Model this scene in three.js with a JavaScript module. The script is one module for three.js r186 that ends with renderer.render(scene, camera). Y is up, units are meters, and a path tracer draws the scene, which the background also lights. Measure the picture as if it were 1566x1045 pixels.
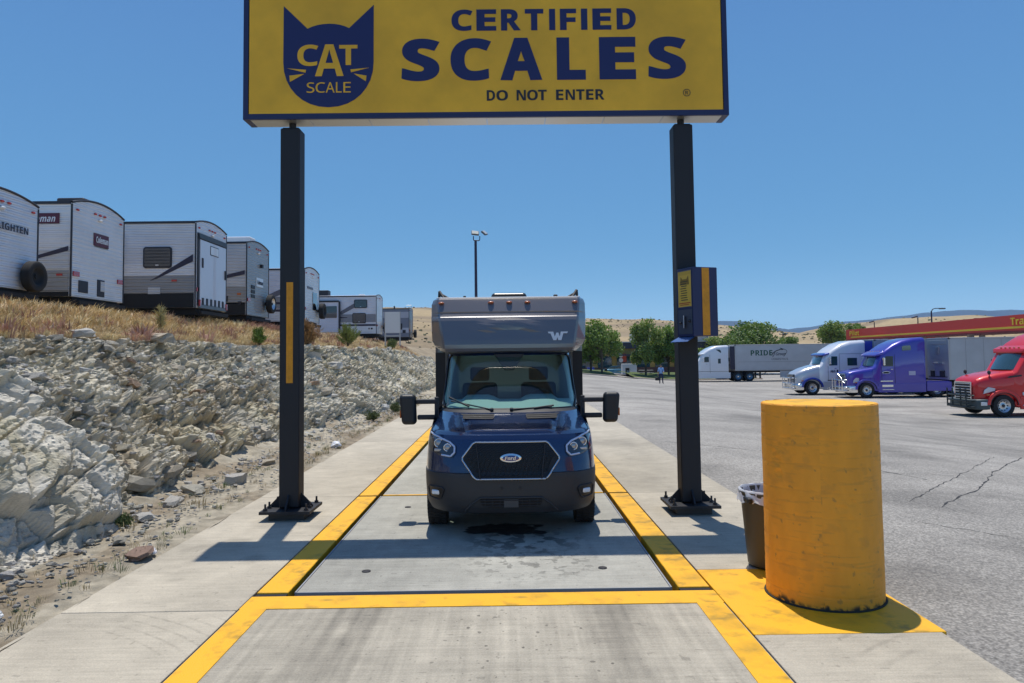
import * as THREE from 'three';
import { mergeGeometries, mergeVertices, toCreasedNormals } from 'three/addons/utils/BufferGeometryUtils.js';
import { RoundedBoxGeometry } from 'three/addons/geometries/RoundedBoxGeometry.js';
import { MarchingCubes } from 'three/addons/objects/MarchingCubes.js';
import { FontLoader } from 'three/addons/loaders/FontLoader.js';
import { TextGeometry } from 'three/addons/geometries/TextGeometry.js';

// ---------------------------------------------------------------- camera, sky, sun, exposure
const scene = new THREE.Scene();
const camera = new THREE.PerspectiveCamera(2 * Math.atan(522.5 / 1131) * 180 / Math.PI, 1566 / 1045, 0.1, 30000);
camera.setViewOffset(1566, 1045, 0, 39.5, 1566, 1045);
camera.position.set(0, 2.0, 0);
camera.rotation.order = 'YXZ';
camera.rotation.set(3.0316 * Math.PI / 180, -0.4418 * Math.PI / 180, -0.7 * Math.PI / 180);
scene.add(camera);

const sunDir = new THREE.Vector3(-0.028, 1, -0.272).normalize();
{ // clear summer sky: deep blue overhead, paler near the horizon, brighter round the sun
  const W = 1024, H = 512, d = new Float32Array(W * H * 4);
  const zen = [0.062, 0.175, 0.47], mid = [0.090, 0.238, 0.553], hor = [0.204, 0.515, 0.818];
  for (let j = 0; j < H; j++) for (let i = 0; i < W; i++) {
    const el = ((j + 0.5) / H - 0.5) * Math.PI, az = ((i + 0.5) / W - 0.5) * 2 * Math.PI;
    const y = Math.sin(el), t = Math.max(0, y);
    const a = Math.min(1, t / 0.5), b = Math.max(0, (t - 0.5) / 0.5);
    const k = (i + j * W) * 4;
    const c = Math.cos(el), dx = c * Math.cos(az), dz = c * Math.sin(az);
    const cs = Math.max(0, dx * sunDir.x + y * sunDir.y + dz * sunDir.z);
    const glow = 0.35 * Math.pow(cs, 24) + 0.05 * Math.pow(cs, 4);
    for (let q = 0; q < 3; q++) {
      const s = Math.pow(a, 0.62);
      let v = hor[q] + (mid[q] - hor[q]) * s; v += (zen[q] - v) * b;
      d[k + q] = y < 0 ? [0.23, 0.21, 0.18][q] : v + glow * [1, 0.97, 0.9][q] + [0.86, 1.05, 0.92][q] * Math.exp(-t / 0.038);
    }
    d[k + 3] = 1;
  }
  const sky = new THREE.DataTexture(d, W, H, THREE.RGBAFormat, THREE.FloatType);
  sky.mapping = THREE.EquirectangularReflectionMapping; sky.magFilter = THREE.LinearFilter; sky.minFilter = THREE.LinearFilter;
  sky.needsUpdate = true;
  scene.background = sky; scene.environment = sky;
}
const sun = new THREE.DirectionalLight(new THREE.Color(1, 0.945, 0.855), 4.3);
sun.position.copy(sunDir).multiplyScalar(120); sun.castShadow = true;
sun.shadow.mapSize.set(4096, 4096);
Object.assign(sun.shadow.camera, { left: -60, right: 60, top: 60, bottom: -60, near: 1, far: 300 });
scene.add(sun, sun.target);
const EXPOSURE = 1.0;
scene.fog = new THREE.FogExp2(new THREE.Color(0.36, 0.62, 1.0), 0.00009);
// ---------------------------------------------------------------- helpers
const PI = Math.PI, R = a => a * PI / 180;
const clamp = (v, a = 0, b = 1) => v < a ? a : v > b ? b : v;
const smooth = (a, b, v) => { const t = clamp((v - a) / (b - a)); return t * t * (3 - 2 * t); };
const lerp = (a, b, t) => a + (b - a) * t;
function rng(seed) { let s = seed >>> 0; return () => { s = (s + 0x6D2B79F5) >>> 0; let t = s; t = Math.imul(t ^ t >>> 15, t | 1); t ^= t + Math.imul(t ^ t >>> 7, t | 61); return ((t ^ t >>> 14) >>> 0) / 4294967296; }; }
const PERM = (() => { const r = rng(77), p = new Uint8Array(512); for (let i = 0; i < 256; i++) p[i] = i; for (let i = 255; i > 0; i--) { const j = Math.floor(r() * (i + 1)); [p[i], p[j]] = [p[j], p[i]]; } for (let i = 0; i < 256; i++) p[i + 256] = p[i]; return p; })();
const hash3 = (i, j, k) => PERM[PERM[PERM[i & 255] + (j & 255)] + (k & 255)] / 255;
function vn2(x, y) { const i = Math.floor(x), j = Math.floor(y); let u = x - i, v = y - j; u = u * u * (3 - 2 * u); v = v * v * (3 - 2 * v);
  const a = PERM[(i & 255) + PERM[j & 255]], b = PERM[((i + 1) & 255) + PERM[j & 255]], c = PERM[(i & 255) + PERM[(j + 1) & 255]], e = PERM[((i + 1) & 255) + PERM[(j + 1) & 255]];
  return (a + (b - a) * u + (c - a) * v + (a - b - c + e) * u * v) / 255; }
function fbm(x, y, n = 4) { let s = 0, a = 0.5, t = 0; for (let i = 0; i < n; i++) { s += a * vn2(x, y); t += a; a *= 0.5; x = x * 2.03 + 17.3; y = y * 2.03 + 5.7; } return s / t; }
function vn3(x, y, z) { const k = Math.floor(z); let w = z - k; w = w * w * (3 - 2 * w); const o = PERM[k & 255] * 1.37, p = PERM[(k + 1) & 255] * 1.37; return lerp(vn2(x + o, y + o * 0.7), vn2(x + p, y + p * 0.7), w); }
function fbm3(x, y, z, n = 4) { let s = 0, a = 0.5, t = 0; for (let i = 0; i < n; i++) { s += a * vn3(x, y, z); t += a; a *= 0.5; x = x * 2.03 + 3.1; y = y * 2.03 + 7.7; z = z * 2.03 + 1.9; } return s / t; }

const used = {};
function numbered(name) { const n = used[name] = (used[name] ?? -1) + 1; return n ? `${name}_${String(n).padStart(3, '0')}` : name; }
const lin = (r, g, b) => new THREE.Color().setRGB(r, g, b);
function std(color, roughness = 0.8, metalness = 0, o = {}) { return new THREE.MeshStandardMaterial({ color, roughness, metalness, ...o }); }
function phys(color, roughness, metalness, o = {}) { return new THREE.MeshPhysicalMaterial({ color, roughness, metalness, ...o }); }
// box-projected uv in metres, decided triangle by triangle
function boxUV(g) {
  if (g.index) g = g.toNonIndexed();
  const p = g.attributes.position, uv = new Float32Array(p.count * 2);
  for (let i = 0; i < p.count; i += 3) {
    const ax = p.getX(i), ay = p.getY(i), az = p.getZ(i), bx = p.getX(i + 1) - ax, by = p.getY(i + 1) - ay, bz = p.getZ(i + 1) - az, cx = p.getX(i + 2) - ax, cy = p.getY(i + 2) - ay, cz = p.getZ(i + 2) - az;
    const nx = Math.abs(by * cz - bz * cy), ny = Math.abs(bz * cx - bx * cz), nz = Math.abs(bx * cy - by * cx);
    for (let q = 0; q < 3; q++) { const X = p.getX(i + q), Y = p.getY(i + q), Z = p.getZ(i + q); const k = (i + q) * 2;
      if (ny >= nx && ny >= nz) { uv[k] = X; uv[k + 1] = Z; } else if (nx >= nz) { uv[k] = Z; uv[k + 1] = Y; } else { uv[k] = X; uv[k + 1] = Y; } }
  }
  g.setAttribute('uv', new THREE.BufferAttribute(uv, 2)); return g;
}
function merge(geos) {
  const l = (Array.isArray(geos) ? geos : [geos]).flat(3).filter(Boolean).map(g => { const c = g.index ? g.toNonIndexed() : g.clone(); for (const k of Object.keys(c.attributes)) if (!['position', 'normal'].includes(k)) c.deleteAttribute(k); if (!c.attributes.normal) c.computeVertexNormals(); c.morphAttributes = {}; return c; });
  return boxUV(l.length > 1 ? mergeGeometries(l, false) : l[0]);
}
function add(name, geos, mat, parent) { // one named mesh; keeps given uv when geos is a single geometry flagged keepUV
  const g = geos.isBufferGeometry && geos.userData.keep ? geos : merge(geos);
  const m = new THREE.Mesh(g, mat); m.castShadow = m.receiveShadow = true;
  if (parent) { m.name = name; parent.add(m); } else { m.name = numbered(name); scene.add(m); }
  return m;
}
function tag(o, label, category, group, kind) { const u = o.userData; if (label) u.label = label; if (category) u.category = category; if (group) u.group = group; if (kind) u.kind = kind; return o; }
function struct(name, geos, mat, label) { const m = add(name, geos, mat); m.userData.kind = 'structure'; if (label) m.userData.label = label; return m; }
function thing(name, label, category, pos = [0, 0, 0], turn = 0, group) { const o = new THREE.Group(); o.name = numbered(name); o.position.set(...pos); o.rotation.y = turn; tag(o, label, category, group); scene.add(o); return o; }
const T = (g, x = 0, y = 0, z = 0, rx = 0, ry = 0, rz = 0) => { if (rx) g.rotateX(rx); if (ry) g.rotateY(ry); if (rz) g.rotateZ(rz); g.translate(x, y, z); return g; };
const box = (w, h, d, x = 0, y = 0, z = 0, rx = 0, ry = 0, rz = 0) => T(new THREE.BoxGeometry(w, h, d), x, y, z, rx, ry, rz);
const rbox = (w, h, d, r, x = 0, y = 0, z = 0, rx = 0, ry = 0, rz = 0, s = 2) => T(new RoundedBoxGeometry(w, h, d, s, Math.min(r, w / 2.01, h / 2.01, d / 2.01)), x, y, z, rx, ry, rz);
const cyl = (r1, r2, h, x = 0, y = 0, z = 0, n = 20, rx = 0, ry = 0, rz = 0) => T(new THREE.CylinderGeometry(r1, r2, h, n), x, y, z, rx, ry, rz);
const sph = (r, x = 0, y = 0, z = 0, n = 14) => T(new THREE.SphereGeometry(r, n, Math.max(6, n >> 1)), x, y, z);
const V = (x, y, z) => new THREE.Vector3(x, y, z);
function bar(a, b, r, n = 8) { const A = V(...a), B = V(...b), d = B.clone().sub(A), L = d.length(); const g = new THREE.CylinderGeometry(r, r, L, n); g.translate(0, L / 2, 0); g.applyQuaternion(new THREE.Quaternion().setFromUnitVectors(V(0, 1, 0), d.normalize())); g.translate(...a); return g; }
function tube(pts, r, closed = false, seg = 0, n = 8, tension = 0.5) { const c = new THREE.CatmullRomCurve3(pts.map(p => V(...p)), closed, 'catmullrom', tension); return new THREE.TubeGeometry(c, seg || pts.length * 6, r, n, closed); }
function polytube(pts, r, n = 6, closed = false) { const out = []; for (let i = 0; i < pts.length - (closed ? 0 : 1); i++) { out.push(bar(pts[i], pts[(i + 1) % pts.length], r, n)); out.push(sph(r * 1.0, ...pts[i], 8)); } out.push(sph(r, ...pts[pts.length - 1], 8)); return out; }
const shape = pts => { const s = new THREE.Shape(); pts.forEach(([x, y], i) => i ? s.lineTo(x, y) : s.moveTo(x, y)); s.closePath(); return s; };
const extr = (s, depth, bevel = 0, curve = 8) => { const g = new THREE.ExtrudeGeometry(s, { depth: depth - 2 * bevel, bevelEnabled: bevel > 0, bevelSize: bevel, bevelThickness: bevel, bevelOffset: -bevel, bevelSegments: 2, curveSegments: curve }); g.translate(0, 0, bevel); return g; };
function rrect(w, h, r, cx = 0, cy = 0) { const s = new THREE.Shape(), x = cx - w / 2, y = cy - h / 2; s.moveTo(x + r, y); s.lineTo(x + w - r, y); s.absarc(x + w - r, y + r, r, -PI / 2, 0); s.lineTo(x + w, y + h - r); s.absarc(x + w - r, y + h - r, r, 0, PI / 2); s.lineTo(x + r, y + h); s.absarc(x + r, y + h - r, r, PI / 2, PI); s.lineTo(x, y + r); s.absarc(x + r, y + r, r, PI, PI * 1.5); return s; }
// grid surface from a function (i, j) -> [x, y, z]
function grid(nu, nv, fn, flip = false) { const p = [], idx = []; for (let j = 0; j <= nv; j++) for (let i = 0; i <= nu; i++) p.push(...fn(i, j)); for (let j = 0; j < nv; j++) for (let i = 0; i < nu; i++) { const a = j * (nu + 1) + i, b = a + 1, c = a + nu + 1, d = c + 1; flip ? idx.push(a, c, b, b, c, d) : idx.push(a, b, c, b, d, c); } const g = new THREE.BufferGeometry(); g.setAttribute('position', new THREE.Float32BufferAttribute(p, 3)); g.setIndex(idx); g.computeVertexNormals(); return g; }
// closed sections lofted one after another, with end caps
function loft(sections, caps = true) { const n = sections[0].length, m = sections.length, p = [], idx = []; for (const s of sections) for (const q of s) p.push(...q); for (let j = 0; j < m - 1; j++) for (let i = 0; i < n; i++) { const a = j * n + i, b = j * n + (i + 1) % n, c = a + n, d = b + n; idx.push(a, b, c, b, d, c); }
  if (caps) for (const [j, f] of [[0, 1], [m - 1, 0]]) { const s = sections[j], c = [0, 0, 0]; for (const q of s) for (let k = 0; k < 3; k++) c[k] += q[k] / n; const ci = p.length / 3; p.push(...c); const base = p.length / 3; for (const q of s) p.push(...q); for (let i = 0; i < n; i++) { const a = base + i, b = base + (i + 1) % n; f ? idx.push(ci, b, a) : idx.push(ci, a, b); } }
  const g = new THREE.BufferGeometry(); g.setAttribute('position', new THREE.Float32BufferAttribute(p, 3)); g.setIndex(idx); return toCreasedNormals(g, R(38)); }
// texture from a per-pixel function; f returns [r, g, b] 0..1 sRGB (or a number when grey)
function tex(w, h, f, srgb = true, wrap = true) { const d = new Uint8Array(w * h * 4); for (let j = 0; j < h; j++) for (let i = 0; i < w; i++) { const v = f(i / w, j / h, i, j), k = (i + j * w) * 4; if (typeof v === 'number') d[k] = d[k + 1] = d[k + 2] = clamp(v) * 255; else { d[k] = clamp(v[0]) * 255; d[k + 1] = clamp(v[1]) * 255; d[k + 2] = clamp(v[2]) * 255; } d[k + 3] = 255; }
  const t = new THREE.DataTexture(d, w, h); t.magFilter = THREE.LinearFilter; t.minFilter = THREE.LinearMipmapLinearFilter; t.generateMipmaps = true; if (srgb) t.colorSpace = THREE.SRGBColorSpace; if (wrap) t.wrapS = t.wrapT = THREE.RepeatWrapping; t.needsUpdate = true; return t; }
// periodic noise for tiling textures
function pn(u, v, n, o = 0) { const x = u * n, y = v * n, i = Math.floor(x), j = Math.floor(y); let a = x - i, b = y - j; a = a * a * (3 - 2 * a); b = b * b * (3 - 2 * b); const h = (p, q) => hash3(((p % n) + n) % n, ((q % n) + n) % n, o); return lerp(lerp(h(i, j), h(i + 1, j), a), lerp(h(i, j + 1), h(i + 1, j + 1), a), b); }
function pfbm(u, v, n, oct = 4, o = 0) { let s = 0, a = 0.5, t = 0; for (let i = 0; i < oct; i++) { s += a * pn(u, v, Math.min(n, 250), o + i * 7); t += a; a *= 0.55; n *= 2; } return s / t; }
const rep = (t, x, y = x) => { const c = t.clone(); c.repeat.set(x, y); c.needsUpdate = true; return c; };
const fontBold = await new FontLoader().loadAsync('fonts/droid/droid_sans_bold.typeface.json');
const fontReg = await new FontLoader().loadAsync('fonts/droid/droid_sans_regular.typeface.json');
const fontSerif = await new FontLoader().loadAsync('fonts/droid/droid_serif_bold.typeface.json');
// text fitted to a rectangle [x0, x1, y0, y1]
function textFit(str, font, x0, x1, y0, y1, depth = 0.004, shear = 0, bold = 0) { const g = new TextGeometry(str, { font, size: 1, depth: 1, curveSegments: 6, bevelEnabled: bold > 0, bevelSize: bold, bevelThickness: 0.02, bevelSegments: 1 }); if (bold) g.translate(0, 0, 0.02); g.computeBoundingBox(); const b = g.boundingBox; g.translate(-b.min.x, -b.min.y, 0); g.scale((x1 - x0) / (b.max.x - b.min.x), (y1 - y0) / (b.max.y - b.min.y), depth); if (shear) g.applyMatrix4(new THREE.Matrix4().set(1, shear, 0, 0, 0, 1, 0, 0, 0, 0, 1, 0, 0, 0, 0, 1)); g.translate(x0, y0, 0); return g; }
function canvasTex(w, h, draw) { const c = document.createElement('canvas'); c.width = w; c.height = h; draw(c.getContext('2d'), w, h); const t = new THREE.CanvasTexture(c); t.colorSpace = THREE.SRGBColorSpace; return t; }
// ---------------------------------------------------------------- ground
const LX = -0.22;                                   // centre line of the weighing lane
const lot = (x, z) => -1.2 * smooth(3.2, 21, x);    // the truck lot falls away from the scale
const bankFoot = z => -4.95 - 0.35 * smooth(-9, -15, z) * (1 - smooth(-18, -26, z)) + 0.45 * smooth(-20, -28, z) - 1.2 * smooth(-40, -75, z);
const grainTex = tex(512, 512, (u, v) => 0.72 + 0.28 * (0.45 * pfbm(u, v, 8, 3, 3) + 0.55 * pn(u, v, 250, 9)));
const grainBump = tex(512, 512, (u, v) => 0.5 * pfbm(u, v, 16, 4, 31) + 0.5 * pn(u, v, 250, 41), false);
const concreteCol = (x, z, seed = 0) => {           // broom-finished slab, patchy
  let g = 0.69 + 0.14 * (fbm(x * 0.9 + seed, z * 0.9, 4) - 0.5) + 0.07 * (fbm(x * 7 + seed, z * 7, 3) - 0.5) + 0.05 * (vn2(x * 3 + seed, z * 70) - 0.5) + 0.075 * (vn2(x * 160, z * 160) - 0.5);
  if (vn2(x * 24 + 9, z * 24 + seed) > 0.93) g -= 0.07;
  return g;
};
const concreteTex = tex(512, 512, (u, v) => { const g = 0.685 + 0.12 * (pfbm(u, v, 4, 5, 1) - 0.5) + 0.07 * (pn(u, v, 200, 5) - 0.5) + 0.05 * (pn(u, v * 6, 40, 12) - 0.5) - (pn(u, v, 60, 17) > 0.94 ? 0.06 : 0); return [g * 1.0, g * 0.95, g * 0.85]; });
const yellowTex = tex(640, 640, (u, v) => { const n = pfbm(u, v, 6, 5, 2), s = pn(u, v, 120, 6), w = pfbm(u, v, 9, 5, 61); const dirt = clamp((n - 0.56) * 2.6) * 0.5 + (s > 0.93 ? 0.10 : 0) + clamp((w - 0.615) * 4) * 0.6; return [lerp(0.93, 0.50, dirt), lerp(0.685, 0.41, dirt), lerp(0.075, 0.20, dirt)]; });
const mConcrete = std(0xffffff, 0.92, 0, { map: rep(concreteTex, 1 / 3), bumpMap: rep(grainBump, 1), bumpScale: 0.004 });
const mYellow = std(0xffffff, 0.62, 0, { map: rep(yellowTex, 1 / 1.6), bumpMap: rep(grainBump, 1), bumpScale: 0.003 });
const mGap = std(lin(0.018, 0.018, 0.02), 0.95);
const mSteelEdge = std(lin(0.30, 0.31, 0.33), 0.6, 0.4);

// bare base ground to the horizon
{
  const xs = [-3000, -1200, -500, -200, -90, -60, -30, -12, -6, -5, -3.5, 3.3]; for (let x = 4.5; x <= 24; x += 1.5) xs.push(x); xs.push(30, 45, 60, 90, 140, 220, 400, 900, 3000);
  const zs = [60, 20, 5, 0, -4, -8, -12, -20, -30, -32, -60, -90, -110, -130, -200, -400, -900, -2500];
  const g = grid(xs.length - 1, zs.length - 1, (i, j) => { const x = xs[i], z = zs[j]; let y = lot(x, z) - 0.09; if (x > -4 && x <= 3.3 && z >= -31) y = -0.55; if (x < -4) y = -0.12; return [x, y, z]; });
  const dirtTex = tex(512, 512, (u, v) => { const g2 = 0.55 + 0.2 * (pfbm(u, v, 6, 5, 21) - 0.5) + 0.08 * (pn(u, v, 128, 23) - 0.5); return [g2 * 1.05, g2 * 0.95, g2 * 0.78]; });
  struct('ground', g, std(0xffffff, 1, 0, { map: rep(dirtTex, 1 / 7) }), 'dry bare desert ground');
}
// asphalt lot
{
  const asphaltTex = tex(640, 640, (u, v) => { const n = pfbm(u, v, 5, 5, 4), s = pn(u, v, 250, 8), s2 = pn(u, v, 128, 14); const g = 0.60 + 0.10 * (n - 0.5) + 0.22 * (s - 0.5) + 0.16 * (s2 - 0.5); return [g * 1.0, g * 0.975, g * 0.935]; });
  const xs = [2.95]; for (let x = 3.7; x < 24; x += 0.5) xs.push(x); for (let x = 24; x < 150; x += 3) xs.push(x);
  const zs = []; for (let z = -1; z > -20; z -= 0.4) zs.push(z); for (let z = -20; z > -60; z -= 0.8) zs.push(z); for (let z = -60; z >= -128; z -= 2) zs.push(z);
  const colour = (g, streak = 1) => { const p = g.attributes.position, c = new Float32Array(p.count * 3); for (let i = 0; i < p.count; i++) { const x = p.getX(i), z = p.getZ(i); let v = 0.92 + 0.50 * (fbm(x * 0.11 + 4, z * 0.32, 5) - 0.5) + 0.36 * (fbm(x * 0.7, z * 1.1 + 9, 3) - 0.5); if (z > -60) v -= 0.20 * smooth(0.60, 0.70, fbm(x * 0.55 + 31, z * 0.9 + 7, 3)); if (z < -38) v += 0.12 * (vn2(x * 0.05, z * 0.6) - 0.4); c[i * 3] = v; c[i * 3 + 1] = v * 0.99; c[i * 3 + 2] = v * 0.965; } g.setAttribute('color', new THREE.BufferAttribute(c, 3)); const uv = new Float32Array(p.count * 2); for (let i = 0; i < p.count; i++) { uv[i * 2] = p.getX(i); uv[i * 2 + 1] = p.getZ(i); } g.setAttribute('uv', new THREE.BufferAttribute(uv, 2)); g.userData.keep = true; return g; };
  const g = colour(grid(xs.length - 1, zs.length - 1, (i, j) => [xs[i], lot(xs[i], zs[j]) - 0.025, zs[j]]));
  const mAsphalt = std(0xffffff, 0.93, 0, { map: rep(asphaltTex, 1 / 2.7), bumpMap: rep(grainBump, 1.6), bumpScale: 0.006, vertexColors: true });
  const lotMesh = struct('asphalt_lot', g, mAsphalt, 'weathered grey asphalt truck lot');
  const g2 = colour(grid(12, 60, (i, j) => [lerp(-4.2, 3.2, i / 12), -0.03, lerp(-31, -128, j / 60)]));
  struct('asphalt_drive', g2, mAsphalt, 'asphalt drive beyond the scale');
  // cracks: thin tar-dark lines, following the ground
  const mCrack = std(lin(0.035, 0.035, 0.036), 0.95);
  const crack = (pts, w, seed) => { const r = rng(seed), L = [], n = 60; const c = new THREE.CatmullRomCurve3(pts.map(p => V(p[0], 0, p[1]))); const P = c.getSpacedPoints(n); let off = 0; for (let i = 0; i <= n; i++) { off = off * 0.75 + (r() - 0.5) * 0.055; const t = c.getTangentAt(i / n); L.push([P[i].x - t.z * off, P[i].z + t.x * off, t, w * 0.5 * (0.2 + r() * 1.1)]); }
    return grid(1, n, (i, j) => { const [x, z, t, ww] = L[j]; const s = (i - 0.5) * ww; const X = x - t.z * s, Z = z + t.x * s; return [X, lot(X, Z) - 0.0205, Z]; }, true); };
  const lines = [[[[5.75, -9.9], [7.3, -11.6], [9.6, -14.6], [12.6, -18.2]], 0.05], [[[5.5, -10.2], [7.0, -12.0], [9.0, -14.4], [11.5, -17.6]], 0.028], [[[4.9, -8.9], [5.6, -8.2], [6.4, -7.4], [7.4, -6.5]], 0.03], [[[5.75, -8.1], [6.6, -8.0], [8.4, -7.9]], 0.02],
    [[[3.6, -17], [5.2, -15.5], [6.6, -13.4], [7.0, -12.4]], 0.05], [[[4.4, -15.8], [7, -16.2], [10, -17.5]], 0.03], [[[7, -22], [12, -20.5], [18, -21.5]], 0.05], [[[6, -30], [14, -29], [22, -31]], 0.06], [[[5.2, -12.4], [6.1, -12.9], [7.9, -13.1]], 0.02], [[[6.9, -14.2], [8.2, -13.6], [9.9, -13.9]], 0.02], [[[4, -24], [9, -25.5], [13, -25]], 0.05], [[[8, -40], [16, -38], [26, -41]], 0.07]];
  lines.forEach(([p, w], i) => { const m = add('crack', crack(p, w, 50 + i), mCrack, lotMesh); m.castShadow = false; });
}
// concrete slabs each side of the lane, the approach slab and the weighing decks
{
  const apronL = new THREE.Group(); apronL.name = 'concrete_apron_left'; apronL.userData.kind = 'structure'; apronL.userData.label = 'long concrete apron beside the rock bank'; scene.add(apronL);
  const apronR = new THREE.Group(); apronR.name = 'concrete_apron_right'; apronR.userData.kind = 'structure'; apronR.userData.label = 'concrete apron beside the asphalt lot'; scene.add(apronR);
  // tyre scuffs and dust are in these slabs' own colour maps
  const slabTex = (x0, x1, z0, z1, w, h, seed, extra, tint = [0.95, 0.85]) => tex(w, h, (u, v) => { const x = lerp(x0, x1, u), z = lerp(z0, z1, v); let g = concreteCol(x, z, seed); g = extra ? extra(x, z, g) : g; return [g, g * tint[0], g * tint[1]]; }, true, false);
  const arc = (x, z, cx, cz, r, w) => { const d = Math.abs(Math.hypot(x - cx, z - cz) - r); return smooth(w, 0, d); };
  const topUV = (g, x0, x1, z0, z1) => { const q = g.index ? g.toNonIndexed() : g, p = q.attributes.position, uv = new Float32Array(p.count * 2); for (let i = 0; i < p.count; i++) { uv[i * 2] = (p.getX(i) - x0) / (x1 - x0); uv[i * 2 + 1] = (p.getZ(i) - z0) / (z1 - z0); } q.setAttribute('uv', new THREE.BufferAttribute(uv, 2)); q.userData.keep = true; return q; };
  const slab = (parent, x0, x1, z0, z1, seed, px = 0, extra, name = 'concrete_slab', y = 0) => {   // z0 > z1
    const b = 0.006, g = rbox(x1 - x0 - 2 * b, 0.3, z0 - z1 - 2 * b, 0.008, (x0 + x1) / 2, y - 0.15, (z0 + z1) / 2);
    const w = px || 512, h = Math.min(2048, Math.round(w * (z0 - z1) / (x1 - x0)));
    const t = slabTex(x0, x1, z0, z1, w, h, seed, extra, name === 'weighing_deck' ? [0.985, 0.92] : name === 'approach_slab' ? [0.955, 0.86] : undefined);
    return add(name, topUV(g, x0, x1, z0, z1), std(0xffffff, 0.93, 0, { map: t, bumpMap: rep(grainBump, (x1 - x0) * 1.2, (z0 - z1) * 1.2), bumpScale: 0.004 }), parent);
  };
  const xL0 = -3.57, xL1 = LX - 1.945, xR0 = LX + 1.945, xR1 = 3.22;
  const scuffL = (x, z, g) => { let s = 0; for (let k = 0; k < 7; k++) s = Math.max(s, arc(x, z, -4.1 + k * 0.035, -3.4 - k * 0.02, 2.45 + k * 0.085, 0.022) * vn2(x * 14 + k * 5, z * 14) * (vn2(x * 60, z * 60 + k) > 0.3 ? 1 : 0.4)); s *= smooth(-4.9, -5.3, z) * smooth(-3.4, -2.9, x); return g - 0.09 * s * smooth(0.42, 0.6, fbm(x * 2.2 + 1, z * 2.2, 3)) - 0.05 * smooth(0.6, 0.8, fbm(x * 2 + 5, z * 2, 3)); };
  slab(apronL, xL0, xL1, -1.2, -6.0, 3, 512, scuffL); slab(apronL, xL0, xL1, -6.0, -10.75, 13, 360, (x, z, g) => g - 0.05 * smooth(0.6, 0.8, fbm(x * 2 + 5, z * 2, 3)));
  slab(apronL, xL0, xL1, -10.75, -17.5, 23, 320); slab(apronL, xL0, xL1, -17.5, -24.2, 33, 200); slab(apronL, xL0, xL1, -24.2, -31, 43, 200);
  const scuffR = (x, z, g) => { let s = 0; for (let k = 0; k < 9; k++) s = Math.max(s, arc(x, z, 4.9 - k * 0.05, -1.6 - k * 0.1, 3.4 + k * 0.10 + 0.05 * hash3(k, 3, 4), 0.02 + 0.03 * hash3(k, 1, 2)) * vn2(x * 12 + k * 3, z * 12)); return g + 0.01 - 0.10 * s * smooth(3.0, 2.3, x) * smooth(0.4, 0.6, fbm(x * 1.5, z * 1.5, 3)); };
  slab(apronR, xR0, xR1 - 0.15, -1.2, -5.34, 53, 400, scuffR); slab(apronR, xR0, xR1, -6.93, -10.75, 63, 320); slab(apronR, xR0, xR1, -10.75, -17.5, 73, 320, (x, z, g) => g - 0.06 * vn2(x * 3, z * 0.7)); slab(apronR, xR0, xR1, -17.5, -24.2, 83, 200); slab(apronR, xR0, xR1, -24.2, -31, 93, 200);
  add('painted_pad', rbox(xR1 - xR0 - 0.12, 0.3, 1.585, 0.008, (xR1 - 0.11 + xR0) / 2, -0.15, -6.135), mYellow, apronR).userData.label = 'yellow painted pad under the concrete cylinder';
  // lane
  const lane = new THREE.Group(); lane.name = 'weighing_lane'; lane.userData.kind = 'structure'; lane.userData.label = 'concrete truck scale lane edged in yellow'; scene.add(lane);
  const drips = (() => { const r = rng(5), a = []; for (let i = 0; i < 330; i++) a.push([LX + 0.2 + (r() + r() + r() - 1.5) * 0.8, lerp(-2.4, -5.95, r()), 0.004 + r() * r() * r() * 0.026, 0.4 + r() * 1.1]); return a; })();
  const approach = (x, z, g) => { const X = x - LX; const tr = smooth(0.42, 0.1, Math.abs(Math.abs(X + 0.06 * Math.sin(z)) - 1.0)) * (0.4 + 0.9 * vn2(X * 26, z * 0.5)) * smooth(0.25, 0.6, fbm(X * 5 + 2, z * 1.4, 4)); g -= 0.035 + tr * 0.09 + 0.12 * (fbm(X * 22 + 5, z * 0.7, 4) - 0.45) + 0.07 * (fbm(x * 2.4, z * 2.4, 4) - 0.45); for (const d of drips) { if (Math.abs(z - d[1]) > 0.05) continue; const e = Math.hypot((x - d[0]) * (0.6 + 0.5 * d[3]), z - d[1]) * (0.7 + 0.6 * vn2(x * 60, z * 60)); if (e < d[2]) g -= 0.16 * d[3]; } if (z > -2.4) g -= 0; return g; };
  slab(lane, LX - 1.945, LX + 1.945, -1.2, -6.02, 103, 900, approach, 'approach_slab');
  slab(lane, LX - 1.945, LX + 1.945, -6.022, -6.335, 113, 64, null, 'sill_beam', -0.006);
  const dm = 0.004;
  const paint = (x0, x1, z0, z1, y = 0, n = 'yellow_stripe') => add(n, box(x1 - x0, 0.006, z0 - z1, (x0 + x1) / 2, y + dm - 0.001, (z0 + z1) / 2), mYellow, lane);
  paint(LX - 1.925, LX - 1.715, -1.2, -6.013); paint(LX + 1.715, LX + 1.925, -1.2, -6.013);
  paint(LX - 1.94, LX + 1.94, -6.026, -6.332, -0.006);
  // side kerb beams, painted yellow, in lengths parted by dark joints
  const segs = [[-6.43, -10.71], [-10.80, -17.45], [-17.54, -24.15], [-24.24, -28.0]];
  for (const [a, b] of segs) for (const s of [-1, 1]) { const x0 = LX + s * 1.80; add('kerb_beam', rbox(0.268, 0.4, a - b, 0.012, x0, -0.196, (a + b) / 2), mYellow, lane); }
  add('pit_floor', box(4.0, 0.02, 24.4, LX, -0.45, -18.5), mGap, lane);
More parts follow.
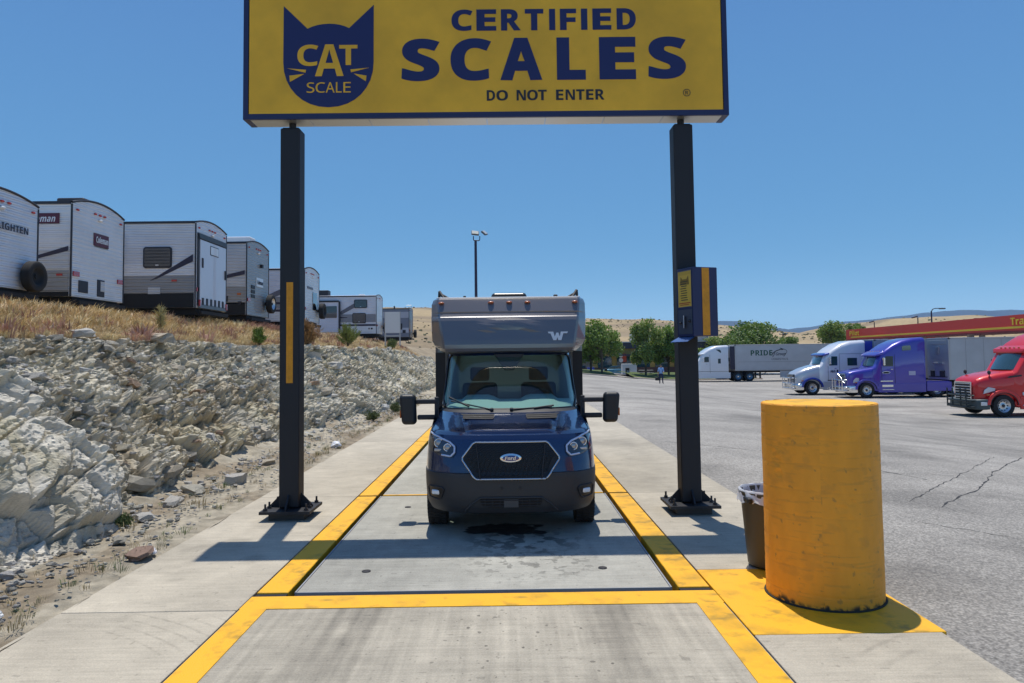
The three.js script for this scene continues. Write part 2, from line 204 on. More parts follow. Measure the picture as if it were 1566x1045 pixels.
  add('joint_filler', segs.slice(0, 3).map(([a, b], i) => [-1, 1].map(s => box(0.262, 0.02, 0.085, LX + s * 1.8, -0.02, (b + segs[i + 1][0]) / 2))).concat([-1, 1].map(s => box(0.262, 0.02, 0.09, LX + s * 1.8, -0.02, -6.383))), mGap, lane);
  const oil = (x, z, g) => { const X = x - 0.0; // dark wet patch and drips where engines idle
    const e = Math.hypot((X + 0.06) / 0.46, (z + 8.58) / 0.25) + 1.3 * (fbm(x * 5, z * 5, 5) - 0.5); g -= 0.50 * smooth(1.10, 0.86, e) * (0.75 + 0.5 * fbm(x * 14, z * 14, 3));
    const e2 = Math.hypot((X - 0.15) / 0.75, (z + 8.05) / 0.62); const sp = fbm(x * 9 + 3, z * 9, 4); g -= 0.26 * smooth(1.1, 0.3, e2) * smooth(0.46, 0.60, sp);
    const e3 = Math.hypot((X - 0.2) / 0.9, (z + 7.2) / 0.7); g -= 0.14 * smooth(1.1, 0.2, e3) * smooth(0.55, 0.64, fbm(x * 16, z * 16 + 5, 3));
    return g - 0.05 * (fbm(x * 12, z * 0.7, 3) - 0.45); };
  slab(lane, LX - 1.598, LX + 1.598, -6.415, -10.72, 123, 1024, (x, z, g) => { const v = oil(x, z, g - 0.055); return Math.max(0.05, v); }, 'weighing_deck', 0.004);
  slab(lane, LX - 1.598, LX + 1.598, -10.80, -17.46, 133, 256, (x, z, g) => g - 0.03, 'weighing_deck', 0.004); slab(lane, LX - 1.598, LX + 1.598, -17.53, -24.16, 143, 256, null, 'weighing_deck', 0.004); slab(lane, LX - 1.598, LX + 1.598, -24.23, -28, 153, 256, null, 'weighing_deck', 0.004);
  slab(lane, LX - 1.945, LX + 1.945, -28.05, -31, 163, 256, null, 'exit_slab');
  add('deck_edge', [-1, 1].map(s => box(0.014, 0.05, 4.3, LX + s * 1.601, -0.02, -8.567)).concat([box(3.18, 0.05, 0.014, LX, -0.02, -6.414)]), mSteelEdge, lane);
  add('yellow_seam', box(3.16, 0.02, 0.05, LX, 0.0, -10.76), mYellow, lane);
  for (const x of [-1.33, 0.87]) { add('lifting_socket', new THREE.LatheGeometry([[0.0, 0.0055], [0.026, 0.0055], [0.030, 0.012], [0.040, 0.012], [0.043, 0.0]].map(p => new THREE.Vector2(...p)), 20).translate(x, 0, -7.0), std(lin(0.03, 0.03, 0.035), 0.7, 0.3), lane); add('lifting_socket', new THREE.LatheGeometry([[0.0, 0.0055], [0.026, 0.0055], [0.030, 0.012], [0.040, 0.012], [0.043, 0.0]].map(p => new THREE.Vector2(...p)), 20).translate(x, 0, -9.9), std(lin(0.03, 0.03, 0.035), 0.7, 0.3), lane); }
}
// ---------------------------------------------------------------- rock bank, plateau, hills
const crestX = z => bankFoot(z) - 2.6, crestY = z => 2.42 + 0.10 * (vn2(z * 0.5, 3) - 0.5) - 0.5 * smooth(-45, -70, z);
const platY = (x, z) => { const c = crestX(z); return crestY(z) + (3.06 - crestY(z)) * smooth(c - 0.1, c - 2.6, x) + 0.10 * (fbm(x * 0.8, z * 0.8, 3) - 0.5); };
// broken-rock field: nearest of jittered cell seeds, each cell its own set-back and tilt
function facets(a, b, c, sa, sb, sc, seed) {
  const A = a / sa, B = b / sb, C = c / sc, i0 = Math.floor(A), j0 = Math.floor(B), k0 = Math.floor(C); let best = 9, r = [0, 0, 0, 0], second = 9;
  for (let i = i0 - 1; i <= i0 + 1; i++) for (let j = j0 - 1; j <= j0 + 1; j++) for (let k = k0 - 1; k <= k0 + 1; k++) {
    const da = i + 0.12 + 0.76 * hash3(i + seed, j, k) - A, db = j + 0.12 + 0.76 * hash3(i, j + seed, k + 3) - B, dc = k + 0.5 - C, d = da * da + db * db + dc * dc * 0.4;
    if (d < best) { second = best; best = d; r = [i, j, k, da, db]; } else if (d < second) second = d;
  }
  const [i, j, k, da, db] = r, h = hash3(i * 3 + seed, j * 5, k), t1 = hash3(i + 11, j + seed, k) - 0.5, t2 = hash3(i, j + 29, k + seed) - 0.5;
  return [h - 0.5, -(da * t1 + db * t2) * 1.3, h, Math.sqrt(second) - Math.sqrt(best)];
}
const wallPts = [];
const rockTex = tex(512, 512, (u, v) => 0.96 + 0.16 * (pfbm(u, v, 12, 5, 71) - 0.5) + 0.14 * (pn(u, v * 3, 60, 77) - 0.5));
{
  const zs = []; let zz = -3.2; while (zz > -80) { zs.push(zz); zz -= Math.max(0.014, 0.0026 * Math.abs(zz)); }
  const nv = 160, ca = Math.cos(R(9)), sa = Math.sin(R(9));
  const pos = new Float32Array(zs.length * (nv + 1) * 3), col = new Float32Array(zs.length * (nv + 1) * 3), uvs = new Float32Array(zs.length * (nv + 1) * 2);
  let o = 0;
  const surf = (z, v) => {
    const foot = bankFoot(z), ch = crestY(z);
    const near = smooth(-9.45, -9.0, z + 0.35 * (fbm(v * 6, 2.2, 3) - 0.5));      // the bleached massive block nearest the camera
    const talus = 1 - near;
    let y = ch * (1 - Math.pow(1 - v, 1.22)) - 0.06 + 0.06 * v, x = foot - 2.62 * (0.45 * v + 0.55 * Math.pow(v, 1.8));
    x -= talus * 0.38 * smooth(0.16, 0.3, v) * (1 - smooth(0.75, 1, v));
    const blk = near * smooth(0.74, 0.60, v + 0.10 * (fbm(z * 1.3, 1, 3) - 0.5));
    x += blk * 0.42 - near * 0.05;
    const a = z * ca - y * sa, b = y * ca + z * sa;
    const w1 = 0.25 * (fbm(a * 1.1, b * 1.1, 3) - 0.5), bb = b + w1 * 0.35, aa = a + w1;
    const f0 = facets(aa, bb, x, 1.3, 0.62, 3, 7), f1 = facets(aa, bb, x, 0.62, lerp(0.15, 0.34, blk), 2, 19), f2 = facets(aa + 0.07 * vn2(a * 9, b * 9), bb, x, 0.26, lerp(0.06, 0.16, blk), 1.5, 41), f3 = facets(aa, bb, x, 0.11, 0.035, 1, 63);
    const edge = smooth(0, 0.10, v) * (1 - 0.75 * smooth(0.93, 1, v));
    const lam = 0.035 * (vn2(aa * 0.9, bb * 26) - 0.5) + 0.02 * (vn2(aa * 3, bb * 60) - 0.5);
    let d = 0.34 * (fbm(z * 0.55, y * 0.8, 3) - 0.5) + 0.34 * (f0[0] + 0.6 * f0[1]) + lerp(0.19, 0.15, blk) * (f1[0] + 0.6 * f1[1]) + lerp(0.085, 0.05, blk) * (f2[0] + 0.6 * f2[1]) + lerp(0.036, 0.022, blk) * f3[0] + lerp(1, 0.35, blk) * lam;
    d -= 0.09 * smooth(0.09, 0.0, f1[3]) + 0.035 * smooth(0.09, 0, f2[3]) + 0.10 * smooth(0.06, 0, f0[3]);
    d = d * edge;
    x += d * 0.66; y += d * 0.62;
    // rock colour: beds of differing grey, bleached crust on the near block, buff dust pockets
    let t = 0.53 + 0.14 * (f0[2] - 0.5) * (1 - blk) + 0.12 * (f1[2] - 0.5) + 0.13 * (f2[2] - 0.5) + 0.06 * (f3[2] - 0.5) + 0.07 * (vn2(bb * 7, aa * 0.4) - 0.5) + 0.06 * (fbm(a * 3, b * 3, 3) - 0.5);
    const bleach = Math.max(blk * smooth(0.40, 0.62, fbm(a * 1.6 + 4, b * 1.6, 4) + 0.12), 0.6 * smooth(0.55, 0.7, fbm(z * 0.35 + 9, y * 0.7, 4)));
    t += bleach * 0.15;
    let warm = 0.5 + 0.8 * (fbm(a * 0.9 + 20, b * 0.9, 3) - 0.5); warm *= 1 - 0.75 * bleach;
    const dust = smooth(0.52, 0.66, fbm(a * 1.4 + 50, b * 2.6, 5)) * (1 - blk) * 0.75;
    return [x, y, z, lerp(t, 0.44, dust), lerp(t * (0.935 - 0.07 * warm), 0.365, dust), lerp(t * (0.81 - 0.30 * warm), 0.245, dust), blk];
  };
  for (let i = 0; i < zs.length; i++) for (let j = 0; j <= nv; j++, o++) { const s = surf(zs[i], j / nv); pos.set(s.slice(0, 3), o * 3); col.set(s.slice(3, 6), o * 3); uvs[o * 2] = s[2]; uvs[o * 2 + 1] = s[1]; if (j > 6 && j < nv - 2 && (i * 7 + j * 13) % 11 === 0) wallPts.push([s[0], s[1], s[2], s[6], s[3]]); }
  const idx = new Uint32Array((zs.length - 1) * nv * 6); let q = 0; for (let i = 0; i < zs.length - 1; i++) for (let j = 0; j < nv; j++) { const a = i * (nv + 1) + j, b = a + 1, c = a + nv + 1, d = c + 1; idx.set([a, b, c, b, d, c], q); q += 6; }
  const g = new THREE.BufferGeometry(); g.setAttribute('position', new THREE.BufferAttribute(pos, 3)); g.setAttribute('color', new THREE.BufferAttribute(col, 3)); g.setAttribute('uv', new THREE.BufferAttribute(uvs, 2)); g.setIndex(new THREE.BufferAttribute(idx, 1)); g.computeVertexNormals(); g.userData.keep = true;
  const mRock = std(0xffffff, 0.95, 0, { vertexColors: true, flatShading: true, map: rep(rockTex, 1.4), bumpMap: rep(grainBump, 2.5), bumpScale: 0.008 });
  const bank = struct('rock_bank', g, mRock, 'cut bank of broken grey layered shale');
  // stones standing proud of the face
  const r = rng(909), variants = [];
  for (let k = 0; k < 9; k++) { let s = new THREE.BoxGeometry(1, 1, 1, 2, 2, 2); s.deleteAttribute('uv'); s.deleteAttribute('normal'); s = mergeVertices(s, 1e-4); const p = s.attributes.position; for (let i = 0; i < p.count; i++) { const x = p.getX(i), y = p.getY(i), z = p.getZ(i), l = Math.hypot(x, y, z) || 1, m = Math.max(Math.abs(x), Math.abs(y), Math.abs(z)); const f = lerp(1, m * 1.25 / l, 0.42); p.setXYZ(i, x * f + (r() - 0.5) * 0.30, y * f + (r() - 0.5) * 0.24, z * f + (r() - 0.5) * 0.30); } s = s.toNonIndexed(); s.computeVertexNormals(); boxUV(s); variants.push(s); }
  const tones = [[0.47, 0.44, 0.36], [0.40, 0.37, 0.30], [0.54, 0.51, 0.45], [0.48, 0.42, 0.32], [0.58, 0.56, 0.51], [0.40, 0.28, 0.19], [0.27, 0.255, 0.22]].map(c => std(lin(...c), 0.95, 0, { flatShading: true, map: rockTex, bumpMap: grainBump, bumpScale: 0.01 }));
  const place = (o, w, size, dip) => { o.position.set(w[0] - size * 0.10, w[1], w[2]); o.rotation.set(R(-9) * dip + (r() - 0.5) * 0.5, (r() - 0.5) * 0.9, (r() - 0.5) * 0.5); const f = 0.30 + r() * 0.3; o.scale.set(size * (0.6 + r() * 0.4), size * f, size * (0.8 + r() * 0.5)); };
  const big = wallPts.filter(w => w[2] < -5 && w[2] > -34 && w[3] < 0.3);
  for (let k = 0; k < 285; k++) { const w = big[Math.floor(Math.pow(r(), 0.8) * big.length)]; const m = new THREE.Mesh(variants[k % 9], tones[[0, 1, 2, 3, 0, 1, 2, 3, 4, 5, 6, 3][Math.floor(r() * 12)]]); m.name = 'stone'; m.castShadow = m.receiveShadow = true; place(m, w, (0.14 + 0.30 * r() * r()) * (0.7 + Math.abs(w[2]) * 0.022), 1); bank.add(m); }
  // small flakes and chips all over the face and its foot
  const n = 9000, im = new THREE.InstancedMesh(variants[3], tones[2].clone(), n), d = new THREE.Object3D(), c = new THREE.Color(); im.material.color.set(0xffffff);
  for (let k = 0; k < n; k++) {
    if (k < 6200) { const w = wallPts[Math.floor(r() * wallPts.length)]; const s = (0.03 + 0.10 * r() * r()) * (0.7 + Math.abs(w[2]) * 0.02) * (w[3] > 0.5 ? 0.4 : 1); place(d, w, s, 1); }
    else { const z = -4 - 34 * Math.pow(r(), 1.5), t = Math.pow(r(), 1.7), x = bankFoot(z) + 0.15 - 0.25 + t * (-3.62 - bankFoot(z)), s = 0.02 + 0.09 * Math.pow(r(), 3) * (1.2 - t); d.position.set(x, s * 0.12 + 0.02, z); d.rotation.set((r() - 0.5) * 0.5, r() * 6.3, (r() - 0.5) * 0.5); d.scale.set(s, s * (0.3 + r() * 0.3), s * (0.7 + r() * 0.5)); }
    d.updateMatrix(); im.setMatrixAt(k, d.matrix); const t = 0.36 + 0.22 * r(); im.setColorAt(k, c.setRGB(t, t * (0.95 + 0.03 * r()), t * (0.80 + 0.14 * r())));
  }
  im.name = 'rock_chips'; im.castShadow = im.receiveShadow = true; tag(im, 'countless small shale chips on the bank and verge', 'rock chips', null, 'stuff'); scene.add(im);
  // loose rocks lying at the foot, each its own thing
  const rocks = [[-4.35, -11.95, 0.25, 2, 'pale rounded boulder resting on the verge at the foot of the bank'], [-3.74, -7.62, 0.19, 3, 'reddish flat rock lying at the concrete edge on the verge'], [-4.7, -11.2, 0.24, 0, 'grey flat stone slab lying against the bank foot'], [-4.55, -9.4, 0.17, 4, 'small white stone on the dirt below the bleached block'], [-4.25, -8.2, 0.13, 1, 'small grey stone on the dirt before the bleached block'], [-4.5, -14.1, 0.20, 3, 'buff stone on the verge behind the left post'], [-4.6, -10.3, 0.2, 2, 'angular pale stone in the rubble below the bank recess']];
  rocks.forEach(([x, z, s, t, label], i) => { const m = new THREE.Mesh(variants[i + 1], i === 1 ? std(lin(0.30, 0.20, 0.15), 0.95, 0, { flatShading: true, map: grainTex }) : tones[t]); m.name = numbered('loose_rock'); m.castShadow = m.receiveShadow = true; m.position.set(x, s * 0.16 + 0.01, z); m.rotation.set(0.1, i * 1.3, 0.08); m.scale.set(s * 1.2, s * (i === 0 ? 0.75 : i === 1 ? 0.3 : 0.42), s); tag(m, label, 'rock', 'loose rocks on the verge'); scene.add(m); });
  const cr = [[-7.75, -16.6, 0.42, 'pale boulder on the bank top against the dry grass'], [-7.75, -13.6, 0.28, 'flat tan rock in the dry grass near the bank edge']]; cr.forEach(([x, z, s, label], i) => { const m = new THREE.Mesh(variants[i + 4], tones[3 - i]); m.name = numbered('loose_rock'); m.castShadow = m.receiveShadow = true; m.position.set(x, platY(x, z) + 0.05, z); m.rotation.set(0.1, i + 1, 0.1); m.scale.set(s, s * 0.45, s * 1.3); tag(m, label, 'rock', 'rocks on the bank top'); scene.add(m); });
}
// verge of bare dirt between the apron and the bank
{
  const zs = []; let z = -3; while (z > -80) { zs.push(z); z -= Math.max(0.03, 0.006 * Math.abs(z)); } const nx = 44;
  const g = grid(nx, zs.length - 1, (i, j) => { const z = zs[j], x = lerp(-3.565, bankFoot(z) - 0.75, i / nx), t = i / nx; const e = fbm(x * 5, z * 5, 4); return [x + (i === 0 ? 0.10 * (fbm(z * 2.2, 4, 4) - 0.42) + 0.012 : 0), -0.035 + 0.05 * smooth(0.0, 0.15, t) * e + 0.22 * smooth(0.5, 1.0, t) * (0.5 + e) + (i === 0 ? 0.045 * vn2(z * 3, 9) : 0.03 * (vn2(x * 18, z * 18) - 0.5)), z]; });
  const p = g.attributes.position, c = new Float32Array(p.count * 3), uv = new Float32Array(p.count * 2);
  for (let i = 0; i < p.count; i++) { const x = p.getX(i), zz = p.getZ(i); const k = smooth(0.46, 0.62, fbm(x * 1.7, zz * 0.8 + 3, 4)), n = 0.5 + fbm(x * 9, zz * 9, 3); const t = [lerp(0.60, 0.42, k) * n, lerp(0.53, 0.34, k) * n, lerp(0.40, 0.235, k) * n]; c.set(t, i * 3); uv[i * 2] = x; uv[i * 2 + 1] = zz; }
  g.setAttribute('color', new THREE.BufferAttribute(c, 3)); g.setAttribute('uv', new THREE.BufferAttribute(uv, 2)); g.userData.keep = true;
  struct('dirt_verge', g, std(0xffffff, 1, 0, { vertexColors: true, map: rep(grainTex, 1.8), bumpMap: rep(grainBump, 2.2), bumpScale: 0.012 }), 'bare stony dirt verge below the bank');
}
// plateau carrying the parked trailers
{
  const zs = []; for (let z = 14; z > -40; z -= 0.35) zs.push(z); for (let z = -40; z >= -170; z -= 2) zs.push(z);
  const off = [0.35, 0.0, -0.2, -0.4, -0.6, -0.8, -1, -1.25, -1.5, -1.8, -2.1, -2.5, -3, -3.6, -4.4, -5.5, -7, -10, -15, -25, -45, -90];
  const g = grid(off.length - 1, zs.length - 1, (i, j) => { const x = crestX(zs[j]) + off[i]; return [x, platY(x, zs[j]) - ([0.6, 0.28, 0.12, 0.05][i] ?? 0.01), zs[j]]; });
  const p = g.attributes.position, c = new Float32Array(p.count * 3), uv = new Float32Array(p.count * 2);
  for (let i = 0; i < p.count; i++) { const x = p.getX(i), z = p.getZ(i), n = 0.6 + 0.8 * fbm(x * 2.5, z * 2.5, 4); c.set([0.43 * n, 0.34 * n, 0.22 * n], i * 3); uv[i * 2] = x; uv[i * 2 + 1] = z; }
  g.setAttribute('color', new THREE.BufferAttribute(c, 3)); g.setAttribute('uv', new THREE.BufferAttribute(uv, 2)); g.userData.keep = true;
  struct('plateau', g, std(0xffffff, 1, 0, { vertexColors: true, map: rep(grainTex, 1.3), bumpMap: rep(grainBump, 1.5), bumpScale: 0.015 }), 'dry grassy terrace above the rock bank');
}
// ---- hills and mountains: tables give the skyline (photo column, height over the horizon in photo pixels)
const table = (t, x) => { if (x <= t[0][0]) return t[0][1]; for (let i = 1; i < t.length; i++) if (x <= t[i][0]) { const u = smooth(t[i - 1][0], t[i][0], x); return lerp(t[i - 1][1], t[i][1], u); } return t[t.length - 1][1]; };
const hillY = (x, z) => { const D = -430, pxl = 775 + 1131 * x / -D; const env = table([[-400, 60], [300, 66], [560, 70], [640, 71], [760, 62], [900, 51], [960, 50], [1040, 43], [1110, 34], [1165, 26], [1215, 24], [1260, 28], [1300, 36], [1350, 46], [1400, 49], [1440, 50], [1475, 42], [1510, 30], [1600, 24], [2200, 20]], pxl) / 1131 * 430 + 3.2; const p = smooth(-135, D, z) * (1 - 0.65 * smooth(D, -760, z)); const gully = fbm(x * 0.012 + 3, z * 0.007, 4), fine = fbm(x * 0.05, z * 0.04 + 8, 4); return -1.3 + env * p * (0.80 + 0.2 * smooth(0.2, 0.62, 1 - Math.abs(gully * 2 - 1)) + 0.10 * (fine - 0.5)) ; };
{
  const g = grid(260, 130, (i, j) => { const x = lerp(-560, 640, i / 260), z = lerp(-128, -780, Math.pow(j / 130, 1.1)); return [x, hillY(x, z), z]; });
  const p = g.attributes.position, c = new Float32Array(p.count * 3);
  for (let i = 0; i < p.count; i++) { const x = p.getX(i), z = p.getZ(i), n = fbm(x * 0.03, z * 0.03 + 4, 5), m = smooth(0.45, 0.62, fbm(x * 0.018 + 40, z * 0.05, 4)); const k = 0.72 + 0.55 * n; c.set([lerp(0.50, 0.36, m) * k, lerp(0.375, 0.27, m) * k, lerp(0.205, 0.16, m) * k], i * 3); }
  g.setAttribute('color', new THREE.BufferAttribute(c, 3)); g.setAttribute('uv', new THREE.Float32BufferAttribute(new Float32Array(p.count * 2).map((_, i) => i % 2 ? p.getZ(i >> 1) : p.getX(i >> 1)), 2)); g.userData.keep = true;
  struct('dry_hills', g, std(0xffffff, 1, 0, { vertexColors: true, map: rep(grainTex, 0.12) }), 'bare tan desert hills');
  const r = rng(31), n = 2600, s = new THREE.IcosahedronGeometry(1, 1), q = s.attributes.position; for (let i = 0; i < q.count; i++) { const f = 0.65 + 0.5 * hash3(Math.round(q.getX(i) * 9) + 20, Math.round(q.getY(i) * 9) + 20, Math.round(q.getZ(i) * 9) + 20); q.setXYZ(i, q.getX(i) * f, q.getY(i) * f, q.getZ(i) * f); } s.computeVertexNormals();
  const im = new THREE.InstancedMesh(s, std(0xffffff, 1), n), d = new THREE.Object3D(), c2 = new THREE.Color();
  for (let k = 0; k < n; k++) { let x, z, t = 0; do { z = -135 - 300 * r(); x = lerp(-0.42, 0.75, r()) * -z; } while (fbm(x * 0.03 + 7, z * 0.03, 3) < 0.42 && t++ < 4); const w = 0.25 + 0.5 * r() * r(); d.position.set(x, hillY(x, z) + w * 0.2, z); d.rotation.y = r() * 6; d.scale.set(w, w * 0.7, w); d.updateMatrix(); im.setMatrixAt(k, d.matrix); const v = 0.5 + r(); im.setColorAt(k, c2.setRGB(0.17 * v, 0.155 * v, 0.085 * v)); }
  im.name = 'sagebrush'; im.castShadow = im.receiveShadow = true; tag(im, 'dark sagebrush dotting the dry hills', 'sagebrush', null, 'stuff'); scene.add(im);
}
{
  const D = -7000, T2 = [[-600, 30], [700, 34], [900, 40], [960, 45], [1040, 48], [1090, 52], [1125, 52], [1160, 43], [1192, 37], [1240, 42], [1300, 50], [1345, 53], [1380, 57], [1430, 62], [1460, 65], [1490, 62], [1530, 64], [1600, 63], [1800, 50], [2300, 40]];
  const g = grid(320, 40, (i, j) => { const x = lerp(-9000, 10000, i / 320), z = lerp(-4200, -9800, j / 40); const px = 775 + 1131 * x / 7000; const e = table(T2, px) / 1131 * 7000; const p = smooth(-4200, D, z) * (1 - 0.6 * smooth(D, -9800, z)); return [x, -30 + e * p * (0.86 + 0.14 * smooth(0.3, 0.6, 1 - Math.abs(fbm(x * 0.0016, z * 0.0010, 4) * 2 - 1)) + 0.05 * (fbm(x * 0.006, z * 0.006, 3) - 0.5)), z]; });
  struct('mountains', g, std(lin(0.05, 0.06, 0.06), 1), 'distant blue mountain range');
}
// ---------------------------------------------------------------- grass, weeds, shrubs
function blades(n, h, spread, w, r, bend = 0.5, seedHead = false) { const p = [], idx = []; for (let k = 0; k < n; k++) { const a = r() * 6.283, rad = Math.sqrt(r()) * spread * 0.35, x = Math.cos(a) * rad, z = Math.sin(a) * rad, L = h * (0.55 + 0.45 * r()), b = (0.2 + r()) * bend * L, t = a + (r() - 0.5) * 1.2, dx = Math.cos(t), dz = Math.sin(t), sx = -dz * w, sz = dx * w, f = seedHead ? 1.8 : 1; const o = p.length / 3; p.push(x - sx, 0, z - sz, x + sx, 0, z + sz, x + dx * b * 0.3 - sx * f, L * 0.6, z + dz * b * 0.3 - sz * f, x + dx * b * 0.3 + sx * f, L * 0.6, z + dz * b * 0.3 + sz * f, x + dx * b, L * (1 - 0.2 * bend), z + dz * b); idx.push(o, o + 1, o + 2, o + 1, o + 3, o + 2, o + 2, o + 3, o + 4); } const g = new THREE.BufferGeometry(); g.setAttribute('position', new THREE.Float32BufferAttribute(p, 3)); g.setIndex(idx); g.computeVertexNormals(); return g; }
function scatter(name, label, cat, geo, mat, n, seed, where, colour) { const r = rng(seed), im = new THREE.InstancedMesh(geo, mat, n), d = new THREE.Object3D(), c = new THREE.Color(); for (let k = 0; k < n; k++) { const [x, y, z, s] = where(r); d.position.set(x, y, z); d.rotation.set((r() - 0.5) * 0.2, r() * 6.283, (r() - 0.5) * 0.2); d.scale.set(s * (0.8 + 0.4 * r()), s * (0.75 + 0.5 * r()), s * (0.8 + 0.4 * r())); d.updateMatrix(); im.setMatrixAt(k, d.matrix); im.setColorAt(k, colour(r, c, x, z)); } im.name = name; im.castShadow = im.receiveShadow = true; tag(im, label, cat, null, 'stuff'); scene.add(im); return im; }
const leafy = (o = {}) => phys(0xffffff, 0.9, 0, { side: THREE.DoubleSide, transmission: 0.0, ...o });
{
  const R1 = rng(4), straw = blades(26, 0.34, 0.42, 0.0045, R1, 0.75, true), rust = blades(30, 0.30, 0.40, 0.006, R1, 0.5, true);
  const mG = std(0xffffff, 0.95, 0, { side: THREE.DoubleSide });
  const redPatch = (x, z) => smooth(0.52, 0.62, fbm(x * 0.55 + 2, z * 0.35 + 3, 3)) * smooth(1.0, 2.0, crestX(z) - x);
  const strip = (r, far) => { const z = far ? -28 - 45 * r() : -6.5 - 24 * r(), x = crestX(z) - 0.05 - 4.6 * Math.pow(r(), 1.25); return [x, platY(x, z) - 0.02, z]; };
  scatter('dry_grass', 'straw coloured dry grass along the bank top', 'grass', straw, mG, 6000, 11, r => { let p; let t = 0; do p = strip(r, r() < 0.3); while (redPatch(p[0], p[2]) > r() && t++ < 5); return [...p, 0.45 + 0.75 * r() * smooth(-0.1, 0.9, crestX(p[2]) - p[0])]; }, (r, c) => { const v = 0.7 + 0.55 * r(); return c.setRGB(0.70 * v, (0.53 + 0.05 * r()) * v, 0.32 * v); });
  scatter('rust_weeds', 'rust brown dried weeds below the parked trailers', 'weeds', rust, mG, 2600, 12, r => { let p, t = 0; do p = strip(r, r() < 0.3); while (redPatch(p[0], p[2]) < r() && t++ < 8); return [...p, 0.6 + 0.8 * r()]; }, (r, c) => { const v = 0.6 + 0.7 * r(); return c.setRGB(0.46 * v, 0.27 * v, 0.20 * v); });
  scatter('verge_weeds', 'sparse dry weeds on the dirt verge', 'weeds', blades(16, 0.16, 0.3, 0.004, R1, 0.9), mG, 420, 13, r => { const z = -5 - 32 * r(), t = r() < 0.5 ? 0.04 + 0.2 * r() : 0.3 + 0.6 * r(), x = lerp(-3.6, bankFoot(z), t); return [x, 0.0, z, 0.35 + 0.7 * r() * r()]; }, (r, c) => { const g = r() < 0.35 ? 1 : 0, v = 0.7 + 0.6 * r(); return g ? c.setRGB(0.13 * v, 0.17 * v, 0.06 * v) : c.setRGB(0.32 * v, 0.25 * v, 0.13 * v); });
  const shrub = (name, label, x, z, h, w, col, seed, dens = 1) => { const r = rng(seed), s = thing(name, label, 'shrub', [x, platY(x, z) - 0.03, z]); if (x > bankFoot(z) - 0.3) s.position.y = 0.0;
    const tips = [], st = []; for (let k = 0; k < 26 * dens; k++) { const a = r() * 6.283, e = 0.25 + 1.25 * Math.sqrt(r()), L = 0.55 + 0.45 * r(); const tip = [Math.cos(a) * Math.cos(e) * w * 0.5 * L, Math.sin(e) * h * L, Math.sin(a) * Math.cos(e) * w * 0.5 * L]; st.push(bar([0, 0, 0], tip, 0.006, 4)); tips.push(tip); }
    add('stems', st, std(lin(0.14, 0.11, 0.07), 0.95), s);
    const lv = []; for (const t of tips) for (let k = 0; k < 16; k++) { const f = 0.35 + 0.65 * r(); const b = blades(5, 0.16 * h / 0.7, 0.1, 0.006, r, 0.7); b.rotateX((r() - 0.5) * 1.6); b.rotateZ((r() - 0.5) * 1.6); b.translate(t[0] * f + (r() - 0.5) * 0.1, t[1] * f + (r() - 0.5) * 0.06, t[2] * f + (r() - 0.5) * 0.1); lv.push(b); }
    add('foliage', lv, std(lin(...col), 0.9, 0, { side: THREE.DoubleSide }), s); return s; };
  shrub('green_shrub', 'large pale green shrub on the bank top right of the left post', -6.75, -31.5, 0.95, 1.6, [0.22, 0.26, 0.07], 61, 1.6);
  shrub('green_shrub', 'small bright green bush below the fourth trailer, left of the post', -7.5, -22.5, 0.55, 0.6, [0.15, 0.22, 0.04], 62);
  shrub('green_shrub', 'low green bush beside the blank notice board', -7.0, -45, 0.7, 1.2, [0.17, 0.21, 0.07], 63);
  shrub('dry_bush', 'dry orange brown bush just right of the left post', -7.05, -26.2, 0.95, 1.5, [0.34, 0.20, 0.08], 64, 1.5);
  shrub('green_shrub', 'green weed clump at the bank foot beyond the left post', -4.15, -23.0, 0.32, 0.9, [0.13, 0.16, 0.06], 65);
  shrub('green_shrub', 'green weed clump on the far verge beside the motorhome mirror', -4.0, -26.6, 0.35, 0.8, [0.14, 0.17, 0.06], 66);
  shrub('green_shrub', 'green weed clump at the lower left edge of the verge', -3.98, -5.55, 0.24, 0.34, [0.12, 0.17, 0.05], 67);
  shrub('green_shrub', 'small green weed beside the bleached rock block', -4.62, -9.0, 0.14, 0.25, [0.14, 0.17, 0.06], 68);
  shrub('dry_bush', 'tall dry weed stalk in front of the third trailer', -8.6, -18.4, 0.95, 0.35, [0.42, 0.36, 0.16], 69, 0.14);
  // crumpled litter
  const lit = (x, z, col, s, seed, label) => { const r = rng(seed); const g = new THREE.IcosahedronGeometry(s, 2); const p = g.attributes.position; for (let i = 0; i < p.count; i++) { const f = 0.6 + 0.7 * vn3(p.getX(i) / s * 2.2 + 9, p.getY(i) / s * 2.2 + 9, p.getZ(i) / s * 2.2 + 9); p.setXYZ(i, p.getX(i) * f, Math.max(-s * 0.4, p.getY(i) * f * 0.7), p.getZ(i) * f); } g.computeVertexNormals(); g.translate(x, s * 0.42, z); tag(add('litter', g, std(lin(...col), 0.5, 0, { flatShading: true })), label, 'litter'); };
  lit(-3.82, -16.6, [0.75, 0.76, 0.78], 0.12, 5, 'crumpled white plastic bag on the verge beside the apron'); lit(-4.0, -5.9, [0.7, 0.7, 0.68], 0.05, 6, 'scrap of white paper on the verge at lower left'); lit(-3.68, -7.75, [0.72, 0.70, 0.72], 0.055, 7, 'crumpled white wrapper beside the reddish rock');
}
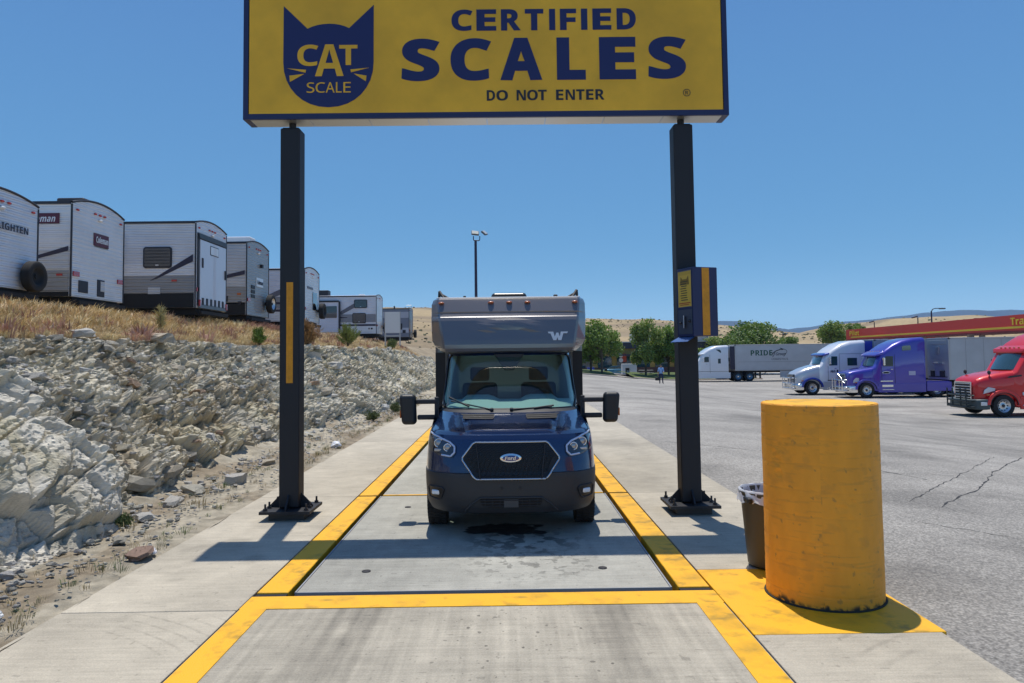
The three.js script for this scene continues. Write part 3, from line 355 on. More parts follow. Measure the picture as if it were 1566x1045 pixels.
// ---------------------------------------------------------------- overhead sign on two posts
const mPost = std(lin(0.013, 0.014, 0.018), 0.62, 0, { bumpMap: rep(grainBump, 3), bumpScale: 0.0012 });
const mNavy = std(lin(0.016, 0.022, 0.085), 0.45, 0.0);
const mBolt = std(lin(0.05, 0.05, 0.055), 0.5, 0.6);
const mSignYellow = phys(lin(0.97, 0.53, 0.026), 0.55, 0, { map: rep(tex(512, 512, (u, v) => 0.94 + 0.20 * (pfbm(u, v, 4, 5, 51) - 0.5)), 0.5) });
const mSignBlue = std(lin(0.014, 0.017, 0.10), 0.45);
const mTapeOrange = std(lin(0.97, 0.40, 0.012), 0.55, 0, { map: rep(grainTex, 2) });
const SZ = -9.25, signPost = {};
{
  const s = thing('gantry_sign', 'yellow overhead sign with blue lettering and cat head, on two black posts', 'sign', [LX, 0, -9.45]);
  const W = 6.18, y0 = 5.02, y1 = 6.69, zf = SZ + 9.45;
  const cab = add('sign_cabinet', [box(W, 0.075, 0.33, 0, y1 - 0.0375, zf - 0.166), box(0.075, y1 - y0 - 0.075, 0.33, -W / 2 + 0.0375, (y0 + y1) / 2 - 0.0375, zf - 0.166), box(0.075, y1 - y0 - 0.075, 0.33, W / 2 - 0.0375, (y0 + y1) / 2 - 0.0375, zf - 0.166), box(W - 0.15, 0.07, 0.03, 0, y0 + 0.036, zf - 0.015)], mNavy, s);
  add('back_face', box(W - 0.16, y1 - y0 - 0.16, 0.012, 0, (y0 + y1) / 2, zf - 0.31), mSignYellow, s);
  // galvanised sheets of the underside, each a panel
  const mGalv = std(lin(0.50, 0.50, 0.49), 0.38, 0.75, { bumpMap: rep(grainBump, 1), bumpScale: 0.001 });
  for (let i = 0; i < 8; i++) add('underside_panel', box((W - 0.16) / 8 - 0.006, 0.012, 0.285, -W / 2 + 0.08 + (i + 0.5) * (W - 0.16) / 8, y0 + 0.006, zf - 0.178), mGalv, cab);
  const face = add('sign_face', box(W - 0.13, y1 - y0 - 0.13, 0.02, 0, (y0 + y1) / 2, zf - 0.011), mSignYellow, s);
  // lettering measured on the photograph: x metres in the world, moved to the sign's own axis
  const zz = zf, ox = -LX;
  const px = u => { const p = (u / 2.0338) + 360; return -3.31 + (p - 371) * (6.18 / 744) + ox; }, py = v => 5.04 + (181 - v / 2.0338) * (6.18 / 744) * 1.0 - 0.0;
  const L = (ch, u0, u1, v0, v1, f = fontBold, m = mSignBlue, z = zz, n = 'letter', bold = 0) => { const g = ch === 'I' ? box(px(u1) - px(u0), py(v0) - py(v1), 0.004, (px(u0) + px(u1)) / 2, (py(v0) + py(v1)) / 2, 0.002) : textFit(ch, f, px(u0), px(u1), py(v1), py(v0), 0.004, 0, bold); g.translate(0, 0, z - 0.0005); return add(n, g, m, face); };
  for (const [c, a, b] of [['C', 672, 738], ['E', 750, 812], ['R', 827, 888], ['T', 902, 960], ['I', 978, 997], ['F', 1012, 1063], ['I', 1078, 1098], ['E', 1114, 1173], ['D', 1190, 1250]]) L(c, a, b, 30, 98, fontBold, mSignBlue, zz, 'letter', 0.022);
  for (const [c, a, b] of [['S', 515, 634], ['C', 668, 795], ['A', 823, 954], ['L', 1000, 1090], ['E', 1133, 1247], ['S', 1286, 1405]]) L(c, a, b, 122, 257, fontBold, mSignBlue, zz, 'letter', 0.036);
  const mBlk = std(lin(0.02, 0.02, 0.028), 0.5);
  let wx = 780; for (const [c, a, b] of [['D', 780, 806], ['O', 810, 846], ['N', 873, 902], ['O', 906, 939], ['T', 940, 967], ['E', 996, 1019], ['N', 1026, 1055], ['T', 1059, 1085], ['E', 1090, 1113], ['R', 1119, 1147]]) L(c, a, b, 288, 321, fontBold, mBlk);
  L('R', 1400, 1409, 296, 307, fontReg, mBlk);
  { const g = new THREE.RingGeometry(0.040, 0.048, 24); g.translate(px(1404.5), py(301.5), zz + 0.003); add('registered_mark_ring', g, mBlk, face); }
  // cat head emblem
  const cat = new THREE.Shape(); const P = (u, v) => [px(u), py(v)];
  cat.moveTo(...P(148, 14)); cat.lineTo(...P(147, 195)); cat.bezierCurveTo(...P(147, 275), ...P(205, 337), ...P(288, 337)); cat.bezierCurveTo(...P(372, 337), ...P(428, 275), ...P(428, 195)); cat.lineTo(...P(429, 12)); cat.lineTo(...P(352, 86)); cat.bezierCurveTo(...P(318, 67), ...P(262, 66), ...P(222, 87)); cat.closePath();
  const head = extr(cat, 0.004); head.translate(0, 0, zz - 0.0005); add('cat_emblem', head, mSignBlue, face);
  const z2 = zz + 0.0032;
  L('C', 191, 256, 138, 206, fontBold, mSignYellow, z2, 'emblem_letter'); L('T', 321, 378, 140, 204, fontBold, mSignYellow, z2, 'emblem_letter');
  { const g = textFit('A', fontBold, px(238), px(342), py(245), py(132), 0.004); g.translate(0, 0, z2 + 0.0005); add('emblem_letter_outline', g, mSignBlue, face); }
  L('A', 246, 335, 138, 239, fontBold, mSignYellow, z2 + 0.003, 'emblem_letter');
  for (const [c, a, b] of [['S', 220, 244], ['C', 248, 277], ['A', 279, 307], ['L', 311, 329], ['E', 334, 357]]) L(c, a, b, 258, 291, fontReg, mSignYellow, z2, 'emblem_letter');
  for (const q of [[[160, 213], [218, 218], [216, 227]], [[166, 236], [168, 256], [212, 231]].map(p => p), [[414, 213], [356, 218], [358, 227]], [[404, 256], [406, 238], [366, 231]]]) { const g = extr(shape(q.map(p => P(...p))), 0.004); g.translate(0, 0, z2 - 0.0005); add('whisker', g, mSignYellow, face); }
  // posts
  for (const side of [-1, 1]) {
    const X = side * 2.515;
    const bp = thing('x', null, null); scene.remove(bp); used.x = -1; bp.name = 'post'; bp.position.set(X, 0, 0); s.add(bp);
    add('post_tube', rbox(0.25, 4.80, 0.25, 0.02, 0, 2.53, 0), mPost, bp);
    add('post_cap', [box(0.20, 0.012, 0.20, 0, 4.936, 0), cyl(0.045, 0.045, 0.10, 0, 4.98, 0, 12)], mPost, bp);
    add('base_plate', box(0.62, 0.035, 0.62, 0, 0.105, 0), mPost, bp);
    add('leveling_grout', box(0.44, 0.086, 0.44, 0, 0.043, 0), std(lin(0.06, 0.06, 0.06), 0.9), bp);
    for (let k = 0; k < 4; k++) { const g = extr(shape([[0.12, 0.122], [0.27, 0.122], [0.27, 0.145], [0.12, 0.30]]), 0.02); g.translate(0, 0, -0.01); g.rotateY(k * PI / 2); add('gusset', g, mPost, bp); }
    for (const [bx, bz] of [[-1, -1], [1, -1], [-1, 1], [1, 1], [-1, 0.0], [1, 0.0]]) add('anchor_bolt', [cyl(0.026, 0.026, 0.028, bx * 0.25, 0.137, bz * 0.25 + (bz === 0 ? 0.09 : 0), 6), cyl(0.013, 0.013, 0.07, bx * 0.25, 0.17, bz * 0.25 + (bz === 0 ? 0.09 : 0), 8), cyl(0.036, 0.036, 0.006, bx * 0.25, 0.1255, bz * 0.25 + (bz === 0 ? 0.09 : 0), 14)], mBolt, bp);
    if (side < 0) add('reflective_strip', box(0.083, 1.27, 0.004, 0.005, 2.315, 0.1265), mTapeOrange, bp);
  }
}
// intercom box on the right post
{
  const a = Math.atan2(0.324, 0.946);
  const b = thing('intercom_box', 'navy intercom box with orange stripe and instruction panel on right post', 'intercom', [2.277, 2.20, -8.97], 0);
  // local: corner nearest the camera at the origin; panel runs back-left, striped side runs right
  const px = [-0.324, -0.946], sx = [0.946, -0.324]; // panel run (x, z), side run (x, z)
  const q = (p, s) => [px[0] * p + sx[0] * s, px[1] * p + sx[1] * s];
  const S = new THREE.Shape(); [[0, 0], [0.35, 0], [0.35, 0.35], [0, 0.35]].forEach(([p, s], i) => { const c = q(p, s); i ? S.lineTo(c[0], -c[1]) : S.moveTo(c[0], -c[1]); });
  const body = extr(S, 0.85, 0.008); body.rotateX(-PI / 2); add('box_body', body, mNavy, b);
  const onPanel = (p0, p1, y0, y1, t, off) => { const g = box(p1 - p0, y1 - y0, t, 0, 0, 0); const c = q((p0 + p1) / 2, -off); g.rotateY(Math.atan2(sx[0], sx[1]) + PI / 2 + PI / 2 - PI / 2); g.translate(c[0], (y0 + y1) / 2, c[1]); return g; };
  const plane = (p0, p1, y0, y1, off) => { const A = q(p1, -off), B = q(p0, -off); const g = new THREE.BufferGeometry(); g.setAttribute('position', new THREE.Float32BufferAttribute([A[0], y0, A[1], B[0], y0, B[1], B[0], y1, B[1], A[0], y1, A[1]], 3)); g.setAttribute('uv', new THREE.Float32BufferAttribute([0, 0, 1, 0, 1, 1, 0, 1], 2)); g.setIndex([0, 1, 2, 0, 2, 3]); g.computeVertexNormals(); g.userData.keep = true; return g; };
  const inst = canvasTex(256, 384, (c, w, h) => { c.fillStyle = '#4a5168'; c.fillRect(0, 0, w, h); c.fillStyle = '#d9b13a'; c.fillRect(8, 8, w - 16, h - 16); c.fillStyle = '#c9a233'; c.fillRect(8, 8, w - 16, 40); c.fillStyle = '#8a6a10'; c.beginPath(); c.moveTo(40, 150); c.lineTo(60, 60); c.lineTo(90, 90); c.lineTo(165, 90); c.lineTo(200, 56); c.lineTo(215, 150); c.fill(); c.fillStyle = '#3a2f16'; for (let i = 0; i < 9; i++) c.fillRect(50 + (i % 3) * 6, 110 + i * 24, 140 - (i * 37 % 40), 9); c.fillStyle = '#b03a20'; c.fillRect(24, h - 50, w - 48, 10); c.fillRect(40, h - 32, w - 90, 8); });
  add('instruction_panel', plane(0.02, 0.33, 0.36, 0.82, 0.004), std(0xffffff, 0.5, 0, { map: inst }), b);
  const kp = add('keypad_plate', plane(0.02, 0.33, 0.03, 0.335, 0.004), std(lin(0.10, 0.11, 0.14), 0.45, 0.5), b);
  const c1 = q(0.19, -0.012), c2 = q(0.07, -0.012), c3 = q(0.27, -0.012);
  add('call_button_cover', rbox(0.012, 0.15, 0.10, 0.004, c1[0], 0.18, c1[1], 0, -0.33, 0), std(lin(0.42, 0.45, 0.5), 0.4, 0.4), b);
  add('knob', [sph(0.02, c2[0], 0.19, c2[1], 10)], mBolt, b); add('knob', [sph(0.018, c3[0], 0.17, c3[1], 10)], mBolt, b);
  // striped side
  const side = (s0, s1, m, n) => { const A = q(-0.004, s0), B = q(-0.004, s1); const g = new THREE.BufferGeometry(); g.setAttribute('position', new THREE.Float32BufferAttribute([A[0], 0.01, A[1], B[0], 0.01, B[1], B[0], 0.84, B[1], A[0], 0.84, A[1]], 3)); g.setIndex([0, 1, 2, 0, 2, 3]); g.computeVertexNormals(); add(n, g, m, b); };
  side(0.13, 0.235, mTapeOrange, 'orange_stripe');
  // bent metal flap under the panel
  const f0 = q(0.0, 0.02), f1 = q(0.36, 0.02), f2 = q(0.37, -0.10), f3 = q(-0.01, -0.10);
  const g = grid(1, 1, (i, j) => { const p = j ? (i ? f2 : f3) : (i ? f1 : f0); return [p[0], j ? -0.065 : 0.0, p[1]]; }); const g3 = g.clone().translate(0, -0.006, 0);
  add('metal_flap', [g, g3], std(lin(0.12, 0.2, 0.42), 0.35, 0.5), b);
  const bk = q(0.2, 0.12);
  add('mount_bracket', box(0.12, 0.3, 0.14, 0.02, 0.35, -0.30), mPost, b);
}
// ---------------------------------------------------------------- motorhome on the scale
const mGlassDark = phys(lin(0.02, 0.025, 0.03), 0.06, 0, { clearcoat: 1 });
const mRubber = std(lin(0.018, 0.018, 0.019), 0.85, 0, { bumpMap: rep(grainBump, 4), bumpScale: 0.002 });
const mBlackPlastic = std(lin(0.022, 0.022, 0.025), 0.62);
const mChrome = std(lin(0.72, 0.73, 0.75), 0.12, 1);
const mRim = std(lin(0.55, 0.56, 0.58), 0.3, 0.9);
const mAmber = phys(lin(0.45, 0.10, 0.01), 0.2, 0, { clearcoat: 1 });
const mRed = phys(lin(0.42, 0.012, 0.012), 0.25, 0, { clearcoat: 1 });
const mChromeDull = std(lin(0.50, 0.51, 0.54), 0.24, 1);
const mHeadLens = phys(lin(0.30, 0.33, 0.38), 0.06, 0.5, { clearcoat: 1 });
const mLens = phys(lin(0.75, 0.8, 0.86), 0.05, 0.2, { clearcoat: 1 });
const mWhitePaint = phys(lin(0.72, 0.73, 0.75), 0.35, 0, { clearcoat: 0.6 });
// a road wheel about the local z axis, outer face to +z
function wheel(parent, x, y, z, r, w, flip = 1, o = {}) {
  const g = new THREE.Group(); g.name = o.name || 'wheel'; g.position.set(x, y, z); if (flip < 0) g.rotation.y = PI; if (o.ry !== undefined) g.rotation.y = o.ry; parent.add(g);
  const hw = w / 2, prof = [[r * 0.60, -hw * 0.85], [r * 0.72, -hw], [r * 0.93, -hw * 0.95], [r, -hw * 0.72], [r, hw * 0.72], [r * 0.93, hw * 0.95], [r * 0.72, hw], [r * 0.60, hw * 0.85]].map(p => new THREE.Vector2(...p));
  const t = new THREE.LatheGeometry(prof, 36); t.rotateX(PI / 2); const tr = [t];
  if (o.tread) for (let i = 0; i < 48; i++) for (const s of [-0.45, 0, 0.45]) { const a = i / 48 * PI * 2 + s * 0.1; tr.push(T(new THREE.BoxGeometry(r * 0.08, 0.012, hw * 0.5), 0, r, s * hw * 1.5).rotateZ(a)); }
  add('tyre', tr, mRubber, g);
  const rim = new THREE.LatheGeometry([[0.0, hw * 0.35], [r * 0.12, hw * 0.38], [r * 0.2, hw * 0.2], [r * 0.36, hw * 0.1], [r * 0.5, hw * 0.45], [r * 0.57, hw * 0.8], [r * 0.61, hw * 0.86]].map(p => new THREE.Vector2(...p)), 28); rim.rotateX(PI / 2);
  add('rim', rim, o.rim || mRim, g);
  const n = o.holes ?? 0; for (let i = 0; i < n; i++) { const a = i / n * PI * 2; add('rim_hole', T(cyl(r * 0.06, r * 0.06, 0.02, 0, 0, 0, 10, PI / 2), Math.cos(a) * r * 0.42, Math.sin(a) * r * 0.42, hw * 0.3), mBlackPlastic, g); }
  add('hub', [cyl(r * 0.13, r * 0.15, hw * 0.3, 0, 0, hw * 0.4, 14, PI / 2)], o.hub || mChrome, g);
  return g;
}
{
  const mPaint = phys(lin(0.008, 0.027, 0.090), 0.22, 0.3, { clearcoat: 1, clearcoatRoughness: 0.04 });
  const mCap = phys(lin(0.135, 0.130, 0.140), 0.33, 0.25, { clearcoat: 1, clearcoatRoughness: 0.035 });
  const mCapSide = mCap;
  const mBumper = std(lin(0.030, 0.032, 0.036), 0.55, 0, { bumpMap: rep(grainBump, 6), bumpScale: 0.0006 });
  const rv = thing('motorhome', 'dark grey motorhome with overcab bed, parked on the scale facing the camera', 'motorhome', [0.03, 0, -9.0]);
  const zb = -1.45;
  // plan outline at height y: rounded nose; rows = [y, half width, nose z, corner power]
  const rows = [[0.275, 0.90, 0.84, 3.5], [0.295, 0.935, 0.885, 3.6], [0.36, 0.962, 0.925, 3.7], [0.46, 0.976, 0.948, 3.75], [0.56, 0.982, 0.955, 3.8], [0.68, 0.985, 0.955, 3.8], [0.722, 0.984, 0.95, 3.8], [0.727, 0.980, 0.925, 3.8], [0.80, 0.978, 0.915, 3.7], [0.90, 0.974, 0.895, 3.6], [1.0, 0.968, 0.865, 3.5], [1.07, 0.962, 0.835, 3.4], [1.115, 0.956, 0.795, 3.3], [1.145, 0.95, 0.72, 3.1], [1.165, 0.945, 0.63, 2.9], [1.19, 0.938, 0.50, 2.8], [1.215, 0.93, 0.36, 2.8], [1.245, 0.92, 0.20, 2.9], [1.275, 0.91, 0.06, 3.0], [1.30, 0.90, -0.03, 3.0]];
  const at = y => { for (let i = 1; i < rows.length; i++) if (y <= rows[i][0]) { const t = clamp((y - rows[i - 1][0]) / (rows[i][0] - rows[i - 1][0])); return rows[i].map((v, k) => lerp(rows[i - 1][k], v, t)); } return rows[rows.length - 1]; };
  const Lz = 0.95;
  const noseZ = (x, y) => { const [, w, zf, n] = at(y); const t = clamp(Math.abs(x) / w, 0, 0.9995); return zf - Lz + Lz * Math.pow(1 - Math.pow(t, n), 1 / n); };
  const NU = 64, outline = (row, s) => { const [y, w, zf, n] = row; if (s < 6 || s > NU - 6) { const k = s < 6 ? s / 6 : (NU - s) / 6; const side = s < 6 ? -1 : 1; return [side * w * (1 - 0.012 * (1 - k)), y, lerp(zb, zf - Lz, k)]; } const th = lerp(-PI / 2, PI / 2, (s - 6) / (NU - 12)); const sn = Math.sin(th), cs = Math.max(0, Math.cos(th)); return [w * Math.sign(sn) * Math.pow(Math.abs(sn), 2 / n), y, zf - Lz + Lz * Math.pow(cs, 2 / n)]; };
  const shell = (y0, y1, mat, name, sub = 1) => { const rr = rows.filter(r => r[0] >= y0 - 1e-6 && r[0] <= y1 + 1e-6); const fine = []; for (let i = 0; i < rr.length - 1; i++) for (let k = 0; k < sub; k++) fine.push(rr[i].map((v, q) => lerp(v, rr[i + 1][q], k / sub))); fine.push(rr[rr.length - 1]); return add(name, toCreasedNormals(grid(NU, fine.length - 1, (i, j) => outline(fine[j], i)), R(30)), mat, rv); };
  const bumper = shell(0.275, 0.722, mBumper, 'bumper', 3);
  add('bumper_ledge', grid(NU, 1, (i, j) => outline(j ? rows[7] : rows[6], i)), mBumper, rv);
  // wheel openings: the lower shell stops above the front wheels, dark wheel houses behind
  const front = shell(0.727, 1.115, mPaint, 'front_fascia', 4);
  const hood = shell(1.115, 1.30, mPaint, 'hood', 4);
  // raised hood centre with two creases
  add('hood_bulge', grid(24, 18, (i, j) => { const u = i / 24 * 2 - 1, v = j / 18; const y = lerp(1.125, 1.285, v), x = u * lerp(0.50, 0.62, v); const z = noseZ(x, y); const e = smooth(1, 0.80, Math.abs(u)) * smooth(0, 0.12, v) * smooth(1, 0.9, v); return [x, y + 0.022 * e - 0.002, z + 0.010 * e - 0.001]; }), mPaint, hood);
  const patch = (pts, off, y0 = 0, seg = 10) => { const sh = shape(pts); const g = new THREE.ShapeGeometry(sh, 4); return g; };
  // conforming polygon: subdivided grid clipped to a closed outline given as left/right x at each y
  const band = (ys, xl, xr, off, nu = 14) => grid(nu, ys.length - 1, (i, j) => { const x = lerp(xl(ys[j]), xr(ys[j]), i / nu), y = ys[j]; return [x, y, noseZ(x, y) + off]; });
  const lin2 = (a, n = 8) => { const o = []; for (let i = 0; i <= n; i++) o.push(lerp(a[0], a[1], i / n)); return o; };
  const interp = pts => y => { if (y <= pts[0][0]) return pts[0][1]; for (let i = 1; i < pts.length; i++) if (y <= pts[i][0]) return lerp(pts[i - 1][1], pts[i][1], (y - pts[i - 1][0]) / (pts[i][0] - pts[i - 1][0])); return pts[pts.length - 1][1]; };
  const conf = (pts, r, off, closed = true) => { const P = []; const n = pts.length; for (let i = 0; i < (closed ? n : n - 1); i++) { const a = pts[i], b = pts[(i + 1) % n]; for (let k = 0; k < 6; k++) { const x = lerp(a[0], b[0], k / 6), y = lerp(a[1], b[1], k / 6); P.push([x, y, noseZ(x, y) + off]); } } if (!closed) { const a = pts[n - 1]; P.push([a[0], a[1], noseZ(a[0], a[1]) + off]); } return tube(P, r, closed, P.length * 2, 8); };
  // grille: hexagonal mouth, bright surround, honeycomb bars, centre badge
  const gy = [0.668, 0.69, 0.75, 0.82, 0.885, 0.95, 1.0, 1.035, 1.05], gx = interp([[0.668, 0.36], [0.69, 0.395], [0.865, 0.518], [0.895, 0.518], [1.035, 0.41], [1.05, 0.38]]);
  const hexPts = [[-0.37, 0.668], [0.37, 0.668], [0.40, 0.69], [0.525, 0.865], [0.525, 0.895], [0.415, 1.035], [0.385, 1.05], [-0.385, 1.05], [-0.415, 1.035], [-0.525, 0.895], [-0.525, 0.865], [-0.40, 0.69]];
  const gr = add('grille', band(gy, y => -gx(y), gx, 0.030, 20), std(lin(0.006, 0.006, 0.007), 0.5), rv);
  add('grille_surround', conf(hexPts, 0.0115, 0.034), mChromeDull, gr);
  const hb = []; for (let r0 = 0; r0 < 17; r0++) { const y = 0.685 + r0 * 0.0225, w = gx(y) - 0.02, n = Math.floor(w * 2 / 0.05); for (let k = 0; k < n; k++) { const x0 = -w + (k + (r0 % 2) * 0.5) * 0.05, x1 = x0 + 0.028, x2 = x0 + 0.05; if (x2 > w) continue; const Z = x => noseZ(x, y) + 0.036; hb.push(bar([x0, y, Z(x0)], [x1, y, Z(x1)], 0.004, 4), bar([x1, y, Z(x1)], [x2, y + 0.0225, noseZ(x2, y + 0.0225) + 0.036], 0.0035, 4)); } }
  add('grille_mesh', hb, std(lin(0.014, 0.014, 0.016), 0.45), gr);
  for (const s of [-1, 1]) add('grille_strut', [bar([s * 0.33, 0.67, noseZ(0.33, 0.67) + 0.045], [s * 0.375, 1.03, noseZ(0.375, 1.03) + 0.045], 0.008, 6)], mBlackPlastic, gr);
  { const zc = noseZ(0, 0.89) + 0.044; const e = new THREE.SphereGeometry(1, 28, 14); e.scale(0.118, 0.050, 0.012); e.translate(0, 0.885, zc); const badge = add('badge', e, mChrome, rv); const e2 = new THREE.SphereGeometry(1, 28, 14); e2.scale(0.108, 0.042, 0.0125); e2.translate(0, 0.885, zc + 0.001); add('badge_oval', e2, phys(lin(0.012, 0.03, 0.20), 0.25, 0, { clearcoat: 1 }), badge); const t = textFit('Ford', fontSerif, -0.066, 0.056, 0.868, 0.906, 0.004, 0.28); t.translate(-0.004, 0, zc + 0.0115); add('badge_script', t, mChrome, badge); }
  // headlamps
  for (const s of [-1, 1]) {
    const hx = (y) => 0, pts = [[0.60, 1.015], [0.66, 1.06], [0.80, 1.105], [0.90, 1.135], [0.925, 1.10], [0.93, 0.98], [0.905, 0.935], [0.80, 0.905], [0.66, 0.885], [0.60, 0.93]].map(([x, y]) => [s * x, y]);
    const yl = [0.885, 0.905, 0.935, 0.98, 1.015, 1.06, 1.105, 1.135], xin = interp([[0.885, 0.64], [0.93, 0.60], [1.015, 0.60], [1.06, 0.66], [1.105, 0.80], [1.135, 0.895]]), xout = interp([[0.885, 0.68], [0.905, 0.80], [0.935, 0.905], [0.98, 0.93], [1.10, 0.925], [1.135, 0.905]]);
    const h = add('headlight', band(yl, y => s * xin(y), y => s * xout(y), 0.012, 12), phys(lin(0.03, 0.035, 0.05), 0.12, 0.2, { clearcoat: 1 }), rv); if (s < 0) h.geometry.scale(1, 1, 1);
    add('daylight_strip', conf([[0.915, 1.12], [0.80, 1.09], [0.67, 1.045], [0.615, 1.0], [0.617, 0.94], [0.66, 0.90], [0.76, 0.91]].map(([x, y]) => [s * x, y]), 0.0105, 0.016, false), phys(lin(0.55, 0.62, 0.8), 0.15, 0, { clearcoat: 1 }), h);
    for (const [x, y, r0] of [[0.80, 1.03, 0.042], [0.695, 0.99, 0.036]]) { const z = noseZ(x, y); add('projector_lens', [T(sph(r0, 0, 0, 0, 16).scale(1, 1, 0.45), s * x, y, z + 0.012)], mHeadLens, h); add('projector_ring', [T(new THREE.TorusGeometry(r0 * 1.08, 0.007, 8, 24), s * x, y, z + 0.02)], mChrome, h); }
    add('reflector', [T(rbox(0.10, 0.03, 0.03, 0.008), s * 0.80, 0.955, noseZ(0.8, 0.955) + 0.005, 0, s * 0.45, 0)], mRim, h);
    // fender crease pocket under the lamp
    // fog lamp pocket
    const fb = add('fog_lamp', band([0.435, 0.46, 0.50, 0.545, 0.565], y => s * interp([[0.435, 0.79], [0.46, 0.765], [0.545, 0.735], [0.565, 0.76]])(y), y => s * interp([[0.435, 0.90], [0.545, 0.915], [0.565, 0.91]])(y), 0.006, 8), std(lin(0.008, 0.008, 0.009), 0.4), rv);
    add('fog_bezel', conf([[0.79, 0.432], [0.90, 0.445], [0.918, 0.55], [0.895, 0.568], [0.755, 0.568], [0.732, 0.545], [0.762, 0.455]].map(([x, y]) => [s * x, y]), 0.009, 0.008), mBlackPlastic, fb);
    const fz = noseZ(0.825, 0.505); add('fog_lens', [T(rbox(0.105, 0.052, 0.03, 0.014), s * 0.825, 0.508, fz + 0.008, 0, s * 0.55, 0)], mLens, fb);
  }
  // lower grille, plate screws, skid moulding
  const lg = add('lower_grille', band([0.36, 0.385, 0.43, 0.45], y => -interp([[0.36, 0.25], [0.385, 0.32], [0.45, 0.34]])(y), y => interp([[0.36, 0.25], [0.385, 0.32], [0.45, 0.34]])(y), 0.006, 12), std(lin(0.005, 0.005, 0.006), 0.6), rv);
  add('lower_bars', [[0.405, 0.33], [0.375, 0.30], [0.438, 0.335]].map(([y, w]) => conf([[-w, y], [0, y], [w, y]], 0.0065, 0.012, false)).concat([-0.2, -0.12, 0.12, 0.2, -0.28, 0.28].map(x => bar([x, 0.365, noseZ(x, 0.37) + 0.012], [x, 0.448, noseZ(x, 0.44) + 0.012], 0.006, 6))), mBlackPlastic, lg);
  add('radar_cover', box(0.155, 0.085, 0.02, 0, 0.406, noseZ(0, 0.406) + 0.012), std(lin(0.05, 0.052, 0.056), 0.5), lg);
  add('skid_moulding', [conf([[-0.50, 0.315], [-0.42, 0.40], [-0.33, 0.465], [0.33, 0.465], [0.42, 0.40], [0.50, 0.315]], 0.012, 0.004, false)], mBumper, bumper);
  for (const x of [-0.1, 0.1]) add('plate_screw', [cyl(0.014, 0.014, 0.02, x, 0.565, noseZ(0, 0.565) + 0.003, 12, PI / 2)], mBlackPlastic, bumper);
  // hood vents, cowl
  for (const s of [-1, 1]) { const ys = [1.228, 1.24, 1.256, 1.268]; const v = add('hood_vent', grid(14, 3, (i, j) => { const y = ys[j], x = s * lerp(j < 1 ? 0.20 : 0.19, j > 2 ? 0.60 : 0.56, i / 14); return [x, y + 0.028, noseZ(x, y) + 0.016]; }), std(lin(0.004, 0.004, 0.005), 0.6), hood); [0.30, 0.7].forEach(f => { const y = lerp(1.228, 1.268, f); add('vent_slat', tube([0, 0.33, 0.66, 1].map(t => { const x = s * lerp(0.20, 0.58, t); return [x, y + 0.03, noseZ(x, y) + 0.02]; }), 0.004, false, 14, 6), mBlackPlastic, v); }); }
  add('cowl', grid(NU, 4, (i, j) => outline([lerp(1.30, 1.335, j / 4), lerp(0.90, 0.885, j / 4), lerp(-0.03, -0.10, j / 4), 3.0], i)), mBlackPlastic, rv);
  // windscreen: bowed glass between painted pillars
  const wsRow = t => [lerp(1.335, 2.03, t), lerp(0.895, 0.865, t), lerp(-0.10, -0.80, t), lerp(3.0, 3.4, t)];
  const wsP = (x, t, off = 0) => { const [y, w, zf, n] = wsRow(t); const u = clamp(Math.abs(x) / w, 0, 0.999); return [x, y, zf - Lz + Lz * Math.pow(1 - Math.pow(u, n), 1 / n) + off]; };
  const wx = t => lerp(0.872, 0.825, t) - 0.035 * smooth(0.10, 0.0, t) - 0.04 * smooth(0.93, 1.0, t);
  const mWind = phys(lin(0.72, 0.92, 0.87), 0.0, 0, { transmission: 1, thickness: 0, ior: 1.5 });
  add('windscreen', grid(30, 22, (i, j) => wsP(lerp(-1, 1, i / 30) * wx(j / 22), lerp(0.005, 0.955, j / 22), 0)), mWind, rv);
  // black ceramic border and pillars
  for (const s of [-1, 1]) {
    add('a_pillar', grid(10, 22, (i, j) => { const t = j / 22, [y, w] = wsRow(t); const x0 = wx(clamp(t / 0.955)) - 0.004, x = i < 7 ? lerp(x0, w * 0.985, i / 7) : w * lerp(0.985, 1.0, (i - 7) / 3); const p = wsP(s * x, t, 0.006); if (i >= 7) p[2] -= (i - 7) * 0.08; return p; }), mPaint, rv);
    add('screen_border', [tube([0.02, 0.15, 0.4, 0.7, 0.9, 0.955].map(t => wsP(s * (wx(t / 0.955) - 0.012), t, 0.004)), 0.016, false, 26, 6)], std(lin(0.01, 0.01, 0.012), 0.3), rv);
    add('cab_door', [grid(4, 10, (i, j) => { const t = j / 10; const y = lerp(0.30, 1.335, t), [, w] = at(Math.min(y, 1.3)); return [s * (w + 0.004), y, lerp(-0.06, zb, i / 4)]; }), grid(4, 8, (i, j) => { const t = j / 8, [y, w, zf] = wsRow(t); return [s * (w - 0.001), y, lerp(zf - Lz + 0.25, zb - 0.05, i / 4)]; })], mPaint, rv);
    // mirrors
    const m = new THREE.Group(); m.name = 'mirror'; rv.add(m);
    add('mirror_arm', [rbox(0.27, 0.06, 0.07, 0.018, s * 1.04, 1.43, -0.30), rbox(0.25, 0.06, 0.07, 0.018, s * 1.03, 1.235, -0.30), rbox(0.05, 0.30, 0.07, 0.012, s * 0.915, 1.335, -0.31)], mBlackPlastic, m);
    const mh = rbox(0.20, 0.375, 0.16, 0.05, 0, 0, 0, 0, 0, 0, 3); mh.applyMatrix4(new THREE.Matrix4().makeShear(0, 0, 0, 0, 0, 0)); { const p = mh.attributes.position; for (let i = 0; i < p.count; i++) { const y = p.getY(i); p.setX(i, p.getX(i) * (1 - 0.10 * smooth(0.05, -0.2, y)) + s * 0.012 * (y / 0.19)); } }
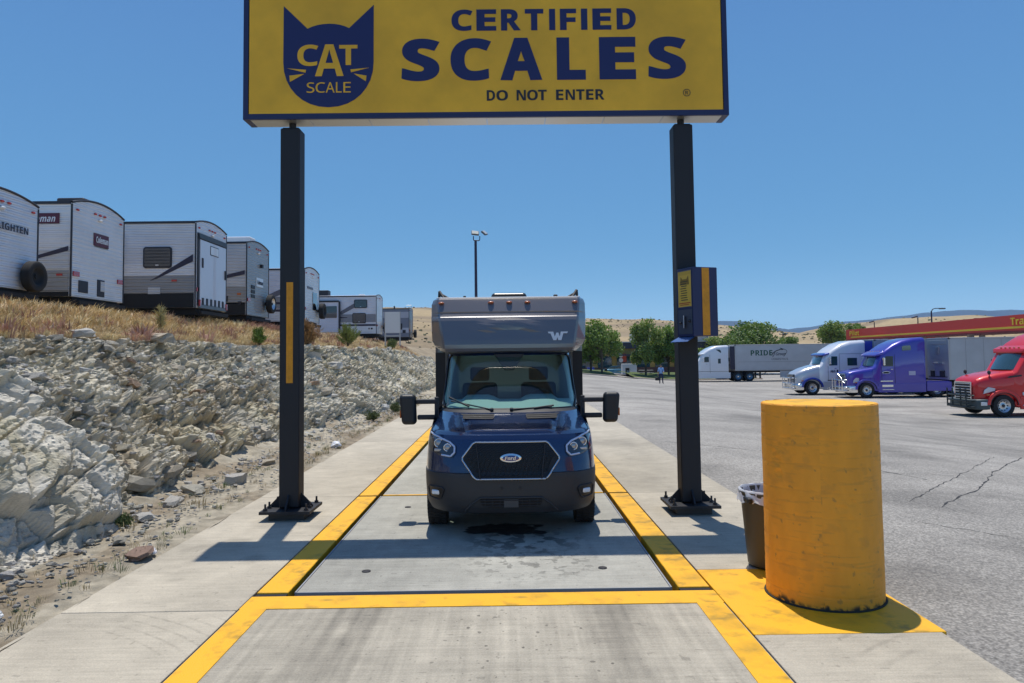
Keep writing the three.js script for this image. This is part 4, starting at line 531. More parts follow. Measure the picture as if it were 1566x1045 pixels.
    mh.translate(s * 1.265, 1.335, -0.30); add('mirror_housing', mh, std(lin(0.016, 0.017, 0.019), 0.5), m);
    add('mirror_glass', [rbox(0.155, 0.30, 0.01, 0.004, s * 1.265, 1.335, -0.384)], mChrome, m);
    add('turn_lens', [rbox(0.02, 0.10, 0.05, 0.008, s * 1.362, 1.28, -0.28)], mAmber, m);
  }
  add('screen_header', grid(30, 3, (i, j) => wsP(lerp(-0.86, 0.86, i / 30), lerp(0.95, 1.0, j / 3), 0.003)), mPaint, rv);
  add('screen_base', grid(30, 2, (i, j) => wsP(lerp(-0.865, 0.865, i / 30), lerp(0.0, 0.02, j / 2), 0.003)), std(lin(0.01, 0.01, 0.012), 0.3), rv);
  // wipers
  for (const [x0, x1, y1] of [[-0.22, -0.74, 0.13], [0.02, 0.52, 0.035]]) { const a = wsP(x0, 0.0, 0.03), b = wsP(x1, y1, 0.02); add('wiper', [bar(a, b, 0.009, 6), bar(wsP(x1 * 0.55 + x0 * 0.45, y1 * 0.4, 0.016), wsP(x1 * 1.04, y1 * 1.45, 0.016), 0.012, 6), sph(0.024, ...a, 10)], mBlackPlastic, rv); }
  // cab interior
  const mDash = std(lin(0.30, 0.35, 0.34), 0.8), mSeat = std(lin(0.035, 0.037, 0.04), 0.9), mTrim = std(lin(0.17, 0.18, 0.18), 0.9);
  add('dashboard', [grid(24, 8, (i, j) => { const x = lerp(-0.84, 0.84, i / 24), t = j / 8; const z0 = wsP(x * 0.99, 0.03)[2] - 0.03; return [x, 1.335 + 0.035 * Math.sin(t * PI) + 0.085 * t + 0.06 * t * smooth(0.24, 0.16, Math.abs(Math.abs(x) - 0.40)), lerp(z0, -0.85, t)]; }), box(1.66, 0.6, 0.05, 0, 1.06, -0.86)], mDash, rv);
  add('steering_wheel', [T(new THREE.TorusGeometry(0.19, 0.017, 8, 28), 0.42, 1.36, -1.02, -0.45), bar([0.42, 1.36, -1.02], [0.42, 1.28, -0.86], 0.03)], mBlackPlastic, rv);
  for (const s of [-1, 1]) { const st = add('cab_seat', [rbox(0.50, 0.62, 0.16, 0.06, s * 0.42, 1.30, -1.62, -0.12), rbox(0.50, 0.14, 0.5, 0.05, s * 0.42, 0.95, -1.38)], mSeat, rv); add('headrest', [rbox(0.28, 0.20, 0.10, 0.04, s * 0.42, 1.73, -1.68)], mSeat, st); }
  add('cab_interior', [box(1.74, 0.04, 2.0, 0, 0.6, -1.4), box(1.74, 1.6, 0.04, 0, 1.4, -2.3), box(0.03, 0.75, 1.3, -0.885, 0.97, -1.5), box(0.03, 0.75, 1.3, 0.885, 0.97, -1.5), box(0.03, 0.7, 0.85, -0.885, 1.69, -1.9), box(0.03, 0.7, 0.85, 0.885, 1.69, -1.9), box(1.70, 0.03, 1.45, 0, 2.045, -1.55)], mTrim, rv);
  for (const s of [-1, 1]) add('pillar_trim', [tube([[s * 0.83, 1.36, -0.62], [s * 0.81, 1.7, -0.98], [s * 0.76, 1.99, -1.22]], 0.045, false, 12, 8)], std(lin(0.42, 0.46, 0.44), 0.9), rv);
  add('mirror_sensor_housing', [extr(shape([[-0.20, 0.16], [0.20, 0.16], [0.06, -0.06], [-0.06, -0.06]]), 0.06, 0.012).translate(0, 1.855, -0.80).rotateX(0)], mBlackPlastic, rv);
  // overcab cap: faceted front, chamfered corners; rows = [y, face z, face half width, side half width, side z]
  const cap = [[2.035, -0.80, 0.80, 0.86, -1.00], [2.05, -0.735, 0.845, 0.90, -0.98], [2.09, -0.715, 0.855, 0.955, -1.02], [2.14, -0.715, 0.86, 1.01, -1.06], [2.20, -0.725, 0.868, 1.045, -1.09], [2.46, -0.80, 0.915, 1.06, -1.15], [2.505, -0.825, 0.92, 1.06, -1.16], [2.515, -0.838, 0.922, 1.06, -1.165], [2.565, -0.875, 0.93, 1.06, -1.18], [2.58, -0.872, 0.933, 1.06, -1.185], [2.70, -0.945, 0.948, 1.06, -1.20], [2.755, -0.98, 0.955, 1.04, -1.21], [2.778, -1.0, 0.945, 1.01, -1.23], [2.785, -1.06, 0.90, 0.96, -1.26]];
  const capRow = r => { const [y, z, wf, ws, zs] = r, P = []; P.push([-ws, y, zb - 0.6], [-ws, y, lerp(zs, zb, 0.5)], [-ws, y, zs]); P.push([-lerp(ws, wf, 0.08), y, lerp(zs, z, 0.22)], [-lerp(ws, wf, 0.88), y, lerp(zs, z, 0.90)]); for (let k = 0; k <= 12; k++) { const u = k / 12 * 2 - 1; P.push([u * wf * 0.985, y, z + 0.035 * (1 - u * u)]); } P.push([lerp(ws, wf, 0.88), y, lerp(zs, z, 0.90)], [lerp(ws, wf, 0.08), y, lerp(zs, z, 0.22)]); P.push([ws, y, zs], [ws, y, lerp(zs, zb, 0.5)], [ws, y, zb - 0.6]); return P; };
  const CR = cap.map(capRow), nC = CR[0].length - 1;
  const sculpt = (x, y) => 0.018 * smooth(0.10, 0.02, Math.abs(y - (2.42 - 0.55 * x * x))) * smooth(0.50, 0.30, Math.abs(x)) * smooth(2.2, 2.3, y); // raised brow in the cap moulding
  const capRowsFine = []; for (let j = 0; j < CR.length - 1; j++) { const n = CR[j + 1][0][1] - CR[j][0][1] > 0.08 ? 8 : 2; for (let k = 0; k < n; k++) capRowsFine.push(CR[j].map((p, i) => p.map((v, q) => lerp(v, CR[j + 1][i][q], k / n)))); } capRowsFine.push(CR[CR.length - 1]);
  const capMesh = add('overcab_cap', toCreasedNormals(grid(nC, capRowsFine.length - 1, (i, j) => { const p = capRowsFine[j][i]; return [p[0], p[1], p[2] + (i > 4 && i < nC - 4 ? sculpt(p[0], p[1]) : 0)]; }), R(9)), mCap, rv);
  add('cap_underside', [box(1.78, 0.02, 1.1, 0, 2.065, -1.42)], mBlackPlastic, rv);
  // house body behind the cab
  add('house_body', [rbox(2.12, 2.30, 4.4, 0.05, 0, 1.625, -3.86), rbox(2.08, 0.5, 4.2, 0.03, 0, 0.42, -3.86)], mCapSide, rv);
  for (const s of [-1, 1]) add('house_front_wall', box(0.17, 1.55, 0.04, s * 0.965, 1.27, -1.62), mBlackPlastic, rv);
  add('roof', [rbox(1.98, 0.03, 4.9, 0.012, 0, 2.785, -3.6)], std(lin(0.6, 0.6, 0.6), 0.7), rv);
  const ac = add('air_conditioner', [rbox(0.62, 0.20, 0.80, 0.07, 0.02, 2.98, -4.2, 0, 0, 0, 3), rbox(0.56, 0.12, 0.5, 0.05, 0.02, 2.93, -3.75, 0.25)], std(lin(0.03, 0.032, 0.035), 0.3), rv); add('air_conditioner_base', [box(0.5, 0.12, 0.9, 0.02, 2.84, -4.1)], mBlackPlastic, ac);
  for (const s of [-1, 1]) add('roof_rack_arm', [bar([s * 0.90, 2.785, -1.6], [s * 1.0, 2.93, -1.75], 0.022, 6), bar([s * 1.0, 2.93, -1.75], [s * 1.01, 2.79, -1.8], 0.02, 6), bar([s * 0.80, 2.79, -1.6], [s * 0.99, 2.90, -1.75], 0.016, 6), bar([s * 0.95, 2.82, -1.7], [s * 0.95, 2.82, -5.6], 0.016, 6)], mBlackPlastic, rv);
  add('roof_vent', rbox(0.06, 0.06, 0.06, 0.015, 0.68, 2.83, -1.6), mBlackPlastic, rv); add('roof_antenna', cyl(0.02, 0.02, 0.05, -0.62, 2.82, -1.5, 10), mBlackPlastic, rv);
  for (const x of [-0.905, -0.235, 0.01, 0.255, 0.895]) add('marker_light', [T(sph(1, 0, 0, 0, 14).scale(0.042, 0.017, 0.028), x, 2.705, -0.935 + 0.032 * (1 - (x / 0.95) ** 2) + 0.004)], mAmber, rv);
  // winged W emblem on the cap, following the face
  { const W = [[0, 1], [0.30, 1], [0.375, 0.42], [0.47, 0.88], [0.585, 0.88], [0.655, 0.42], [0.72, 1], [1.12, 1], [1.07, 0.80], [0.86, 0.80], [0.74, 0], [0.57, 0], [0.52, 0.36], [0.46, 0], [0.29, 0], [0.14, 0.80], [0.04, 0.80]]; const g = extr(shape(W.map(([x, y]) => [x * 0.235, y * 0.115])), 0.006, 0); g.rotateX(-0.235); g.translate(0.515, 2.185, -0.718 + 0.018); add('emblem', g, mWhitePaint, capMesh); }
  // wheels and underbody
  for (const s of [-1, 1]) { wheel(rv, s * 0.865, 0.355, 0, 0.355, 0.225, 1, { ry: s * PI / 2, tread: true }); wheel(rv, s * 0.86, 0.355, -3.95, 0.355, 0.225, 1, { ry: s * PI / 2 }); wheel(rv, s * 0.60, 0.355, -3.95, 0.355, 0.225, 1, { ry: s * PI / 2 }); add('mud_flap', [box(0.3, 0.36, 0.015, s * 0.82, 0.33, -0.55), box(0.55, 0.36, 0.015, s * 0.76, 0.33, -4.55)], mRubber, rv); add('side_marker', [rbox(0.02, 0.05, 0.09, 0.008, s * 1.068, 0.6, -2.2)], mRed, rv); }
  add('underbody', [box(1.4, 0.16, 5.6, 0, 0.42, -2.6), box(1.2, 0.10, 0.5, 0, 0.33, 0.45), box(1.5, 0.08, 0.10, 0, 0.33, 0), box(1.3, 0.6, 0.9, 0, 0.72, 0.1), cyl(0.09, 0.09, 1.5, 0, 0.34, 0.02, 10, 0, 0, PI / 2)], mBlackPlastic, rv);
}
// ---------------------------------------------------------------- travel trailers on the terrace
const ribBump = tex(8, 64, (u, v) => { const t = v; return t < 0.5 ? smooth(0, 0.12, t) : 1 - smooth(0.5, 0.62, t); }, false);
const siding = (c, o = {}) => phys(lin(...c.map(v => Math.min(0.88, v * 1.38))), 0.42, 0, { bumpMap: rep(ribBump, 1, 1 / 0.105), bumpScale: 0.03, clearcoat: 0.3, map: rep(sidingTex, 0.4), ...o });
const sidingTex = tex(256, 256, (u, v) => 0.95 + 0.08 * (pfbm(u, v, 5, 4, 91) - 0.5));
const mSideWhite = siding([0.66, 0.67, 0.70]), mSideGrey = siding([0.24, 0.24, 0.245]), mSideMid = siding([0.46, 0.47, 0.49]), mSideDark = siding([0.10, 0.105, 0.13]);
const mTrimBlack = std(lin(0.02, 0.02, 0.028), 0.5), mFrameBlack = std(lin(0.015, 0.016, 0.018), 0.8), mDecal = std(lin(0.022, 0.020, 0.045), 0.45), mDecalGrey = std(lin(0.13, 0.13, 0.155), 0.45), mRoofWhite = std(lin(0.7, 0.7, 0.7), 0.7);
const mRedPlate = std(lin(0.10, 0.012, 0.03), 0.4), mWinGlass = phys(lin(0.012, 0.018, 0.026), 0.05, 0, { clearcoat: 1 });
function trailer(o) {
  const W = o.w || 2.45, H = o.h, L = o.L || 7.5, y0 = 0.5, gy = 3.05;
  const t = thing('travel_trailer', o.label, 'trailer', [o.x, gy, o.z - W / 2], 0, 'travel trailers parked along the terrace');
  const top = H - gy, rise = o.rise ?? 0.13;
  const S = new THREE.Shape(); S.moveTo(-W / 2, y0); S.lineTo(W / 2, y0); S.lineTo(W / 2, top - 0.02); for (let k = 0; k <= 12; k++) { const u = k / 12 * 2 - 1; S.lineTo(-u * W / 2, top + rise * (1 - u * u)); } S.lineTo(-W / 2, y0);
  const body = extr(S, L, 0.012, 4); body.rotateY(PI / 2); body.translate(-L, 0, 0); // shape x becomes -z
  const bm = add('body', body, o.side || mSideWhite, t);
  add('rear_wall', T((() => { const q = new THREE.Shape(); q.moveTo(-W / 2 + 0.03, y0 + 0.01); q.lineTo(W / 2 - 0.03, y0 + 0.01); q.lineTo(W / 2 - 0.03, top - 0.03); for (let k = 0; k <= 12; k++) { const u = k / 12 * 2 - 1; q.lineTo(-u * (W / 2 - 0.03), top - 0.01 + rise * (1 - u * u)); } return extr(q, 0.012); })(), 0.001, 0, 0, 0, PI / 2), o.rear || mSideWhite, t);
  // roof trim following the crown, corner trims
  const crown = []; for (let k = 0; k <= 14; k++) { const u = k / 14 * 2 - 1; crown.push([0.012, top + rise * (1 - u * u) + 0.01, u * W / 2]); }
  add('roof_trim', tube(crown, 0.03, false, 28, 6), mTrimBlack, t);
  add('side_roof_trim', box(L - 0.02, 0.07, 0.03, -L / 2, top - 0.005, W / 2 + 0.012), mTrimBlack, t);
  for (const s of [-1, 1]) add('corner_trim', box(0.035, top - y0 - 0.03, 0.035, 0.008, (top + y0) / 2 - 0.02, s * (W / 2 - 0.006)), mTrimBlack, t);
  const zs = W / 2 + 0.004;
  const onSide = (name, x0, x1, ya, yb, m, th = 0.01, parent = t) => add(name, box(x1 - x0, yb - ya, th, (x0 + x1) / 2, (ya + yb) / 2, zs + th / 2 + 0.001), m, parent);
  const poly = (name, pts, m, off = 0.0) => { const g = extr(shape(pts), 0.004); g.translate(0, 0, zs + 0.012 + off); return add(name, g, m, t); };
  for (const b of o.bands || []) onSide(b[0], b[5] ?? -L + 0.02, b[4] ?? -0.03, b[1], b[2], b[3], 0.008);
  for (const d of o.decals || []) poly('decal_stripe', d[0], d[1] || mDecal, d[2] || 0);
  for (const w of o.windows || []) { const [xc, yc, ww, hh] = w; const fr = new THREE.Group(); fr.name = 'window'; t.add(fr); add('window_frame', [T(extr(rrect(ww + 0.09, hh + 0.09, 0.09), 0.03, 0.006), xc, yc, zs + 0.004)], mTrimBlack, fr); add('window_pane', [T(extr(rrect(ww, hh, 0.06), 0.008), xc, yc, zs + 0.034)], mWinGlass, fr); if (w[4]) add('window_mullion', box(0.03, hh, 0.012, xc, yc, zs + 0.045), mTrimBlack, fr); else add('window_latch', box(ww * 0.12, 0.03, 0.012, xc, yc - hh * 0.42, zs + 0.046), mRim, fr); }
  for (const s of o.slides || []) { const [x0, x1, ya, yb, d] = s; const g = add('slide_out', rbox(x1 - x0, yb - ya, d, 0.02, (x0 + x1) / 2, (ya + yb) / 2, zs + d / 2 - 0.01), s[5] || o.side || mSideWhite, t); add('slide_flange', [box(0.12, yb - ya + 0.1, 0.05, x1 + 0.05, (ya + yb) / 2, zs + d + 0.0), box(x1 - x0, 0.12, 0.05, (x0 + x1) / 2, yb + 0.05, zs + d), box(0.12, yb - ya + 0.1, 0.05, x0 - 0.05, (ya + yb) / 2, zs + d)], mTrimBlack, g); if (s[6]) add('slide_window', [T(extr(rrect(s[6][2], s[6][3], 0.05), 0.012), s[6][0], s[6][1], zs + d)], mWinGlass, g); }
  for (const [n, xc, yc, ww, hh, m] of o.bits || []) onSide(n, xc - ww / 2, xc + ww / 2, yc - hh / 2, yc + hh / 2, m, 0.03);
  // rear fittings: z measured from the near edge (0) to the far edge (W)
  const onRear = (name, z0, z1, ya, yb, m, th = 0.02, off = 0) => add(name, rbox(th, yb - ya, z1 - z0, 0.006, 0.014 + th / 2 + off, (ya + yb) / 2, W / 2 - (z0 + z1) / 2), m, t);
  if (!o.noLights) { for (const [z, dy] of [[0.22, -0.14], [W - 0.2, -0.16], [W / 2 - 0.22, 0.0], [W / 2, 0.0], [W / 2 + 0.22, 0.0]]) add('clearance_light', T(sph(1, 0, 0, 0, 10).scale(0.03, 0.03, 0.07), 0.03, top - 0.10 + (dy ? dy * 0.3 : 0.0), W / 2 - z), mRed, t); for (const z of [0.2, W - 0.2]) onRear('tail_light', z - 0.13, z + 0.13, 1.0, 1.12, mRed, 0.03); add('rear_camera', T(sph(1, 0, 0, 0, 10).scale(0.06, 0.04, 0.09), 0.03, top - 0.24, 0), mWhitePaint, t); }
  for (const r0 of o.rearBits || []) onRear(...r0);
  if (o.ramp) { onRear('ramp_gasket', 0.10, W - 0.08, 0.56, top - 0.30, mTrimBlack, 0.03); const rd = onRear('ramp_door', 0.22, W - 0.18, 0.62, top - 0.50, phys(lin(0.60, 0.63, 0.70), 0.4, 0, { clearcoat: 0.5 }), 0.035, 0.022); onRear('door_header', 0.14, W - 0.12, top - 0.47, top - 0.33, std(lin(0.05, 0.06, 0.075), 0.5), 0.05, 0.02); for (let k = 0; k < 6; k++) onRear('door_hinge', 0.35 + k * 0.32, 0.47 + k * 0.32, 0.60, 0.82, mTrimBlack, 0.05, 0.03); onRear('door_handle', 0.32, 0.42, 1.75, 2.05, mTrimBlack, 0.04, 0.04); onRear('door_latch', W - 0.3, W - 0.2, 1.55, 1.85, mTrimBlack, 0.06, 0.04); onRear('door_bottom_rail', 0.16, W - 0.14, 0.50, 0.62, std(lin(0.16, 0.18, 0.2), 0.4, 0.5), 0.06, 0.01); onRear('door_reflector', 0.12, 0.2, 0.55, 0.75, mRed, 0.05, 0.05); onRear('door_reflector', W - 0.2, W - 0.12, 0.55, 0.75, mRed, 0.05, 0.05); }
  for (const [txt, z0, z1, ya, yb, m] of o.rearText || []) { const g = textFit(txt, fontBold, 0, z1 - z0, 0, yb - ya, 0.006); g.rotateY(PI / 2); g.translate(0.05, ya, W / 2 - z0); add('lettering', g, m, t); }
  for (const [txt, x0, x1, ya, yb, m, sh] of o.sideText || []) { const g = textFit(txt, fontBold, x0, x1, ya, yb, 0.006, sh || 0); g.translate(0, 0, zs + 0.03); add('lettering', g, m, t); }
  if (o.spare) { const [z, y, r0, x] = o.spare; const g = wheel(t, (x || 0.20), y, W / 2 - z, r0, 0.22, 1, { ry: PI / 2, name: 'spare_wheel', rim: o.spareRim || mFrameBlack, hub: mFrameBlack }); add('spare_bracket', box(0.10, 0.12, 0.12, x ? x - 0.16 : 0.06, y, W / 2 - z), mFrameBlack, t); }
  // chassis, bumper, jacks, wheels
  add('chassis', [box(L - 0.1, 0.22, W - 0.35, -L / 2, 0.40, 0), box(L - 0.3, 0.10, 0.08, -L / 2, 0.25, W / 2 - 0.35)], mFrameBlack, t);
  add('rear_bumper', box(0.10, 0.10, W - 0.3, 0.10, 0.36, 0), mFrameBlack, t);
  for (const s of [-1, 1]) add('stabiliser_jack', [bar([-0.35, 0.3, s * 0.8], [-0.25, 0.0, s * 0.8], 0.03, 6), box(0.2, 0.02, 0.2, -0.25, 0.01, s * 0.8)], mFrameBlack, t);
  for (const x of [-L * 0.45, -L * 0.45 - 0.85]) for (const s of [-1, 1]) wheel(t, x, 0.36, s * (W / 2 - 0.16), 0.36, 0.2, s);
  add('tongue', [bar([-L, 0.4, -0.8], [-L - 1.0, 0.4, 0], 0.05, 6), bar([-L, 0.4, 0.8], [-L - 1.0, 0.4, 0], 0.05, 6), bar([-L - 1, 0.45, 0], [-L - 1, 0.0, 0], 0.04, 6)], mFrameBlack, t);
  for (const [x, z, ww, hh, dd, m] of o.roof || []) add('roof_unit', rbox(ww, hh, dd, 0.05, x, top + rise + hh / 2 - 0.03, z), m || mRoofWhite, t);
  if (o.ladder) { const [x, z] = o.ladder; const rl = []; for (const dz of [-0.18, 0.18]) rl.push(bar([x, 0.9, z + dz], [x, top + 0.28, z + dz], 0.015, 6), bar([x, top + 0.28, z + dz], [x - 0.4, top + 0.28, z + dz], 0.015, 6)); for (let k = 0; k < 7; k++) rl.push(bar([x, 1.0 + k * 0.3, z - 0.18], [x, 1.0 + k * 0.3, z + 0.18], 0.013, 6)); add('ladder', rl, mRim, t); }
  return t;
}
{
  const skirt = ['skirt_band', 0.50, 0.94, mFrameBlack];
  trailer({ label: 'pale blue white trailer at the left edge, rear lettered and fitted with a spare wheel', x: -10.6, z: -14.25, h: 5.46, rise: 0.16, rear: siding([0.55, 0.58, 0.68]), side: mSideWhite, spare: [2.05, 0.80, 0.34], rearText: [['ENLIGHTEN', 0.75, 2.05, 1.72, 1.87, mDecal]], rearBits: [['license_frame', 2.25, 2.40, 0.55, 0.9, mTrimBlack]] });
  trailer({ label: 'white and grey trailer with red name plates, second from the left edge', x: -10.55, z: -17.9, h: 5.84, rise: 0.20, rear: siding([0.60, 0.61, 0.68]), bands: [['light_band', 1.15, 1.62, mSideMid], ['grey_band', 0.86, 1.13, mSideGrey], ['grey_band', 0.62, 0.85, mSideGrey], ['skirt_band', 0.50, 0.61, mFrameBlack]], decals: [[[[-0.05, 1.72], [-0.05, 1.60], [-1.6, 1.22], [-1.6, 1.26]]]], bits: [['name_plate', -0.74, 2.40, 0.92, 0.25, mRedPlate], ['side_light', -0.25, 1.02, 0.14, 0.05, mRed]], sideText: [['Coleman', -1.12, -0.38, 2.31, 2.48, mWhitePaint, 0.2]], rearBits: [['rear_panel', 0.95, 1.65, 1.88, 2.20, mRedPlate], ['name_plate_frame', 0.98, 1.62, 1.86, 1.875, mTrimBlack], ['outside_hatch', 0.32, 0.72, 0.62, 0.92, mTrimBlack], ['outside_hatch', 1.15, 1.48, 0.58, 1.02, mTrimBlack], ['hatch_inlay', 1.28, 1.45, 0.72, 0.98, mSideMid, 0.035]], rearText: [['Coleman', 1.02, 1.58, 1.96, 2.13, mWhitePaint]], roof: [[-0.5, 0.2, 0.7, 0.12, 0.5, mTrimBlack]] });
  trailer({ label: 'white toy hauler trailer with rear ramp door and dark side window', x: -9.43, z: -22.4, h: 6.16, L: 8.5, rise: 0.16, rear: siding([0.58, 0.59, 0.63]), side: siding([0.55, 0.55, 0.57]), ramp: true, rearText: [['Coleman', 1.02, 1.55, 2.28, 2.46, mDecal]], rearBits: [['name_plate_frame', 0.96, 1.62, 2.22, 2.52, mTrimBlack, 0.012, 0.055], ['name_plate', 0.985, 1.595, 2.245, 2.495, mWhitePaint, 0.006, 0.065]], bands: [['white_band', 1.48, 1.85, siding([0.62, 0.62, 0.66])], ['grey_band', 0.95, 1.47, mSideGrey], skirt], windows: [[-1.13, 2.03, 0.78, 0.56]], decals: [[[[-0.06, 2.12], [-0.06, 1.90], [-1.15, 1.38], [-1.36, 1.32]]]], bits: [['side_light', -0.62, 1.32, 0.16, 0.06, mRed], ['water_hatch', -1.22, 1.02, 0.36, 0.2, mSideMid]], slides: [[-4.6, -2.32, 0.62, 2.72, 0.12]] });
  trailer({ label: 'grey ribbed trailer with spare wheel and dark rear vents, left of the post', x: -9.32, z: -26.5, h: 6.16, rise: 0.16, rear: siding([0.27, 0.275, 0.28]), side: siding([0.42, 0.42, 0.43]), spare: [2.05, 1.02, 0.36, 0.24], spareRim: mRim, bands: [['pale_band', 1.52, 1.80, siding([0.45, 0.45, 0.46])], ['grey_band', 0.90, 1.50, mSideGrey], skirt], decals: [[[[-0.05, 2.10], [-0.05, 1.95], [-1.7, 1.62], [-1.7, 1.70]]]], bits: [['side_light', -0.25, 1.25, 0.13, 0.08, mAmber], ['outlet_box', -0.72, 1.08, 0.15, 0.2, mTrimBlack], ['outlet_box', -0.22, 0.92, 0.12, 0.12, mTrimBlack]], rearBits: [['vent_grille', 0.45, 0.85, 1.15, 1.28, mTrimBlack], ['vent_grille', 0.45, 0.85, 1.32, 1.45, mTrimBlack], ['vent_grille', 0.45, 0.85, 1.49, 1.62, mTrimBlack], ['name_plate', 1.0, 1.75, 1.62, 1.95, mWhitePaint], ['porch_light', 1.4, 1.55, 2.35, 2.48, mTrimBlack, 0.1]], rearText: [['Coleman', 1.06, 1.68, 1.70, 1.86, mDecal]], roof: [[-0.6, 0.1, 0.9, 0.22, 0.6]] });
  trailer({ label: 'white trailer with grey diagonal stripe, partly hidden behind the left post', x: -8.66, z: -31.7, h: 5.80, rise: 0.16, rear: siding([0.62, 0.63, 0.70]), side: siding([0.58, 0.58, 0.62]), spare: [2.1, 1.05, 0.36, 0.26], bands: [['grey_band', 1.05, 1.55, mSideGrey], ['navy_band', 0.92, 1.02, mDecal], ['white_band', 0.55, 0.9, mSideWhite]], decals: [[[[-0.1, 2.30], [-0.1, 2.05], [-1.7, 1.35], [-2.2, 1.35]], mDecalGrey], [[[-0.9, 1.32], [-0.9, 1.24], [-2.0, 1.22], [-2.0, 1.36]], mDecal, 0.004]], rearBits: [['rear_window', 1.3, 2.0, 1.05, 1.85, mWinGlass], ['rear_lettering_plate', 0.4, 1.3, 1.95, 2.05, mDecalGrey]], roof: [[-0.7, 0, 0.5, 0.12, 0.5, mTrimBlack]] });
  trailer({ label: 'long white and grey trailer with slide out and two side windows, far along the terrace', x: -8.8, z: -50, h: 6.10, L: 9, rise: 0.14, rear: siding([0.66, 0.68, 0.74]), side: siding([0.58, 0.58, 0.63]), spare: [2.0, 0.95, 0.38, 0.3], bands: [['grey_band', 1.28, 1.82, siding([0.22, 0.22, 0.24])], ['navy_band', 1.02, 1.14, mDecal], ['white_band', 0.62, 1.0, siding([0.62, 0.62, 0.68])]], windows: [[-1.05, 2.52, 0.80, 0.48], [-1.15, 1.55, 0.82, 0.6]], decals: [[[[-1.5, 2.55], [-1.5, 2.25], [-2.3, 1.82], [-2.75, 1.82]], mDecalGrey], [[[-1.95, 1.62], [-1.95, 1.58], [-2.8, 1.55], [-2.8, 1.66]], mDecal, 0.004]], slides: [[-5.6, -2.5, 0.62, 2.65, 0.15, siding([0.55, 0.55, 0.62]), [-3.55, 1.98, 1.85, 0.8]]], bits: [['outlet_box', -0.48, 0.84, 0.08, 0.1, mTrimBlack], ['outlet_box', -0.3, 0.84, 0.12, 0.1, mTrimBlack]], rearText: [['SPREE', 0.6, 1.5, 2.2, 2.34, mDecalGrey]].slice(0, 0), roof: [[-3.8, 0.2, 0.8, 0.38, 0.7, mTrimBlack], [-1.2, 0, 0.4, 0.1, 0.4]] });
  trailer({ label: 'blue grey trailer with roof ladder, farthest along the terrace', x: -7.9, z: -60, h: 5.86, L: 6, w: 2.3, rise: 0.06, rear: mSideDark, side: siding([0.15, 0.17, 0.22]), bands: [['pale_band', 2.05, 2.55, siding([0.34, 0.36, 0.42])], ['pale_band', 0.85, 1.25, siding([0.40, 0.42, 0.48])]], windows: [[-0.95, 2.28, 0.3, 0.3]], ladder: [0.14, 0.75], bits: [['wheel_arch', -1.0, 1.35, 0.9, 0.5, mTrimBlack], ['outlet_box', -0.4, 0.95, 0.25, 0.25, mTrimBlack]], spare: [1.5, 0.8, 0.34, 0.3], roof: [[-1.3, 0.4, 0.12, 0.25, 0.12, mTrimBlack]] });
  // blank notice board on the bank edge
  const nb = thing('notice_board', 'blank white notice board on two posts, seen from behind, on the bank edge', 'notice board', [-6.55, 2.72, -42.5]);
  add('board', rbox(0.85, 1.2, 0.03, 0.006, 0, 1.22, 0), std(lin(0.62, 0.61, 0.60), 0.6), nb); for (const s of [-1, 1]) add('post', box(0.07, 1.95, 0.07, s * 0.42, 0.87, -0.055), std(lin(0.42, 0.40, 0.38), 0.7), nb); add('cross_bar', box(0.84, 0.07, 0.03, 0, 0.45, -0.03), std(lin(0.45, 0.43, 0.40), 0.7), nb);
}
